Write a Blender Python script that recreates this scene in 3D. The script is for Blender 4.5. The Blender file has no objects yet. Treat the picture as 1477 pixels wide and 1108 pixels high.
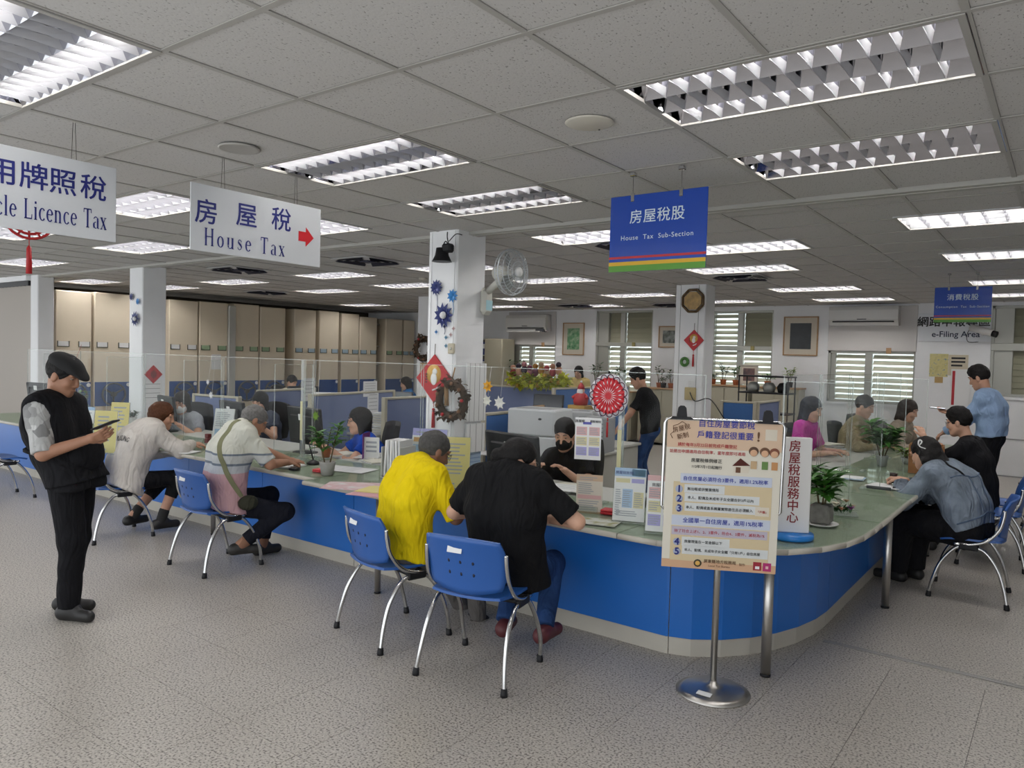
import bpy, math, random
import numpy as np
from mathutils import Vector, Matrix

random.seed(7)
SC = bpy.context.scene
COL = SC.collection
PI = math.pi

# ------------------------------------------------------------------ camera
FPX, YAW, PITCH, ROLL = 1081.94, -0.6397775, -0.0367189, 0.0269388
CAM = Vector((2.10076, -2.04589, 1.70))
ZC = 2.774                                    # underside of the ceiling
fw = Vector((math.sin(YAW) * math.cos(PITCH), math.cos(YAW) * math.cos(PITCH), math.sin(PITCH)))
_r = Vector((math.cos(YAW), -math.sin(YAW), 0))
_u = _r.cross(fw)
r2 = _r * math.cos(ROLL) + _u * math.sin(ROLL)
u2 = -_r * math.sin(ROLL) + _u * math.cos(ROLL)
cd = bpy.data.cameras.new('camera')
cam = bpy.data.objects.new('camera', cd)
COL.objects.link(cam)
cam.matrix_world = Matrix(((r2.x, u2.x, -fw.x, CAM.x), (r2.y, u2.y, -fw.y, CAM.y), (r2.z, u2.z, -fw.z, CAM.z), (0, 0, 0, 1)))
cd.sensor_width = 36
cd.lens = FPX / 1477 * 36
cd.clip_end = 100
SC.camera = cam

# ------------------------------------------------------------------ light and exposure
SKY = 2.1                                     # overcast daylight behind the louvres and from the open front of the hall
TUBE = 36.0                                    # strength of the ceiling tubes
SC.view_settings.view_transform = 'Standard'
SC.view_settings.look = 'None'
SC.view_settings.gamma = 1
SC.view_settings.use_curve_mapping = False
SC.view_settings.exposure = 0.0
SC.cycles.use_denoising = True
SC.cycles.max_bounces = 8
SC.cycles.transparent_max_bounces = 24
SC.cycles.caustics_reflective = False
SC.cycles.caustics_refractive = False
SC.cycles.sample_clamp_indirect = 4
WORLD = bpy.data.worlds.new('overcast')
SC.world = WORLD
WORLD.use_nodes = True
WORLD.node_tree.nodes['Background'].inputs[0].default_value = (0.93, 0.97, 1.0, 1)
WORLD.node_tree.nodes['Background'].inputs[1].default_value = SKY
# ------------------------------------------------------------------ helpers
def atz(px, py, z=0.0):
    d = fw + r2 * ((px - 738.5) / FPX) - u2 * ((py - 554) / FPX)
    return CAM + d * ((z - CAM.z) / d.z)

def onp(px, py, n, p0):
    d = fw + r2 * ((px - 738.5) / FPX) - u2 * ((py - 554) / FPX)
    n = Vector(n)
    return CAM + d * ((Vector(p0) - CAM).dot(n) / d.dot(n))

def aty(px, py, y): return onp(px, py, (0, 1, 0), (0, y, 0))
def atx(px, py, x): return onp(px, py, (1, 0, 0), (x, 0, 0))

_m = {}
def mat(name, col, rough=.5, metal=0.0, bump=0.0, bscale=60.0, bdist=.01, fold=0.0, fscale=11.0, var=0.0, vscale=8.0, emit=0.0, spec=.5, coat=0.0, grad=None, coord='Object', trans=0.0):
    """A Principled material with optional bump grain, colour mottling and a ramp of colours along local z."""
    if name in _m: return _m[name]
    m = bpy.data.materials.new(name); m.use_nodes = True
    nt = m.node_tree; b = nt.nodes['Principled BSDF']; L = nt.links.new
    c = (*col, 1)
    b.inputs['Base Color'].default_value = c
    b.inputs['Roughness'].default_value = rough
    b.inputs['Metallic'].default_value = metal
    b.inputs['Specular IOR Level'].default_value = spec
    b.inputs['Coat Weight'].default_value = coat
    b.inputs['Transmission Weight'].default_value = trans
    tc = None
    def tcn():
        nonlocal tc
        if tc is None: tc = nt.nodes.new('ShaderNodeTexCoord')
        return tc.outputs[coord]
    if grad:
        sp = nt.nodes.new('ShaderNodeSeparateXYZ'); L(tcn(), sp.inputs[0])
        mr = nt.nodes.new('ShaderNodeMapRange'); mr.inputs[1].default_value = grad[0]; mr.inputs[2].default_value = grad[1]
        L(sp.outputs[grad[3] if len(grad) > 3 else 2], mr.inputs[0])
        rp = nt.nodes.new('ShaderNodeValToRGB'); rp.color_ramp.interpolation = 'CONSTANT'
        el = rp.color_ramp.elements
        for i, (p, cc) in enumerate(grad[2]):
            e = el[i] if i < 2 else el.new(p)
            e.position = p; e.color = (*cc, 1)
        L(mr.outputs[0], rp.inputs[0]); L(rp.outputs[0], b.inputs['Base Color'])
    elif var:
        n = nt.nodes.new('ShaderNodeTexNoise'); n.inputs['Scale'].default_value = vscale; n.inputs['Detail'].default_value = 4
        L(tcn(), n.inputs['Vector'])
        rp = nt.nodes.new('ShaderNodeValToRGB')
        rp.color_ramp.elements[0].position = .3; rp.color_ramp.elements[1].position = .7
        rp.color_ramp.elements[0].color = (*[x * (1 - var) for x in col], 1)
        rp.color_ramp.elements[1].color = (*[min(1, x * (1 + var)) for x in col], 1)
        L(n.outputs['Fac'], rp.inputs[0]); L(rp.outputs[0], b.inputs['Base Color'])
    if bump:
        n = nt.nodes.new('ShaderNodeTexNoise'); n.inputs['Scale'].default_value = bscale; n.inputs['Detail'].default_value = 3
        L(tcn(), n.inputs['Vector'])
        bp = nt.nodes.new('ShaderNodeBump'); bp.inputs['Strength'].default_value = bump; bp.inputs['Distance'].default_value = bdist
        L(n.outputs['Fac'], bp.inputs['Height']); L(bp.outputs[0], b.inputs['Normal'])
        if fold:                              # soft cloth folds
            w = nt.nodes.new('ShaderNodeTexNoise'); w.inputs['Scale'].default_value = fscale; w.inputs['Detail'].default_value = 1.5; w.inputs['Distortion'].default_value = 1.6
            mp = nt.nodes.new('ShaderNodeMapping'); mp.inputs['Rotation'].default_value = (.5, .6, .3); mp.inputs['Scale'].default_value = (1.5, 1.0, .45)
            L(tcn(), mp.inputs[0]); L(mp.outputs[0], w.inputs['Vector'])
            b2 = nt.nodes.new('ShaderNodeBump'); b2.inputs['Strength'].default_value = fold; b2.inputs['Distance'].default_value = .05
            L(w.outputs['Fac'], b2.inputs['Height']); L(bp.outputs[0], b2.inputs['Normal']); L(b2.outputs[0], b.inputs['Normal'])
    if emit:
        b.inputs['Emission Color'].default_value = c; b.inputs['Emission Strength'].default_value = emit
    _m[name] = m
    return m

def clear(name, tint=(1, 1, 1), alpha=.0, gloss=.06, rough=.02):
    """Thin clear sheet: see-through with a weak Fresnel mirror."""
    if name in _m: return _m[name]
    m = bpy.data.materials.new(name); m.use_nodes = True
    nt = m.node_tree; nt.nodes.clear(); L = nt.links.new
    o = nt.nodes.new('ShaderNodeOutputMaterial')
    t = nt.nodes.new('ShaderNodeBsdfTransparent'); t.inputs[0].default_value = (*tint, 1)
    g = nt.nodes.new('ShaderNodeBsdfGlossy'); g.inputs['Roughness'].default_value = rough; g.inputs[0].default_value = (1, 1, 1, 1)
    d = nt.nodes.new('ShaderNodeBsdfDiffuse'); d.inputs[0].default_value = (.8, .82, .8, 1)
    lw = nt.nodes.new('ShaderNodeLayerWeight')
    pw = nt.nodes.new('ShaderNodeMath'); pw.operation = 'POWER'; pw.inputs[1].default_value = 5
    L(lw.outputs['Facing'], pw.inputs[0])
    mm = nt.nodes.new('ShaderNodeMath'); mm.operation = 'MULTIPLY_ADD'; mm.inputs[1].default_value = .2; mm.inputs[2].default_value = gloss
    L(pw.outputs[0], mm.inputs[0])
    x1 = nt.nodes.new('ShaderNodeMixShader'); x1.inputs[0].default_value = alpha
    L(t.outputs[0], x1.inputs[1]); L(d.outputs[0], x1.inputs[2])
    x2 = nt.nodes.new('ShaderNodeMixShader'); L(mm.outputs[0], x2.inputs[0]); L(x1.outputs[0], x2.inputs[1]); L(g.outputs[0], x2.inputs[2])
    L(x2.outputs[0], o.inputs[0])
    _m[name] = m
    return m

KIDS = {}
WM = {}                                       # world matrix of every empty/part made here
def wm(o): return WM.get(o.name, Matrix.Identity(4)) if o else Matrix.Identity(4)

def tag(o, label=None, cat=None, group=None, kind=None):
    if label: o['label'] = label
    if cat: o['category'] = cat
    if group: o['group'] = group
    if kind: o['kind'] = kind
    return o

def thing(name, label, cat, loc=(0, 0, 0), rz=0.0, group=None, kind=None, rot=None):
    o = bpy.data.objects.new(name, None); COL.objects.link(o)
    o.empty_display_size = .1
    o.location = loc
    if rot is None: rot = (0, 0, rz)
    o.rotation_euler = rot
    from mathutils import Euler
    WM[o.name] = Matrix.Translation(Vector(loc)) @ Euler(rot).to_matrix().to_4x4()
    return tag(o, label, cat, group, kind)

def mlist(m): return m if isinstance(m, (list, tuple)) else [m]

class MB:
    """Collects simple solids; build() links them as one mesh object."""
    def __init__(s): s.v = []; s.f = []; s.mi = []; s.cur = 0; s.sm = []
    def add(s, vs, fs, smooth=False):
        n = len(s.v); s.v += [Vector(p) for p in vs]
        for f in fs: s.f.append([i + n for i in f]); s.mi.append(s.cur); s.sm.append(smooth)
        return s
    def m(s, i): s.cur = i; return s
    def box(s, x0, y0, z0, x1, y1, z1):
        v = [(x0, y0, z0), (x1, y0, z0), (x1, y1, z0), (x0, y1, z0), (x0, y0, z1), (x1, y0, z1), (x1, y1, z1), (x0, y1, z1)]
        return s.add(v, [(3, 2, 1, 0), (4, 5, 6, 7), (0, 1, 5, 4), (1, 2, 6, 5), (2, 3, 7, 6), (3, 0, 4, 7)])
    def cb(s, x0, y0, z0, x1, y1, z1, c=.004, M=None):
        """box with chamfered edges"""
        c = min(c, (x1 - x0) * .45, (y1 - y0) * .45, (z1 - z0) * .45)
        v = []; idx = {}
        X, Y, Z = (x0, x1), (y0, y1), (z0, z1)
        sg = (1, -1)
        for i in (0, 1):
            for j in (0, 1):
                for k in (0, 1):
                    for a in range(3):
                        p = [X[i] + sg[i] * c, Y[j] + sg[j] * c, Z[k] + sg[k] * c]
                        p[a] = (X[i], Y[j], Z[k])[a]
                        idx[(i, j, k, a)] = len(v); v.append(Vector(p))
        g = lambda i, j, k, a: idx[(i, j, k, a)]
        f = [[g(0, 0, 0, 0), g(0, 0, 1, 0), g(0, 1, 1, 0), g(0, 1, 0, 0)], [g(1, 0, 0, 0), g(1, 1, 0, 0), g(1, 1, 1, 0), g(1, 0, 1, 0)],
             [g(0, 0, 0, 1), g(1, 0, 0, 1), g(1, 0, 1, 1), g(0, 0, 1, 1)], [g(0, 1, 0, 1), g(0, 1, 1, 1), g(1, 1, 1, 1), g(1, 1, 0, 1)],
             [g(0, 0, 0, 2), g(0, 1, 0, 2), g(1, 1, 0, 2), g(1, 0, 0, 2)], [g(0, 0, 1, 2), g(1, 0, 1, 2), g(1, 1, 1, 2), g(0, 1, 1, 2)]]
        ctr = Vector(((x0 + x1) / 2, (y0 + y1) / 2, (z0 + z1) / 2))
        E = []
        for j in (0, 1):
            for k in (0, 1):
                E.append([g(0, j, k, 1), g(1, j, k, 1), g(1, j, k, 2), g(0, j, k, 2)])
                E.append([g(j, 0, k, 0), g(j, 1, k, 0), g(j, 1, k, 2), g(j, 0, k, 2)])
                E.append([g(j, k, 0, 0), g(j, k, 1, 0), g(j, k, 1, 1), g(j, k, 0, 1)])
        for i in (0, 1):
            for j in (0, 1):
                for k in (0, 1): E.append([g(i, j, k, 0), g(i, j, k, 1), g(i, j, k, 2)])
        for q in E:
            a, b_, c_ = v[q[0]], v[q[1]], v[q[2]]
            if (b_ - a).cross(c_ - a).dot(a - ctr) < 0: q.reverse()
        if M is not None: v = [M @ p for p in v]
        return s.add(v, f + E)
    def ob(s, ctr, size, M=None, c=.004):
        """chamfered box by centre and size, turned by 3x3 M about its centre"""
        h = [x / 2 for x in size]
        T = Matrix.Translation(Vector(ctr))
        if M is not None: T = T @ M.to_4x4()
        return s.cb(-h[0], -h[1], -h[2], h[0], h[1], h[2], c, T)
    def tube(s, pts, r, n=8, cap=True):
        pts = [Vector(p) for p in pts]
        R = r if isinstance(r, (list, tuple)) else [r] * len(pts)
        vs = []; fs = []
        up = None
        for i, p in enumerate(pts):
            t = (pts[min(i + 1, len(pts) - 1)] - pts[max(i - 1, 0)]).normalized()
            if up is None:
                a = Vector((0, 0, 1)) if abs(t.z) < .9 else Vector((1, 0, 0))
                up = (a - t * a.dot(t)).normalized()
            else:
                up = (up - t * up.dot(t))
                up = up.normalized() if up.length > 1e-6 else t.orthogonal().normalized()
            b = t.cross(up)
            for k in range(n):
                a = 2 * PI * k / n
                vs.append(p + (up * math.cos(a) + b * math.sin(a)) * R[i])
        for i in range(len(pts) - 1):
            for k in range(n):
                k2 = (k + 1) % n
                fs.append((i * n + k, i * n + k2, (i + 1) * n + k2, (i + 1) * n + k))
        s.add(vs, fs, True)
        if cap:
            n0 = len(s.v) - len(vs)
            s.f.append([n0 + k for k in range(n)][::-1]); s.mi.append(s.cur); s.sm.append(False)
            s.f.append([n0 + (len(pts) - 1) * n + k for k in range(n)]); s.mi.append(s.cur); s.sm.append(False)
        return s
    def lathe(s, prof, n=20, ctr=(0, 0, 0), M=None):
        """prof: (radius, z) from bottom to top about local z"""
        vs = []; fs = []
        c = Vector(ctr)
        for (r, z) in prof:
            for k in range(n):
                a = 2 * PI * k / n
                p = Vector((r * math.cos(a), r * math.sin(a), z))
                if M is not None: p = M @ p
                vs.append(c + p)
        for i in range(len(prof) - 1):
            for k in range(n):
                k2 = (k + 1) % n
                fs.append((i * n + k, i * n + k2, (i + 1) * n + k2, (i + 1) * n + k))
        n0 = len(s.v)
        s.add(vs, fs, True)
        if prof[0][0] > 1e-5: s.f.append([n0 + k for k in range(n)][::-1]); s.mi.append(s.cur); s.sm.append(False)
        if prof[-1][0] > 1e-5: s.f.append([n0 + (len(prof) - 1) * n + k for k in range(n)]); s.mi.append(s.cur); s.sm.append(False)
        return s
    def ball(s, c, r, n=10, m=6, M=None):
        r = r if isinstance(r, (tuple, list)) else (r, r, r)
        vs = []; fs = []
        for i in range(m + 1):
            th = PI * i / m
            for k in range(n):
                a = 2 * PI * k / n
                p = Vector((r[0] * math.sin(th) * math.cos(a), r[1] * math.sin(th) * math.sin(a), -r[2] * math.cos(th)))
                if M is not None: p = M @ p
                vs.append(Vector(c) + p)
        for i in range(m):
            for k in range(n):
                k2 = (k + 1) % n
                fs.append((i * n + k, i * n + k2, (i + 1) * n + k2, (i + 1) * n + k))
        return s.add(vs, fs, True)
    def prism(s, poly, z0, z1, M=None):
        """2-D polygon (counter-clockwise) extruded along z"""
        n = len(poly)
        vs = [Vector((x, y, z0)) for x, y in poly] + [Vector((x, y, z1)) for x, y in poly]
        if M is not None: vs = [M @ p for p in vs]
        fs = [list(range(n))[::-1], list(range(n, 2 * n))] + [(i, (i + 1) % n, n + (i + 1) % n, n + i) for i in range(n)]
        return s.add(vs, fs)
    def build(s, name, m, parent=None, world=False, kind=None):
        me = bpy.data.meshes.new(name)
        vs = s.v
        if world and parent is not None:
            inv = wm(parent).inverted()
            vs = [inv @ p for p in vs]
        me.from_pydata([p[:] for p in vs], [], s.f)
        for q in mlist(m): me.materials.append(q)
        me.polygons.foreach_set('material_index', s.mi)
        me.polygons.foreach_set('use_smooth', s.sm)
        me.update()
        o = bpy.data.objects.new(name, me); COL.objects.link(o)
        if parent is not None:
            o.parent = parent; KIDS.setdefault(parent.name, []).append(o)
            WM[o.name] = wm(parent).copy()
        if kind: o['kind'] = kind
        return o


def copy_tree(o, parent=None, loc=None, rz=None, label=None, children=None):
    c = o.copy(); COL.objects.link(c)
    if parent is not None: c.parent = parent; KIDS.setdefault(parent.name, []).append(c)
    if loc is not None: c.location = loc
    if rz is not None: c.rotation_euler = (0, 0, rz)
    if label: c['label'] = label
    if loc is not None or rz is not None:
        WM[c.name] = Matrix.Translation(c.location) @ c.rotation_euler.to_matrix().to_4x4()
    for ch in KIDS.get(o.name, ()): copy_tree(ch, c)
    return c

def rotz(a): return Matrix.Rotation(a, 3, 'Z')
def basis(x, y, z): return Matrix((x, y, z)).transposed()
def lerp(a, b, t): return a + (b - a) * t
def W3(x, y, z): return Vector((x, y, z))

def text(body, org, right, up, size, m, parent=None, align='CENTER', bold=0.0, sx=1.0, space=1.0, name='lettering', ext=.0006):
    """Flat print standing on a surface: org is the anchor (vertical middle), right/up its axes (world)."""
    c = bpy.data.curves.new(name, 'FONT')
    c.body = body; c.size = size; c.align_x = align; c.align_y = 'CENTER'; c.offset = 0
    c.space_character = space; c.extrude = ext; c.resolution_u = 3
    c.materials.append(m)
    o = bpy.data.objects.new(name, c); o['bold'] = bold * size; COL.objects.link(o)
    x = Vector(right).normalized(); y = Vector(up).normalized(); z = x.cross(y)
    Mx = Matrix.Translation(Vector(org)) @ basis(x, y, z).to_4x4() @ Matrix.Diagonal((sx, 1, 1, 1))
    if parent is not None:
        o.parent = parent; KIDS.setdefault(parent.name, []).append(o)
        Mx = wm(parent).inverted() @ Mx
    o.matrix_basis = Mx
    return o

# ------------------------------------------------------------------ people: smooth-blended bodies
class SDF:
    """Tapered limbs and ellipsoids blended into one smooth skin (surface nets)."""
    def __init__(s): s.p = []
    def cap(s, a, b, ra, rb=None, k=.02, cut=None):
        s.p.append(('c', Vector(a), Vector(b), ra, ra if rb is None else rb, k, cut)); return s
    def ell(s, c, r, R=None, k=.02, cut=None, sub=False):
        s.p.append(('e', Vector(c), r, R, k, cut, sub)); return s
    def cut(s, n, p, k=.004):
        s.p.append(('x', Vector(n).normalized(), Vector(p), k)); return s
    def mesh(s, h, wr=0.0, wf=38.0, seed=0.0):
        lo = np.array([9e9] * 3); hi = -lo
        for q in s.p:
            if q[0] == 'c':
                for e, r in ((q[1], q[3]), (q[2], q[4])):
                    lo = np.minimum(lo, np.array(e) - r); hi = np.maximum(hi, np.array(e) + r)
            elif q[0] == 'e' and not q[6]:
                r = max(q[2]); lo = np.minimum(lo, np.array(q[1]) - r); hi = np.maximum(hi, np.array(q[1]) + r)
        lo = lo - 4 * h; hi = hi + 4 * h
        n = np.ceil((hi - lo) / h).astype(int) + 1
        ax = [(lo[i] + h * np.arange(n[i])).astype(np.float32) for i in range(3)]
        D = np.full(n, .3, np.float32)
        for q in s.p:
            if q[0] == 'x':
                X, Y, Z = np.meshgrid(*ax, indexing='ij', sparse=True)
                d = (X - q[2].x) * q[1].x + (Y - q[2].y) * q[1].y + (Z - q[2].z) * q[1].z
                D = np.maximum(D, d); continue
            k = q[5] if q[0] == 'c' else q[4]
            mg = k + 3 * h + .01
            if q[0] == 'c':
                a, b = np.array(q[1]), np.array(q[2])
                l = np.minimum(a - q[3], b - q[4]) - mg; u = np.maximum(a + q[3], b + q[4]) + mg
            else:
                c = np.array(q[1]); r = max(q[2]); l = c - r - mg; u = c + r + mg
            i0 = np.maximum(np.floor((l - lo) / h).astype(int), 0); i1 = np.minimum(np.ceil((u - lo) / h).astype(int) + 1, n)
            if (i1 <= i0).any(): continue
            sl = tuple(slice(i0[i], i1[i]) for i in range(3))
            X, Y, Z = np.meshgrid(*[ax[i][sl[i]] for i in range(3)], indexing='ij', sparse=True)
            if q[0] == 'c':
                ba = b - a; L2 = max(float(ba @ ba), 1e-9)
                t = np.clip(((X - a[0]) * ba[0] + (Y - a[1]) * ba[1] + (Z - a[2]) * ba[2]) / L2, 0, 1)
                d = np.sqrt((X - a[0] - t * ba[0]) ** 2 + (Y - a[1] - t * ba[1]) ** 2 + (Z - a[2] - t * ba[2]) ** 2) - (q[3] + (q[4] - q[3]) * t)
                ct = q[6]
            else:
                x, y, z = X - c[0], Y - c[1], Z - c[2]
                R = q[3]
                if R is not None:
                    Rm = np.array(R)
                    x, y, z = (x * Rm[0, 0] + y * Rm[1, 0] + z * Rm[2, 0], x * Rm[0, 1] + y * Rm[1, 1] + z * Rm[2, 1], x * Rm[0, 2] + y * Rm[1, 2] + z * Rm[2, 2])
                rx, ry, rz = q[2]
                k0 = np.sqrt((x / rx) ** 2 + (y / ry) ** 2 + (z / rz) ** 2)
                k1 = np.sqrt((x / rx ** 2) ** 2 + (y / ry ** 2) ** 2 + (z / rz ** 2) ** 2)
                d = k0 * (k0 - 1) / np.maximum(k1, 1e-6)
                ct = q[5]
            if ct is not None:
                nn, pp = ct
                nn = Vector(nn).normalized()
                d = np.maximum(d, (X - pp[0]) * nn.x + (Y - pp[1]) * nn.y + (Z - pp[2]) * nn.z)
            A = D[sl]
            if q[0] == 'e' and q[6]:
                D[sl] = np.maximum(A, -d)
            else:
                hh = np.maximum(k - np.abs(A - d), 0) / k
                D[sl] = np.minimum(A, d) - hh * hh * k * .25
        if wr:
            X, Y, Z = np.meshgrid(*ax, indexing='ij', sparse=True)
            w = np.sin(wf * (Z * .8 + X * .5 - Y * .3) + 2.2 * np.sin(wf * .33 * (X - Z * .6 + Y * .7) + seed)) + .6 * np.sin(wf * .55 * (Z * .4 - X + Y * .8) + seed * 2)
            D = D + wr * w.astype(np.float32)
        return surface_nets(D, lo, h)

def surface_nets(D, lo, h):
    S = D < 0
    nx, ny, nz = D.shape
    cnt = np.zeros((nx - 1, ny - 1, nz - 1), np.int8)
    cs = [(i, j, k) for i in (0, 1) for j in (0, 1) for k in (0, 1)]
    for i, j, k in cs: cnt += S[i:nx - 1 + i, j:ny - 1 + j, k:nz - 1 + k]
    act = (cnt > 0) & (cnt < 8)
    I, J, K = np.nonzero(act)
    idx = np.full(act.shape, -1, np.int64); idx[I, J, K] = np.arange(len(I))
    pos = np.zeros((len(I), 3)); num = np.zeros(len(I))
    for a in cs:
        for ax in range(3):
            if a[ax]: continue
            b = list(a); b[ax] = 1
            da = D[I + a[0], J + a[1], K + a[2]]; db = D[I + b[0], J + b[1], K + b[2]]
            m = (da < 0) != (db < 0)
            t = da / np.where(np.abs(da - db) < 1e-9, 1e-9, da - db)
            p = np.array(a, float)[None, :].repeat(len(I), 0); p[:, ax] += t
            pos[m] += p[m]; num[m] += 1
    V = (pos / np.maximum(num, 1)[:, None] + np.stack([I, J, K], 1)) * h + lo
    F = []
    for ax in range(3):
        o1, o2 = [(1, 2), (2, 0), (0, 1)][ax]
        sa = [slice(1, -1)] * 3; sa[ax] = slice(0, -1)
        sb = list(sa); sb[ax] = slice(1, None)
        A, B = S[tuple(sa)], S[tuple(sb)]
        for flip, M in ((False, A & ~B), (True, ~A & B)):
            q = np.array(np.nonzero(M))
            if q.size == 0: continue
            off = np.ones(3, int); off[ax] = 0
            q = q + off[:, None]
            e1 = np.zeros(3, int); e1[o1] = 1
            e2 = np.zeros(3, int); e2[o2] = 1
            g = lambda d: idx[q[0] - d[0], q[1] - d[1], q[2] - d[2]]
            f = np.stack([g(e1 + e2), g(e2), g(e1 * 0), g(e1)], 1)
            F.append(f[:, ::-1] if flip else f)
    F = np.concatenate(F) if F else np.zeros((0, 4), int)
    F = F[(F >= 0).all(1)]
    return V, F

def nets_obj(name, parts, m, parent, kind=None):
    """parts: list of (V, F) in world space joined into one smooth mesh object under parent"""
    inv = np.array(wm(parent).inverted())
    Vs = []; Fs = []; n = 0
    for V, F in parts:
        if len(V) == 0: continue
        Vs.append(V); Fs.append(F + n); n += len(V)
    V = np.concatenate(Vs); F = np.concatenate(Fs)
    V = V @ inv[:3, :3].T + inv[:3, 3]
    me = bpy.data.meshes.new(name)
    me.vertices.add(len(V)); me.vertices.foreach_set('co', V.astype(np.float32).ravel())
    me.loops.add(len(F) * 4); me.loops.foreach_set('vertex_index', F.astype(np.int32).ravel())
    me.polygons.add(len(F)); me.polygons.foreach_set('loop_start', np.arange(0, len(F) * 4, 4, dtype=np.int32))
    me.polygons.foreach_set('use_smooth', np.ones(len(F), bool))
    me.update(calc_edges=True); me.validate()
    for q in mlist(m): me.materials.append(q)
    o = bpy.data.objects.new(name, me); COL.objects.link(o)
    o.parent = parent; KIDS.setdefault(parent.name, []).append(o)
    WM[o.name] = wm(parent).copy()
    return o

def ik(a, c, l1, l2, hint):
    """middle joint between a and c for bone lengths l1, l2, bent towards hint"""
    d = c - a; L = d.length
    L = min(max(L, 1e-4), (l1 + l2) * .999)
    u = d.normalized()
    x = (l1 * l1 - l2 * l2 + L * L) / (2 * L)
    y = math.sqrt(max(l1 * l1 - x * x, 0))
    hv = Vector(hint) - u * Vector(hint).dot(u)
    if hv.length < 1e-5: hv = u.orthogonal()
    return a + u * x + hv.normalized() * y

def frame(f, up=(0, 0, 1)):
    """columns right, forward, up"""
    f = Vector(f).normalized(); r = f.cross(Vector(up)).normalized()
    return Matrix((r, f, r.cross(f))).transposed()

SKIN = {}
def skin(k):
    c = {'fair': (.62, .36, .25), 'mid': (.50, .27, .18), 'tan': (.36, .18, .11), 'dark': (.25, .12, .075)}[k]
    return mat('skin_' + k, c, .55, bump=.05, bscale=150, var=.06, vscale=14)

def hand_parts(wrist, fwd, palm, curl=.6, side=1, h=.0045, sc=1.0):
    """palm, four unequal bent fingers and a thumb; fwd: towards the fingers, palm: the way the palm faces"""
    f = Vector(fwd).normalized(); p = (Vector(palm) - f * Vector(palm).dot(f)).normalized()
    s = f.cross(p) * side                     # towards the thumb
    d = SDF()
    w = Vector(wrist)
    d.cap(w - f * .03, w + f * .02, .026 * sc, .027 * sc, k=.02)
    for t in (-.024, -.008, .008, .024):
        d.cap(w + s * t * .7 * sc + f * .012, w + s * t * sc + f * .078 * sc, .014 * sc, .0125 * sc, k=.012)
    for i, (t, ln) in enumerate(((.03, .068), (.0105, .078), (-.0105, .072), (-.03, .056))):
        b = w + s * t * sc + f * .08 * sc
        c1 = curl * .6; c2 = curl * 1.5
        k1 = b + (f * math.cos(c1) + p * math.sin(c1)) * ln * .5 * sc
        k2 = k1 + (f * math.cos(c2) + p * math.sin(c2)) * ln * .5 * sc
        d.cap(b, k1, .0096 * sc, .0088 * sc, k=.005); d.cap(k1, k2, .0088 * sc, .0072 * sc, k=.005)
    tb = w + s * .026 * sc + f * .022 * sc
    t1 = tb + (s * .62 + f * .7 + p * .35 * curl).normalized() * .04 * sc
    t2 = t1 + (s * .15 + f * .85 + p * .6 * curl).normalized() * .034 * sc
    d.cap(w + f * .012, tb, .016 * sc, .013 * sc, k=.012)
    d.cap(tb, t1, .0125 * sc, .0105 * sc, k=.008); d.cap(t1, t2, .0105 * sc, .0085 * sc, k=.006)
    return d.mesh(h)

def head_sdf(c, R, sc, neck):
    T = lambda x, y, z: c + R @ (Vector((x, y, z)) * sc)
    d = SDF()
    e = lambda x, y, z, a, b, q, k=.02: d.ell(T(x, y, z), (a * sc, b * sc, q * sc), R, k * sc)
    e(0, -.012, .032, .076, .094, .088)
    e(0, .028, -.042, .060, .066, .074, .04)
    e(0, .064, -.094, .026, .022, .022, .03)
    for s in (-1, 1):
        d.cap(T(s * .052, .0, -.062), T(s * .016, .064, -.098), .022 * sc, .02 * sc, k=.03)
        e(s * .036, .066, -.03, .022, .02, .022, .02)             # cheek
        e(s * .034, .078, .03, .026, .012, .010, .014)            # brow
        e(s * .079, -.004, -.012, .010, .020, .033, .008)         # ear
        e(s * .013, .098, -.036, .010, .010, .008, .008)          # nostril
    d.cap(T(0, .088, .016), T(0, .107, -.028), .0075 * sc, .0105 * sc, k=.012)
    e(0, .088, -.062, .024, .011, .006, .008); e(0, .086, -.073, .020, .011, .006, .008)
    if neck is not None:
        a, b, r = neck
        d.cap(a, b, r, r * .92, k=.03)
    return d, T

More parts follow.
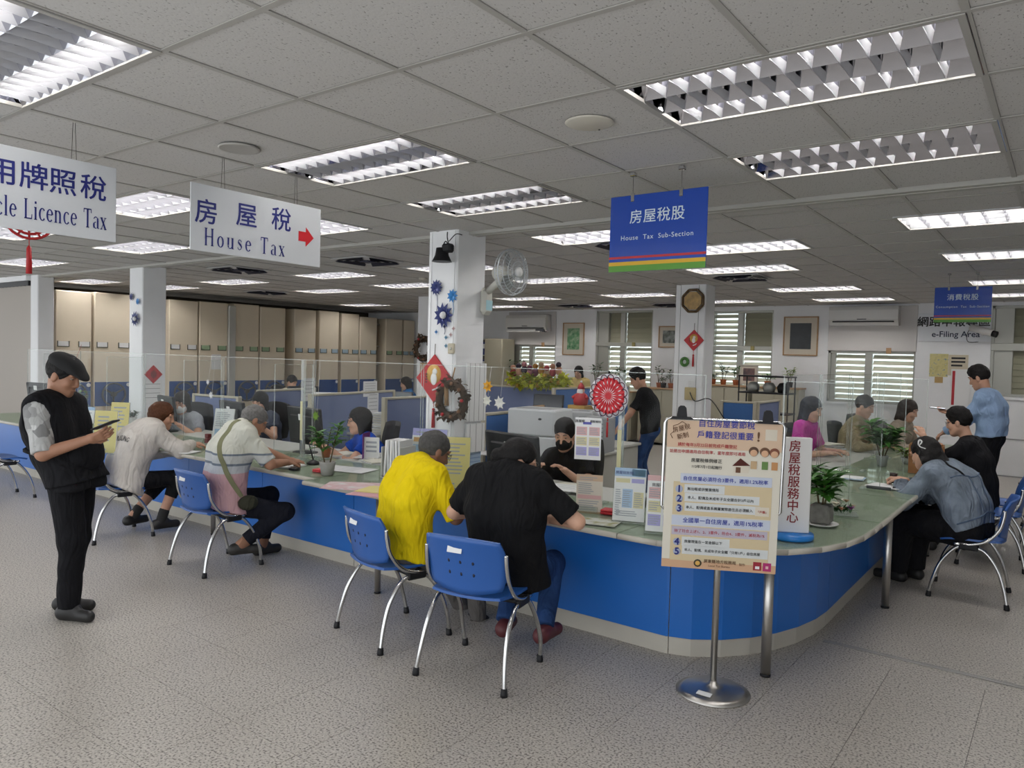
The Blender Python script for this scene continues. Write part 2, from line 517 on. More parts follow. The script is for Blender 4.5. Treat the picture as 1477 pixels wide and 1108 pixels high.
def hair_sdf(style, c, R, sc, T, down=Vector((0, 0, -1))):
    d = SDF()
    E = lambda x, y, z, a, b, q, k=.02, sub=False: d.ell(T(x, y, z), (a * sc, b * sc, q * sc), R, k * sc, None, sub)
    E(0, -.014, .036, .087, .104, .099)
    if style in ('short', 'crop', 'thick'):
        if style == 'thick': E(0, .0, .09, .075, .088, .062, .03)
        E(0, .115, -.055, .115, .093, .118, sub=True)
        for s in (-1, 1): E(s * .105, .012, -.085, .06, .04, .095, sub=True)
        d.cut(R @ Vector((0, -.35, -1)), T(0, -.05, -.062 if style != 'crop' else -.04))
    elif style in ('bob', 'longbob'):
        z = -.115 if style == 'bob' else -.155
        for s in (-1, 1): d.cap(T(s * .062, -.01, .03), T(s * .072, -.005, z), .036 * sc, .030 * sc, k=.03)
        d.cap(T(0, -.06, .02), T(0, -.06, z), .062 * sc, .05 * sc, k=.05)
        E(0, .135, -.055, .062, .112, .118, sub=True)
        E(0, .11, -.14, .075, .07, .1, sub=True)
        d.cut(R @ Vector((0, -.1, -1)), T(0, -.05, z - .01))
    elif style == 'long':
        for s in (-1, 1): d.cap(T(s * .058, -.02, .02), T(s * .066, -.03, -.13), .036 * sc, .036 * sc, k=.03)
        a = T(0, -.058, .0)
        b = a + down.normalized() * .30 * sc
        d.cap(a, b, .066 * sc, .05 * sc, k=.05)
        for s in (-1, 1): d.cap(T(s * .05, -.05, -.05), b + R @ Vector((s * .05, 0, .03)), .04 * sc, .032 * sc, k=.04)
        E(0, .125, -.06, .068, .108, .122, sub=True)
    elif style == 'bun':
        E(0, -.118, .0, .045, .042, .045, .02)
        E(0, .118, -.055, .105, .098, .12, sub=True)
        for s in (-1, 1): E(s * .105, .008, -.05, .06, .048, .085, sub=True)
        d.cut(R @ Vector((0, -.35, -1)), T(0, -.05, -.075))
    return d

def person(name, label, base, face, J, top, bottom, hair=('short', (.012, .010, .009)), sk='mid', shoes=(.015, .014, .014), res=.011, group=None,
           sc=1.0, gl=False, mask=None, sleeve=.55, rs=1.0, wr=.003, cap_=False, socks=None, hem=.10, legw=1.0, vest=None, collar=True, legcut=None, cloth2=None, loose=0.0, shoe_len=.25):
    """J: joints in the person's own frame (x right, y forward, z up from the floor at base)."""
    rt = thing(name, label, 'person', (base[0], base[1], 0), -math.radians(face), group)
    M = wm(rt)
    g = lambda k: M @ Vector(J[k])
    B3 = M.to_3x3()
    hip, nk, hd = g('hip'), g('neck'), g('head')
    tw = J.get('twist', 0.0)
    rgt = (B3 @ rotz(-math.radians(tw)) @ Vector((1, 0, 0)))
    rgh = B3 @ Vector((1, 0, 0))
    axis = (nk - hip).normalized()
    fwdv = rgt.cross(axis) * -1
    fwdv = axis.cross(rgt)
    rgt2 = (rgt - axis * rgt.dot(axis)).normalized()
    back = -fwdv
    bul = J.get('bulge', .03)
    shw = J.get('shw', .165) * sc
    q = lambda t: hip * (1 - t) + nk * t + back * bul * math.sin(PI * min(1, t * 1.05))
    fat = J.get('fat', 1.0)
    shoul = {s: q(.87) + (rgt2 * s * shw) + Vector(J.get('sh' + ('R' if s > 0 else 'L'), (0, 0, 0))) for s in (-1, 1)}
    L1, L2 = .285 * sc, .255 * sc
    arms = {}
    for s, n in ((1, 'R'), (-1, 'L')):
        hnd = g('hand' + n)
        hint = B3 @ Vector(J.get('elb' + n, (s * .6, -.5, -.7)))
        e = ik(shoul[s], hnd, L1, L2, hint)
        arms[s] = (shoul[s], e, e + (hnd - e).normalized() * min((hnd - e).length, L2 * 1.15))
    legs = {}
    for s, n in ((1, 'R'), (-1, 'L')):
        h0 = hip + rgh * s * .085 * sc + Vector((0, 0, -.01))
        ft = g('foot' + n)
        an = ft + Vector((0, 0, .075))
        kn = ik(h0, an, .43 * sc, .42 * sc, B3 @ Vector(J.get('kn' + n, (s * .15, 1, .6))))
        legs[s] = (h0, kn, an)
    # head
    hf = B3 @ Vector(J.get('look', (0, 1, -.2)))
    R = frame(hf, J.get('up', (0, 0, 1)))
    hsc = 1.0 * J.get('hsc', 1.0) * sc
    nb = q(.95)
    hs, T = head_sdf(hd, R, hsc, (nb, hd + R @ Vector((0, -.022, -.06)) * hsc, .053 * hsc))
    body = [hs.mesh(min(res, .0065))]
    # torso and limbs of the body
    d = SDF()
    def trunk(d, add, z0=0.0, hw=1.0):
        for t0, t1, w0, w1, a0, a1 in ((z0, .30, .085, .075, .105, .098), (.30, .62, .075, .085, .098, .107), (.62, .86, .085, .085, .107, .085)):
            for s in (-1, 1):
                d.cap(q(t0) + rgt2 * s * w0 * sc * hw, q(t1) + rgt2 * s * w1 * sc * hw, (a0 * fat * rs + add) * sc, (a1 * (fat * .6 + .4) * rs + add) * sc, k=.05)
        d.cap(shoul[-1], shoul[1], (.055 + add) * sc, k=.05)
        d.cap(q(.80), q(.97), (.085 + add * .5) * sc, (.055 + add * .4) * sc, k=.05)
    trunk(d, -.012)
    body.append(d.mesh(.02))
    for s in (-1, 1):
        a, e, w = arms[s]
        d = SDF(); d.cap(a, e, .047 * sc, .040 * sc, k=.02); d.cap(e, w, .041 * sc, .027 * sc, k=.02)
        body.append(d.mesh(.009 if res < .013 else .013))
        n = 'R' if s > 0 else 'L'
        hfw = B3 @ Vector(J['hf' + n]) if 'hf' + n in J else (w - e)
        pl = B3 @ Vector(J.get('pl' + n, (0, 0, -1)))
        body.append(hand_parts(w, hfw, pl, J.get('curl' + n, .6), side=-s, h=.0045 if res < .013 else .007, sc=.97 * sc))
        h0, kn, an = legs[s]
        if 'noleg' not in J and (legcut or socks):
            d = SDF(); d.cap(h0, kn, .08 * sc, .058 * sc, k=.03); d.cap(kn, an, .056 * sc, .037 * sc, k=.03)
            body.append(d.mesh(.012))
    nets_obj('body', body, skin(sk), rt)
    # shirt
    d = SDF()
    trunk(d, .012 + loose, z0=-hem)
    for s in (-1, 1):
        a, e, w = arms[s]
        if sleeve <= .0: continue
        if sleeve <= 1:
            c = a + (e - a) * sleeve
            d.cap(a, a + (e - a) * min(1.0, sleeve + .12), (.064 + loose * .6) * sc, (.062 + loose * .6) * sc, k=.035, cut=((e - a), c))
        else:
            c = e + (w - e) * (sleeve - 1)
            d.cap(a, e, (.064 + loose * .6) * sc, (.055 + loose * .6) * sc, k=.03); d.cap(e, e + (w - e) * min(1.1, sleeve - .9), (.055 + loose * .6) * sc, (.040 + loose * .5) * sc, k=.025, cut=((w - e), c))
    d.cut((hip - nk).normalized(), q(-hem))
    pr = [d.mesh(res, wr)]
    sh = nets_obj('shirt', pr, top, rt)
    if collar:
        d = SDF()
        m = MB()
        cx = q(.965); ax_ = (hd + R @ Vector((0, -.03, -.06)) - cx).normalized()
        Rm = frame(fwdv, ax_)
        pts = [cx + Rm @ Vector((math.sin(a) * .064, math.cos(a) * .066 - .004, .012 - .022 * (math.cos(a) > .8))) * sc for a in [2 * PI * i / 20 for i in range(21)]]
        m.tube(pts, [.012 * sc] * 21, 6).build('collar', top if collar is True else collar, rt, world=True)
    if vest:
        d = SDF(); trunk(d, .026 + loose, z0=-.22)
        for s in (-1, 1): d.ell(shoul[s] + (arms[s][1] - shoul[s]) * .22 + rgt2 * s * .03, (.075, .085, .10), None, .01, None, True)
        d.cut((hip - nk).normalized(), q(-.20))
        nets_obj('vest', [d.mesh(res, .003)], vest, rt)
    # trousers
    if 'noleg' not in J:
        d = SDF()
        for s in (-1, 1):
            h0, kn, an = legs[s]
            d.cap(q(.10) + rgt2 * s * .075 * sc, hip + rgh * s * .075 * sc + Vector((0, 0, -.01)), (.104 * (fat * .5 + .5)) * sc, .112 * sc, k=.05)
            d.cap(h0, kn, .092 * sc * legw, .070 * sc * legw, k=.04)
            c = kn + (an - kn) * (legcut or .98)
            d.cap(kn, kn + (an - kn) * min(1.06, (legcut or 1.0) + .1), .068 * sc * legw, .054 * sc * legw, k=.03, cut=((an - kn), c))
        nets_obj('trousers', [d.mesh(res, .0025, 30, 1.3)], bottom, rt)
        d = SDF()
        P_ = []
        for s, n in ((1, 'R'), (-1, 'L')):
            an = legs[s][2]; ft = g('foot' + n)
            tf = (B3 @ Vector(J.get('toe' + n, (s * .15, 1, 0)))).normalized()
            d = SDF()
            z = Vector((0, 0, 1))
            d.cap(ft - tf * .045 + z * .040, ft + tf * (shoe_len - .11) + z * .034, .040 * sc, .036 * sc, k=.03)
            d.cap(ft - tf * .03 + z * .05, ft + tf * .04 + z * .075, .040 * sc, .034 * sc, k=.03)
            d.cut((0, 0, -1), ft + z * .002)
            P_.append(d.mesh(.008))
        for pp_ in P_: nets_obj('shoe', [pp_], mat('shoe_%02x%02x%02x' % tuple(int(x * 255) for x in shoes), shoes, .55), rt)
        if socks:
            P_ = []
            for s in (-1, 1):
                h0, kn, an = legs[s]
                d = SDF(); d.cap(an + Vector((0, 0, -.02)), an + (kn - an) * .22, .043 * sc, .046 * sc); P_.append(d.mesh(.011))
            [nets_obj('sock', [pp_], mat('sock_%02x' % int(socks[0] * 255), socks, .9), rt) for pp_ in P_]
    # hair
    hm = mat('hair_%02x%02x%02x' % tuple(int(x * 255) for x in hair[1]), hair[1], .62, bump=.5, bscale=90, var=.25, vscale=60, spec=.18)
    if hair[0] != 'none':
        nets_obj('hair', [hair_sdf(hair[0], hd, R, hsc, T, axis * -1 + back * .15).mesh(.007 if res < .013 else .01, .0022, 150)], hm, rt)
    # face
    ew = mat('eye_white', (.26, .22, .19), .5, spec=.2); ei = mat('eye_dark', (.02, .012, .008), .2)
    for s in (-1, 1):
        m = MB(); m.ball(T(s * .033, .0745, .008), (.0125 * hsc, .0115 * hsc, .0065 * hsc), 10, 8, R)
        m.m(1).ball(T(s * .033, .0805, .008), .0062 * hsc, 8, 6)
        m.m(2).tube([T(s * .018, .089, .0165), T(s * .033, .0925, .019), T(s * .048, .083, .0155)], .0026 * hsc, 6)
        m.build('eye', [ew, ei, skin(sk)], rt, world=True)
        MB().tube([T(s * .016, .0905, .034), T(s * .034, .0915, .040), T(s * .053, .077, .034)], [.003 * hsc, .0042 * hsc, .002 * hsc], 6).build('eyebrow', hm, rt, world=True)
    if mask is None:
        MB().tube([T(-.022, .092, -.068), T(-.008, .0995, -.0655), T(0, .0995, -.067), T(.008, .0995, -.0655), T(.022, .092, -.068)], [.002, .0042, .004, .0042, .002], 6).build('mouth', mat('lips_' + sk, [x * .75 for x in skin(sk).node_tree.nodes['Principled BSDF'].inputs['Base Color'].default_value[:3]], .5), rt, world=True)
    else:
        d = SDF(); e = lambda x, y, z, a, b, qq: d.ell(T(x, y, z), (a * hsc, b * hsc, qq * hsc), R, .03)
        e(0, .034, -.052, .069, .085, .066); d.cut(R @ Vector((0, -1, 0)), T(0, .02, 0))
        nets_obj('face_mask', [d.mesh(.008)], mask, rt)
    if gl:
        gm = mat('spectacle_frame', (.03, .025, .02) if gl is True else gl, .3, .3)
        m = MB()
        for s in (-1, 1):
            pts = [T(s * .034 + .024 * math.cos(a), .107 - .012 * abs(math.cos(a)) * (s * math.cos(a) > 0), .006 + .019 * math.sin(a)) for a in [2 * PI * i / 14 for i in range(15)]]
            m.tube(pts, .0018, 5, False)
            m.tube([T(s * .058, .096, .010), T(s * .078, .04, .012), T(s * .082, -.01, .004)], .0019, 5)
        m.tube([T(-.010, .108, .010), T(.010, .108, .010)], .0018, 5)
        m.build('spectacles', gm, rt, world=True)
    rt_info = dict(arms=arms, legs=legs, T=T, q=q, rgt=rgt2, fwd=fwdv, R=R, shoul=shoul, rt=rt, B3=B3)
    rt_info['shirt'] = sh
    return rt_info

def snap(o, pts, off):
    """points moved onto the surface of mesh object o and lifted by off (world)"""
    from mathutils.bvhtree import BVHTree
    M = wm(o); me = o.data
    bv = BVHTree.FromPolygons([M @ v.co for v in me.vertices], [p.vertices[:] for p in me.polygons])
    out = []
    for p in pts:
        c, n, _, _ = bv.find_nearest(Vector(p)); out.append(c + n * off)
    return out

def JX(base, face):
    """pixel -> joint in the frame of a person at base facing face degrees (from +y towards +x), on the sagittal plane x = lx"""
    Mx = Matrix.Translation(Vector((base[0], base[1], 0))) @ Matrix.Rotation(-math.radians(face), 4, 'Z')
    inv = Mx.inverted()
    n = Mx.to_3x3() @ Vector((1, 0, 0))
    def f(px, py, lx=0.0):
        return (inv @ onp(px, py, n, Mx @ Vector((lx, 0, 0))))[:]
    def fy(px, py, ly=0.0):
        return (inv @ onp(px, py, Mx.to_3x3() @ Vector((0, 1, 0)), Mx @ Vector((0, ly, 0))))[:]
    f.y = fy
    return f

# ------------------------------------------------------------------ common materials
WHITE = mat('wall_paint', (.83, .835, .85), .75, bump=.06, bscale=90, var=.03, vscale=3)
CEILT = None
GREYP = mat('grey_metal', (.52, .52, .49), .45, .3)
CREAM = mat('cream_steel', (.74, .65, .51), .5, var=.03, vscale=2)
CHROME = mat('chrome', (.62, .62, .62), .16, 1.0)
STEEL = mat('brushed_steel', (.55, .53, .50), .33, 1.0, bump=.05, bscale=200)
BLUEPL = mat('blue_plastic', (.022, .10, .36), .36, bump=.04, bscale=300)
BLUELAM = mat('blue_laminate', (.012, .14, .52), .33, var=.04, vscale=2)
BEIGE = mat('beige_laminate', (.50, .47, .41), .5, var=.04, vscale=5)
BLACKP = mat('black_plastic', (.012, .012, .014), .5, spec=.3)
DARKP = mat('dark_grey_plastic', (.05, .052, .058), .5)
PAPER = mat('paper_white', (.80, .80, .80), .8)
GLASSY = clear('acrylic', (.965, .972, .97), .001, .004)
RED = mat('festive_red', (.42, .012, .016), .5)
GOLD = mat('gold_print', (.62, .36, .08), .5)
ALU = mat('window_aluminium', (.42, .42, .38), .45, .5)
INKN = mat('ink_navy', (.012, .018, .17), .6)
INKB = mat('ink_black', (.012, .012, .014), .6)
INKR = mat('ink_red', (.40, .02, .03), .6)
WOOD = mat('light_wood', (.40, .24, .12), .5, var=.15, vscale=12)
BROWNBOX = mat('brown_card', (.38, .22, .11), .8, var=.08, vscale=10)

def speckle(name, base, dark, light, scale, rough):
    m = bpy.data.materials.new(name); m.use_nodes = True
    nt = m.node_tree; b = nt.nodes['Principled BSDF']; L = nt.links.new
    geo = nt.nodes.new('ShaderNodeNewGeometry')
    n1 = nt.nodes.new('ShaderNodeTexNoise'); n1.inputs['Scale'].default_value = scale; n1.inputs['Detail'].default_value = 1.5; n1.inputs['Roughness'].default_value = .45
    L(geo.outputs['Position'], n1.inputs['Vector'])
    r1 = nt.nodes.new('ShaderNodeValToRGB')
    e = r1.color_ramp.elements
    e[0].position = .36; e[0].color = (*dark, 1); e[1].position = .47; e[1].color = (*base, 1)
    x = e.new(.58); x.color = (*base, 1); x = e.new(.68); x.color = (*light, 1)
    L(n1.outputs['Fac'], r1.inputs[0])
    n2 = nt.nodes.new('ShaderNodeTexNoise'); n2.inputs['Scale'].default_value = .9; n2.inputs['Detail'].default_value = 5
    L(geo.outputs['Position'], n2.inputs['Vector'])
    mx = nt.nodes.new('ShaderNodeMix'); mx.data_type = 'RGBA'; mx.blend_type = 'MULTIPLY'; mx.inputs[0].default_value = 1
    r2_ = nt.nodes.new('ShaderNodeValToRGB'); r2_.color_ramp.elements[0].color = (.86, .85, .84, 1); r2_.color_ramp.elements[1].color = (1, 1, 1, 1)
    r2_.color_ramp.elements[0].position = .3; r2_.color_ramp.elements[1].position = .7
    L(n2.outputs['Fac'], r2_.inputs[0]); L(r1.outputs[0], mx.inputs[6]); L(r2_.outputs[0], mx.inputs[7]); L(mx.outputs[2], b.inputs['Base Color'])
    r3 = nt.nodes.new('ShaderNodeMapRange'); r3.inputs[3].default_value = rough - .1; r3.inputs[4].default_value = rough + .14
    L(n2.outputs['Fac'], r3.inputs[0]); L(r3.outputs[0], b.inputs['Roughness'])
    return m
FLOORM = speckle('terrazzo_floor', (.50, .465, .42), (.17, .15, .135), (.62, .58, .53), 95, .36)
TOPM = speckle('counter_laminate', (.47, .475, .41), (.40, .40, .34), (.55, .55, .48), 60, .3)

def ceil_mat():
    m = bpy.data.materials.new('mineral_fibre'); m.use_nodes = True
    nt = m.node_tree; b = nt.nodes['Principled BSDF']; L = nt.links.new
    geo = nt.nodes.new('ShaderNodeNewGeometry')
    v = nt.nodes.new('ShaderNodeTexNoise'); v.inputs['Scale'].default_value = 105; v.inputs['Detail'].default_value = 1
    mp = nt.nodes.new('ShaderNodeMapping'); mp.inputs['Scale'].default_value = (1.3, .7, 1)
    L(geo.outputs['Position'], mp.inputs[0]); L(mp.outputs[0], v.inputs['Vector'])
    r = nt.nodes.new('ShaderNodeValToRGB'); e = r.color_ramp.elements
    e[0].position = .27; e[0].color = (.24, .23, .215, 1); e[1].position = .36; e[1].color = (.52, .505, .49, 1)
    L(v.outputs['Fac'], r.inputs[0]); L(r.outputs[0], b.inputs['Base Color'])
    b.inputs['Roughness'].default_value = .9
    bp = nt.nodes.new('ShaderNodeBump'); bp.inputs['Strength'].default_value = .4; bp.inputs['Distance'].default_value = .003
    L(v.outputs['Fac'], bp.inputs['Height']); L(bp.outputs[0], b.inputs['Normal'])
    return m
CEILT = ceil_mat()
TBAR = mat('ceiling_bar', (.38, .365, .34), .5)

# ------------------------------------------------------------------ floor
fl = thing('floor', None, None, (0, 0, 0)); fl['kind'] = 'structure'
GAP = .0022
FX0, FX1, FY0, FY1 = -2.24 - .45 * 4, 2.71, -.53 - .45, -.53 + .45 * 8
MB().box(-16, -3.2, -.10, 5.5, 12.2, -.006).build('floor_bed', mat('joint_dark', (.09, .085, .08), .9), fl)
tm = MB().box(0, 0, -.03, .45 - GAP, .45 - GAP, 0)
first = None
ny = 8
for i in range(11):
    for j in range(-1, 7):
        x = 1.36 + .45 * (i - 8); y = -.53 + .45 * j
        if first is None:
            first = MB().box(0, 0, -.006, .45 - GAP, .45 - GAP, 0).build('tile', FLOORM, fl); first.location = (x, y, 0)
        else:
            c = first.copy(); COL.objects.link(c); c.parent = fl; c.location = (x, y, 0)
xa, xb = 1.36 - .45 * 8, 1.36 + .45 * 3
ya, yb = -.53 - .45, -.53 + .45 * 7
m = MB()
m.box(-16, -3.2, -.006, xa - GAP, 12.2, 0).box(xb, -3.2, -.006, 5.5, 12.2, 0).box(xa, -3.2, -.006, xb - GAP, ya - GAP, 0).box(xa, yb, -.006, xb - GAP, 12.2, 0)
m.build('terrazzo_field', FLOORM, fl)
s_ = MB(); s_.cb(.95, 2.765, 0, 2.6, 2.805, .006, .003); s_.box(.95, 2.784, .006, 2.6, 2.787, .0075)
tag(s_.build('trim_1', mat('strip_grey', (.30, .29, .28), .5, .4)), kind='structure')

# ------------------------------------------------------------------ ceiling lights: centre x, y
NEAR = [(-1.2, -.9), (-1.2, .9), (-1.2, 2.1), (1.2, .9), (1.2, 2.1), (1.2, -.9)]
MID = [(-3.6, .9), (-3.42, 2.18), (-6.05, 2.1), (-6.2, .9), (-9.1, 2.13), (1.62, 4.25), (1.65, 6.35), (-1.25, 3.72), (-.45, 4.9)]
FAR = [(-11.3, 3.9), (-8.75, 4.97), (-11.0, 5.12), (-6.28, 4.95), (-8.6, 6.72), (-6.34, 6.5), (-4.09, 5.01), (-1.0, 6.5), (-3.75, 6.7), (-6.0, 9.26), (-3.74, 9.24), (-.88, 9.1), (-.79, 11.05),
       (-5.75, 11.2), (1.62, 8.95), (1.65, 10.9), (-10.8, 9.6), (-7.8, 10.9), (-3.0, 10.9)]
LW, LD = .60, .30
HOLES = [(x - LW, y - LD, x + LW, y + LD) for x, y in NEAR + MID + FAR]
PILL = [(-2.34, 3.055, .34, .39), (-8.015, 3.195, .35, .33), (-11.08, 3.08, .27, .24), (-2.245, 8.13, .45, .34), (-7.61, 8.40, .36, .36)]

def rect_minus(rs, h):
    out = []
    for (a, b, c, d) in rs:
        x0, y0, x1, y1 = max(a, h[0]), max(b, h[1]), min(c, h[2]), min(d, h[3])
        if x1 - x0 < .004 or y1 - y0 < .004: out.append((a, b, c, d)); continue
        if y0 - b > .004: out.append((a, b, c, y0))
        if d - y1 > .004: out.append((a, y1, c, d))
        if x0 - a > .004: out.append((a, y0, x0, y1))
        if c - x1 > .004: out.append((x1, y0, c, y1))
    return out

ce = thing('ceiling', None, None, (0, 0, ZC)); ce['kind'] = 'structure'
XS = [.6 * k for k in range(-22, 9)]
YN = [.6 * k for k in range(-5, 6)]
YF = [3.14] + [3.42 + .6 * k for k in range(0, 15)] + [12.2]
cells = []
for ys in (YN, YF):
    for j in range(len(ys) - 1):
        for i in range(len(XS) - 1):
            cells.append((XS[i], ys[j], XS[i + 1], ys[j + 1]))
whole, cutc = [], []
g_ = .009
for c in cells:
    r = [(c[0] + g_, c[1] + g_, c[2] - g_, c[3] - g_)]
    for h in HOLES: r = rect_minus(r, h)
    if len(r) == 1 and abs(c[2] - c[0] - .6) < .01 and abs(c[3] - c[1] - .6) < .01 and abs(r[0][2] - r[0][0] - (.6 - 2 * g_)) < .01 and abs(r[0][3] - r[0][1] - (.6 - 2 * g_)) < .01: whole.append(c)
    else: cutc += r
def seen(c):
    p = Vector(((c[0] + c[2]) / 2, (c[1] + c[3]) / 2, ZC)) - CAM
    z = p.dot(fw)
    return z > .3 and abs(p.dot(r2) / z) < .80 and abs(p.dot(u2) / z) < .62
vis = sorted([c for c in whole if seen(c)], key=lambda c: (Vector(((c[0] + c[2]) / 2, (c[1] + c[3]) / 2, ZC)) - CAM).length)
near_t = vis[:300]
ns = set(near_t)
tile0 = None
for c in near_t:
    if tile0 is None:
        tile0 = MB().cb(-.3 + g_, -.3 + g_, .005, .3 - g_, .3 - g_, .020, .004).build('tile', CEILT, ce)
        o = tile0
    else:
        o = tile0.copy(); COL.objects.link(o); o.parent = ce
    o.location = ((c[0] + c[2]) / 2, (c[1] + c[3]) / 2, random.uniform(-.001, .0015))
m = MB()
for (a, b, c, d) in [(c[0] + g_, c[1] + g_, c[2] - g_, c[3] - g_) for c in whole if c not in ns] + cutc:
    m.box(a, b, .005, c, d, .018)
m.build('distant_tiles', CEILT, ce, kind='stuff')
MB().box(-16, -3.2, .20, 5.5, 12.4, .26).build('slab', mat('slab_dark', (.12, .11, .10), .9), ce)
bar_w = .012
def bars(axis, pos, lo, hi):
    seg = [(lo, hi)]
    for (x0, y0, x1, y1) in HOLES:
        a0, a1, p0, p1 = (x0, x1, y0, y1) if axis == 'x' else (y0, y1, x0, x1)
        if p0 - .002 < pos - bar_w and pos + bar_w < p1 + .002:
            ns_ = []
            for s0, s1 in seg:
                if a1 <= s0 or a0 >= s1: ns_.append((s0, s1)); continue
                if a0 - s0 > .01: ns_.append((s0, a0))
                if s1 - a1 > .01: ns_.append((a1, s1))
            seg = ns_
    m = MB()
    for s0, s1 in seg:
        if axis == 'x': m.box(s0, pos - bar_w, 0, s1, pos + bar_w, .004).box(s0, pos - .002, .004, s1, pos + .002, .03)
        else: m.box(pos - bar_w, s0, .0005, pos + bar_w, s1, .0042).box(pos - .002, s0, .004, pos + .002, s1, .03)
    if seg: m.build('grid_bar', TBAR, ce)
for x in XS: bars('y', x, -3, 3.0); bars('y', x, 3.14, 12.2)
for y in YN[:-1]: bars('x', y, XS[0], XS[-1])
for y in YF[1:-1]: bars('x', y, XS[0], XS[-1])
bm_ = MB(); bm_.cb(XS[0], 3.0, -.022, XS[-1], 3.14, .03, .004); bm_.box(XS[0], 3.055, -.026, XS[-1], 3.06, -.022)
tag(bm_.build('trim_2', mat('beam_grey', (.40, .39, .36), .6)).copy(), None) if False else tag(bm_.build('trim_2', mat('beam_grey', (.40, .39, .36), .6)), kind='structure')
bpy.data.objects['trim_2'].location = (0, 0, ZC)

# ------------------------------------------------------------------ louvred ceiling lights
MIRROR = mat('louvre_mirror', (.55, .55, .60), .10, 1.0)
LOUV = mat('louvre_white', (.62, .62, .66), .30, .35)
TUBE_ON = mat('lit_tube', (1.0, .97, .93), .4, emit=TUBE)
TUBE_OFF = mat('unlit_tube', (.75, .75, .76), .4)

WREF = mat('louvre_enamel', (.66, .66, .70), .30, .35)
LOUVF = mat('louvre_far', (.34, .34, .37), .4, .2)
def make_light(detail, lit, label):
    t = thing('ceiling_light', label, 'ceiling light', (0, 0, ZC), 0, 'louvred ceiling lights')
    w, d, b = LW - .003, LD - .003, .022
    m = MB()
    for q in ((-w, -d, w, -d + b), (-w, d - b, w, d), (-w, -d + b, -w + b, d - b), (w - b, -d + b, w, d - b)):
        m.box(q[0], q[1], -.004, q[2], q[3], .012)
    m.build('frame', TBAR, t)
    m = MB()
    wi, di = w - b, d - b
    m.box(-w, -d, .105, w, d, .11)
    for s in (-1, 1):
        m.box(s * w - .004, -d, .0, s * w + .004, d, .11); m.box(-w, s * d - .004, 0, w, s * d + .004, .11)
    cw = 2 * di / 3
    n = 6
    for r_ in range(3):                       # parabolic troughs
        y0 = -di + r_ * cw
        pf = []
        for k in range(n + 1):
            u = -1 + 2 * k / n
            pf.append((y0 + cw / 2 + u * cw / 2, .0 + .085 * (1 - u * u)))
        vs = []; fs = []
        for x in (-wi, wi): vs += [(x, y, z + .004) for y, z in pf]
        for k in range(n): fs.append((k, k + 1, n + 2 + k, n + 1 + k))
        m.add(vs, fs, True)
    m.build('reflector', MIRROR if detail else WREF, t)
    for r_ in range(3):
        y = -di + (r_ + .5) * cw
        MB().tube([(-wi + .02, y, .052), (wi - .02, y, .052)], .014, 8).build('tube', TUBE_ON if lit[r_] else TUBE_OFF, t)
    nb = 12 if detail else 9
    full = None
    mm = MB()
    for k in range(1, nb):
        x = -wi + 2 * wi * k / nb
        m = MB() if detail else mm
        for r_ in range(3):
            yc = -di + (r_ + .5) * cw
            hh = cw * .5
            for sx in (-1, 1):                # a hollow V blade with a dip in the middle
                vs = [(x + sx * .001 - (x if detail else 0), yc - hh, 0), (x + sx * .001 - (x if detail else 0), yc, .004), (x + sx * .001 - (x if detail else 0), yc + hh, 0),
                      (x + sx * .012 - (x if detail else 0), yc - hh * .95, .038), (x + sx * .012 - (x if detail else 0), yc, .030), (x + sx * .012 - (x if detail else 0), yc + hh * .95, .038)]
                m.add(vs, [(0, 1, 4, 3), (1, 2, 5, 4)])
        if detail:
            if full is None: full = m.build('blade', LOUV, t); o = full
            else: o = full.copy(); COL.objects.link(o); o.parent = t; KIDS[t.name].append(o)
            o.location = (x, 0, 0)
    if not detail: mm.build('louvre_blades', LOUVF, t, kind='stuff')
    return t
protoA = make_light(True, (1, 0, 1), None)
protoB = make_light(False, (1, 1, 1), None)
WHERE = ['cut by the picture corner above the vehicle licence sign', 'above and right of the House Tax arrow sign', 'just before the pillar with the bell speaker', 'largest one, above the big blue sign', 'second largest, right of the big blue sign', 'just out of view behind the camera']
FARL = ['bright far ceiling light right of the pillar by the folding door', 'far ceiling light directly above the second slotted diffuser at the cabinets', 'far ceiling light touching the right edge of the diamond pillar', 'far ceiling light under the red arrow, left of the big diffuser', 'far ceiling light above the filing cabinets, left of the first dark gap', 'far ceiling light ending at the left edge of the tall pillar', 'ceiling light half hidden behind the top of the tall pillar',
 'far ceiling light under the big blue sign, above the far pillar', 'far ceiling light just right of the wall fan', 'thin far light under the wall fan', 'thin far light left of the far pillar top', 'thin far light above the picture right of the bright window', 'thinnest far light above the white air conditioner', 'thinnest far light above the second window', 'light strip behind the small blue sign', 'thin light strip peeking out right of the small blue sign', 'glow of a light at the end of the filing cabinets', 'thinnest far light above the first window', 'thinnest far light half hidden behind the far pillar']
usedA = usedB = False
lab_mid = ['half hidden between the two white signs', 'peeking out behind the red arrow of the house tax sign', 'under the lower edge of the vehicle licence sign', 'behind the red paper fan ornament at the left edge', 'above the folding door', 'long strip beyond the beam at the right edge', 'second strip beyond the beam at the right edge', 'half hidden behind the left edge of the blue house tax sign', 'half hidden behind the right edge of the blue house tax sign']
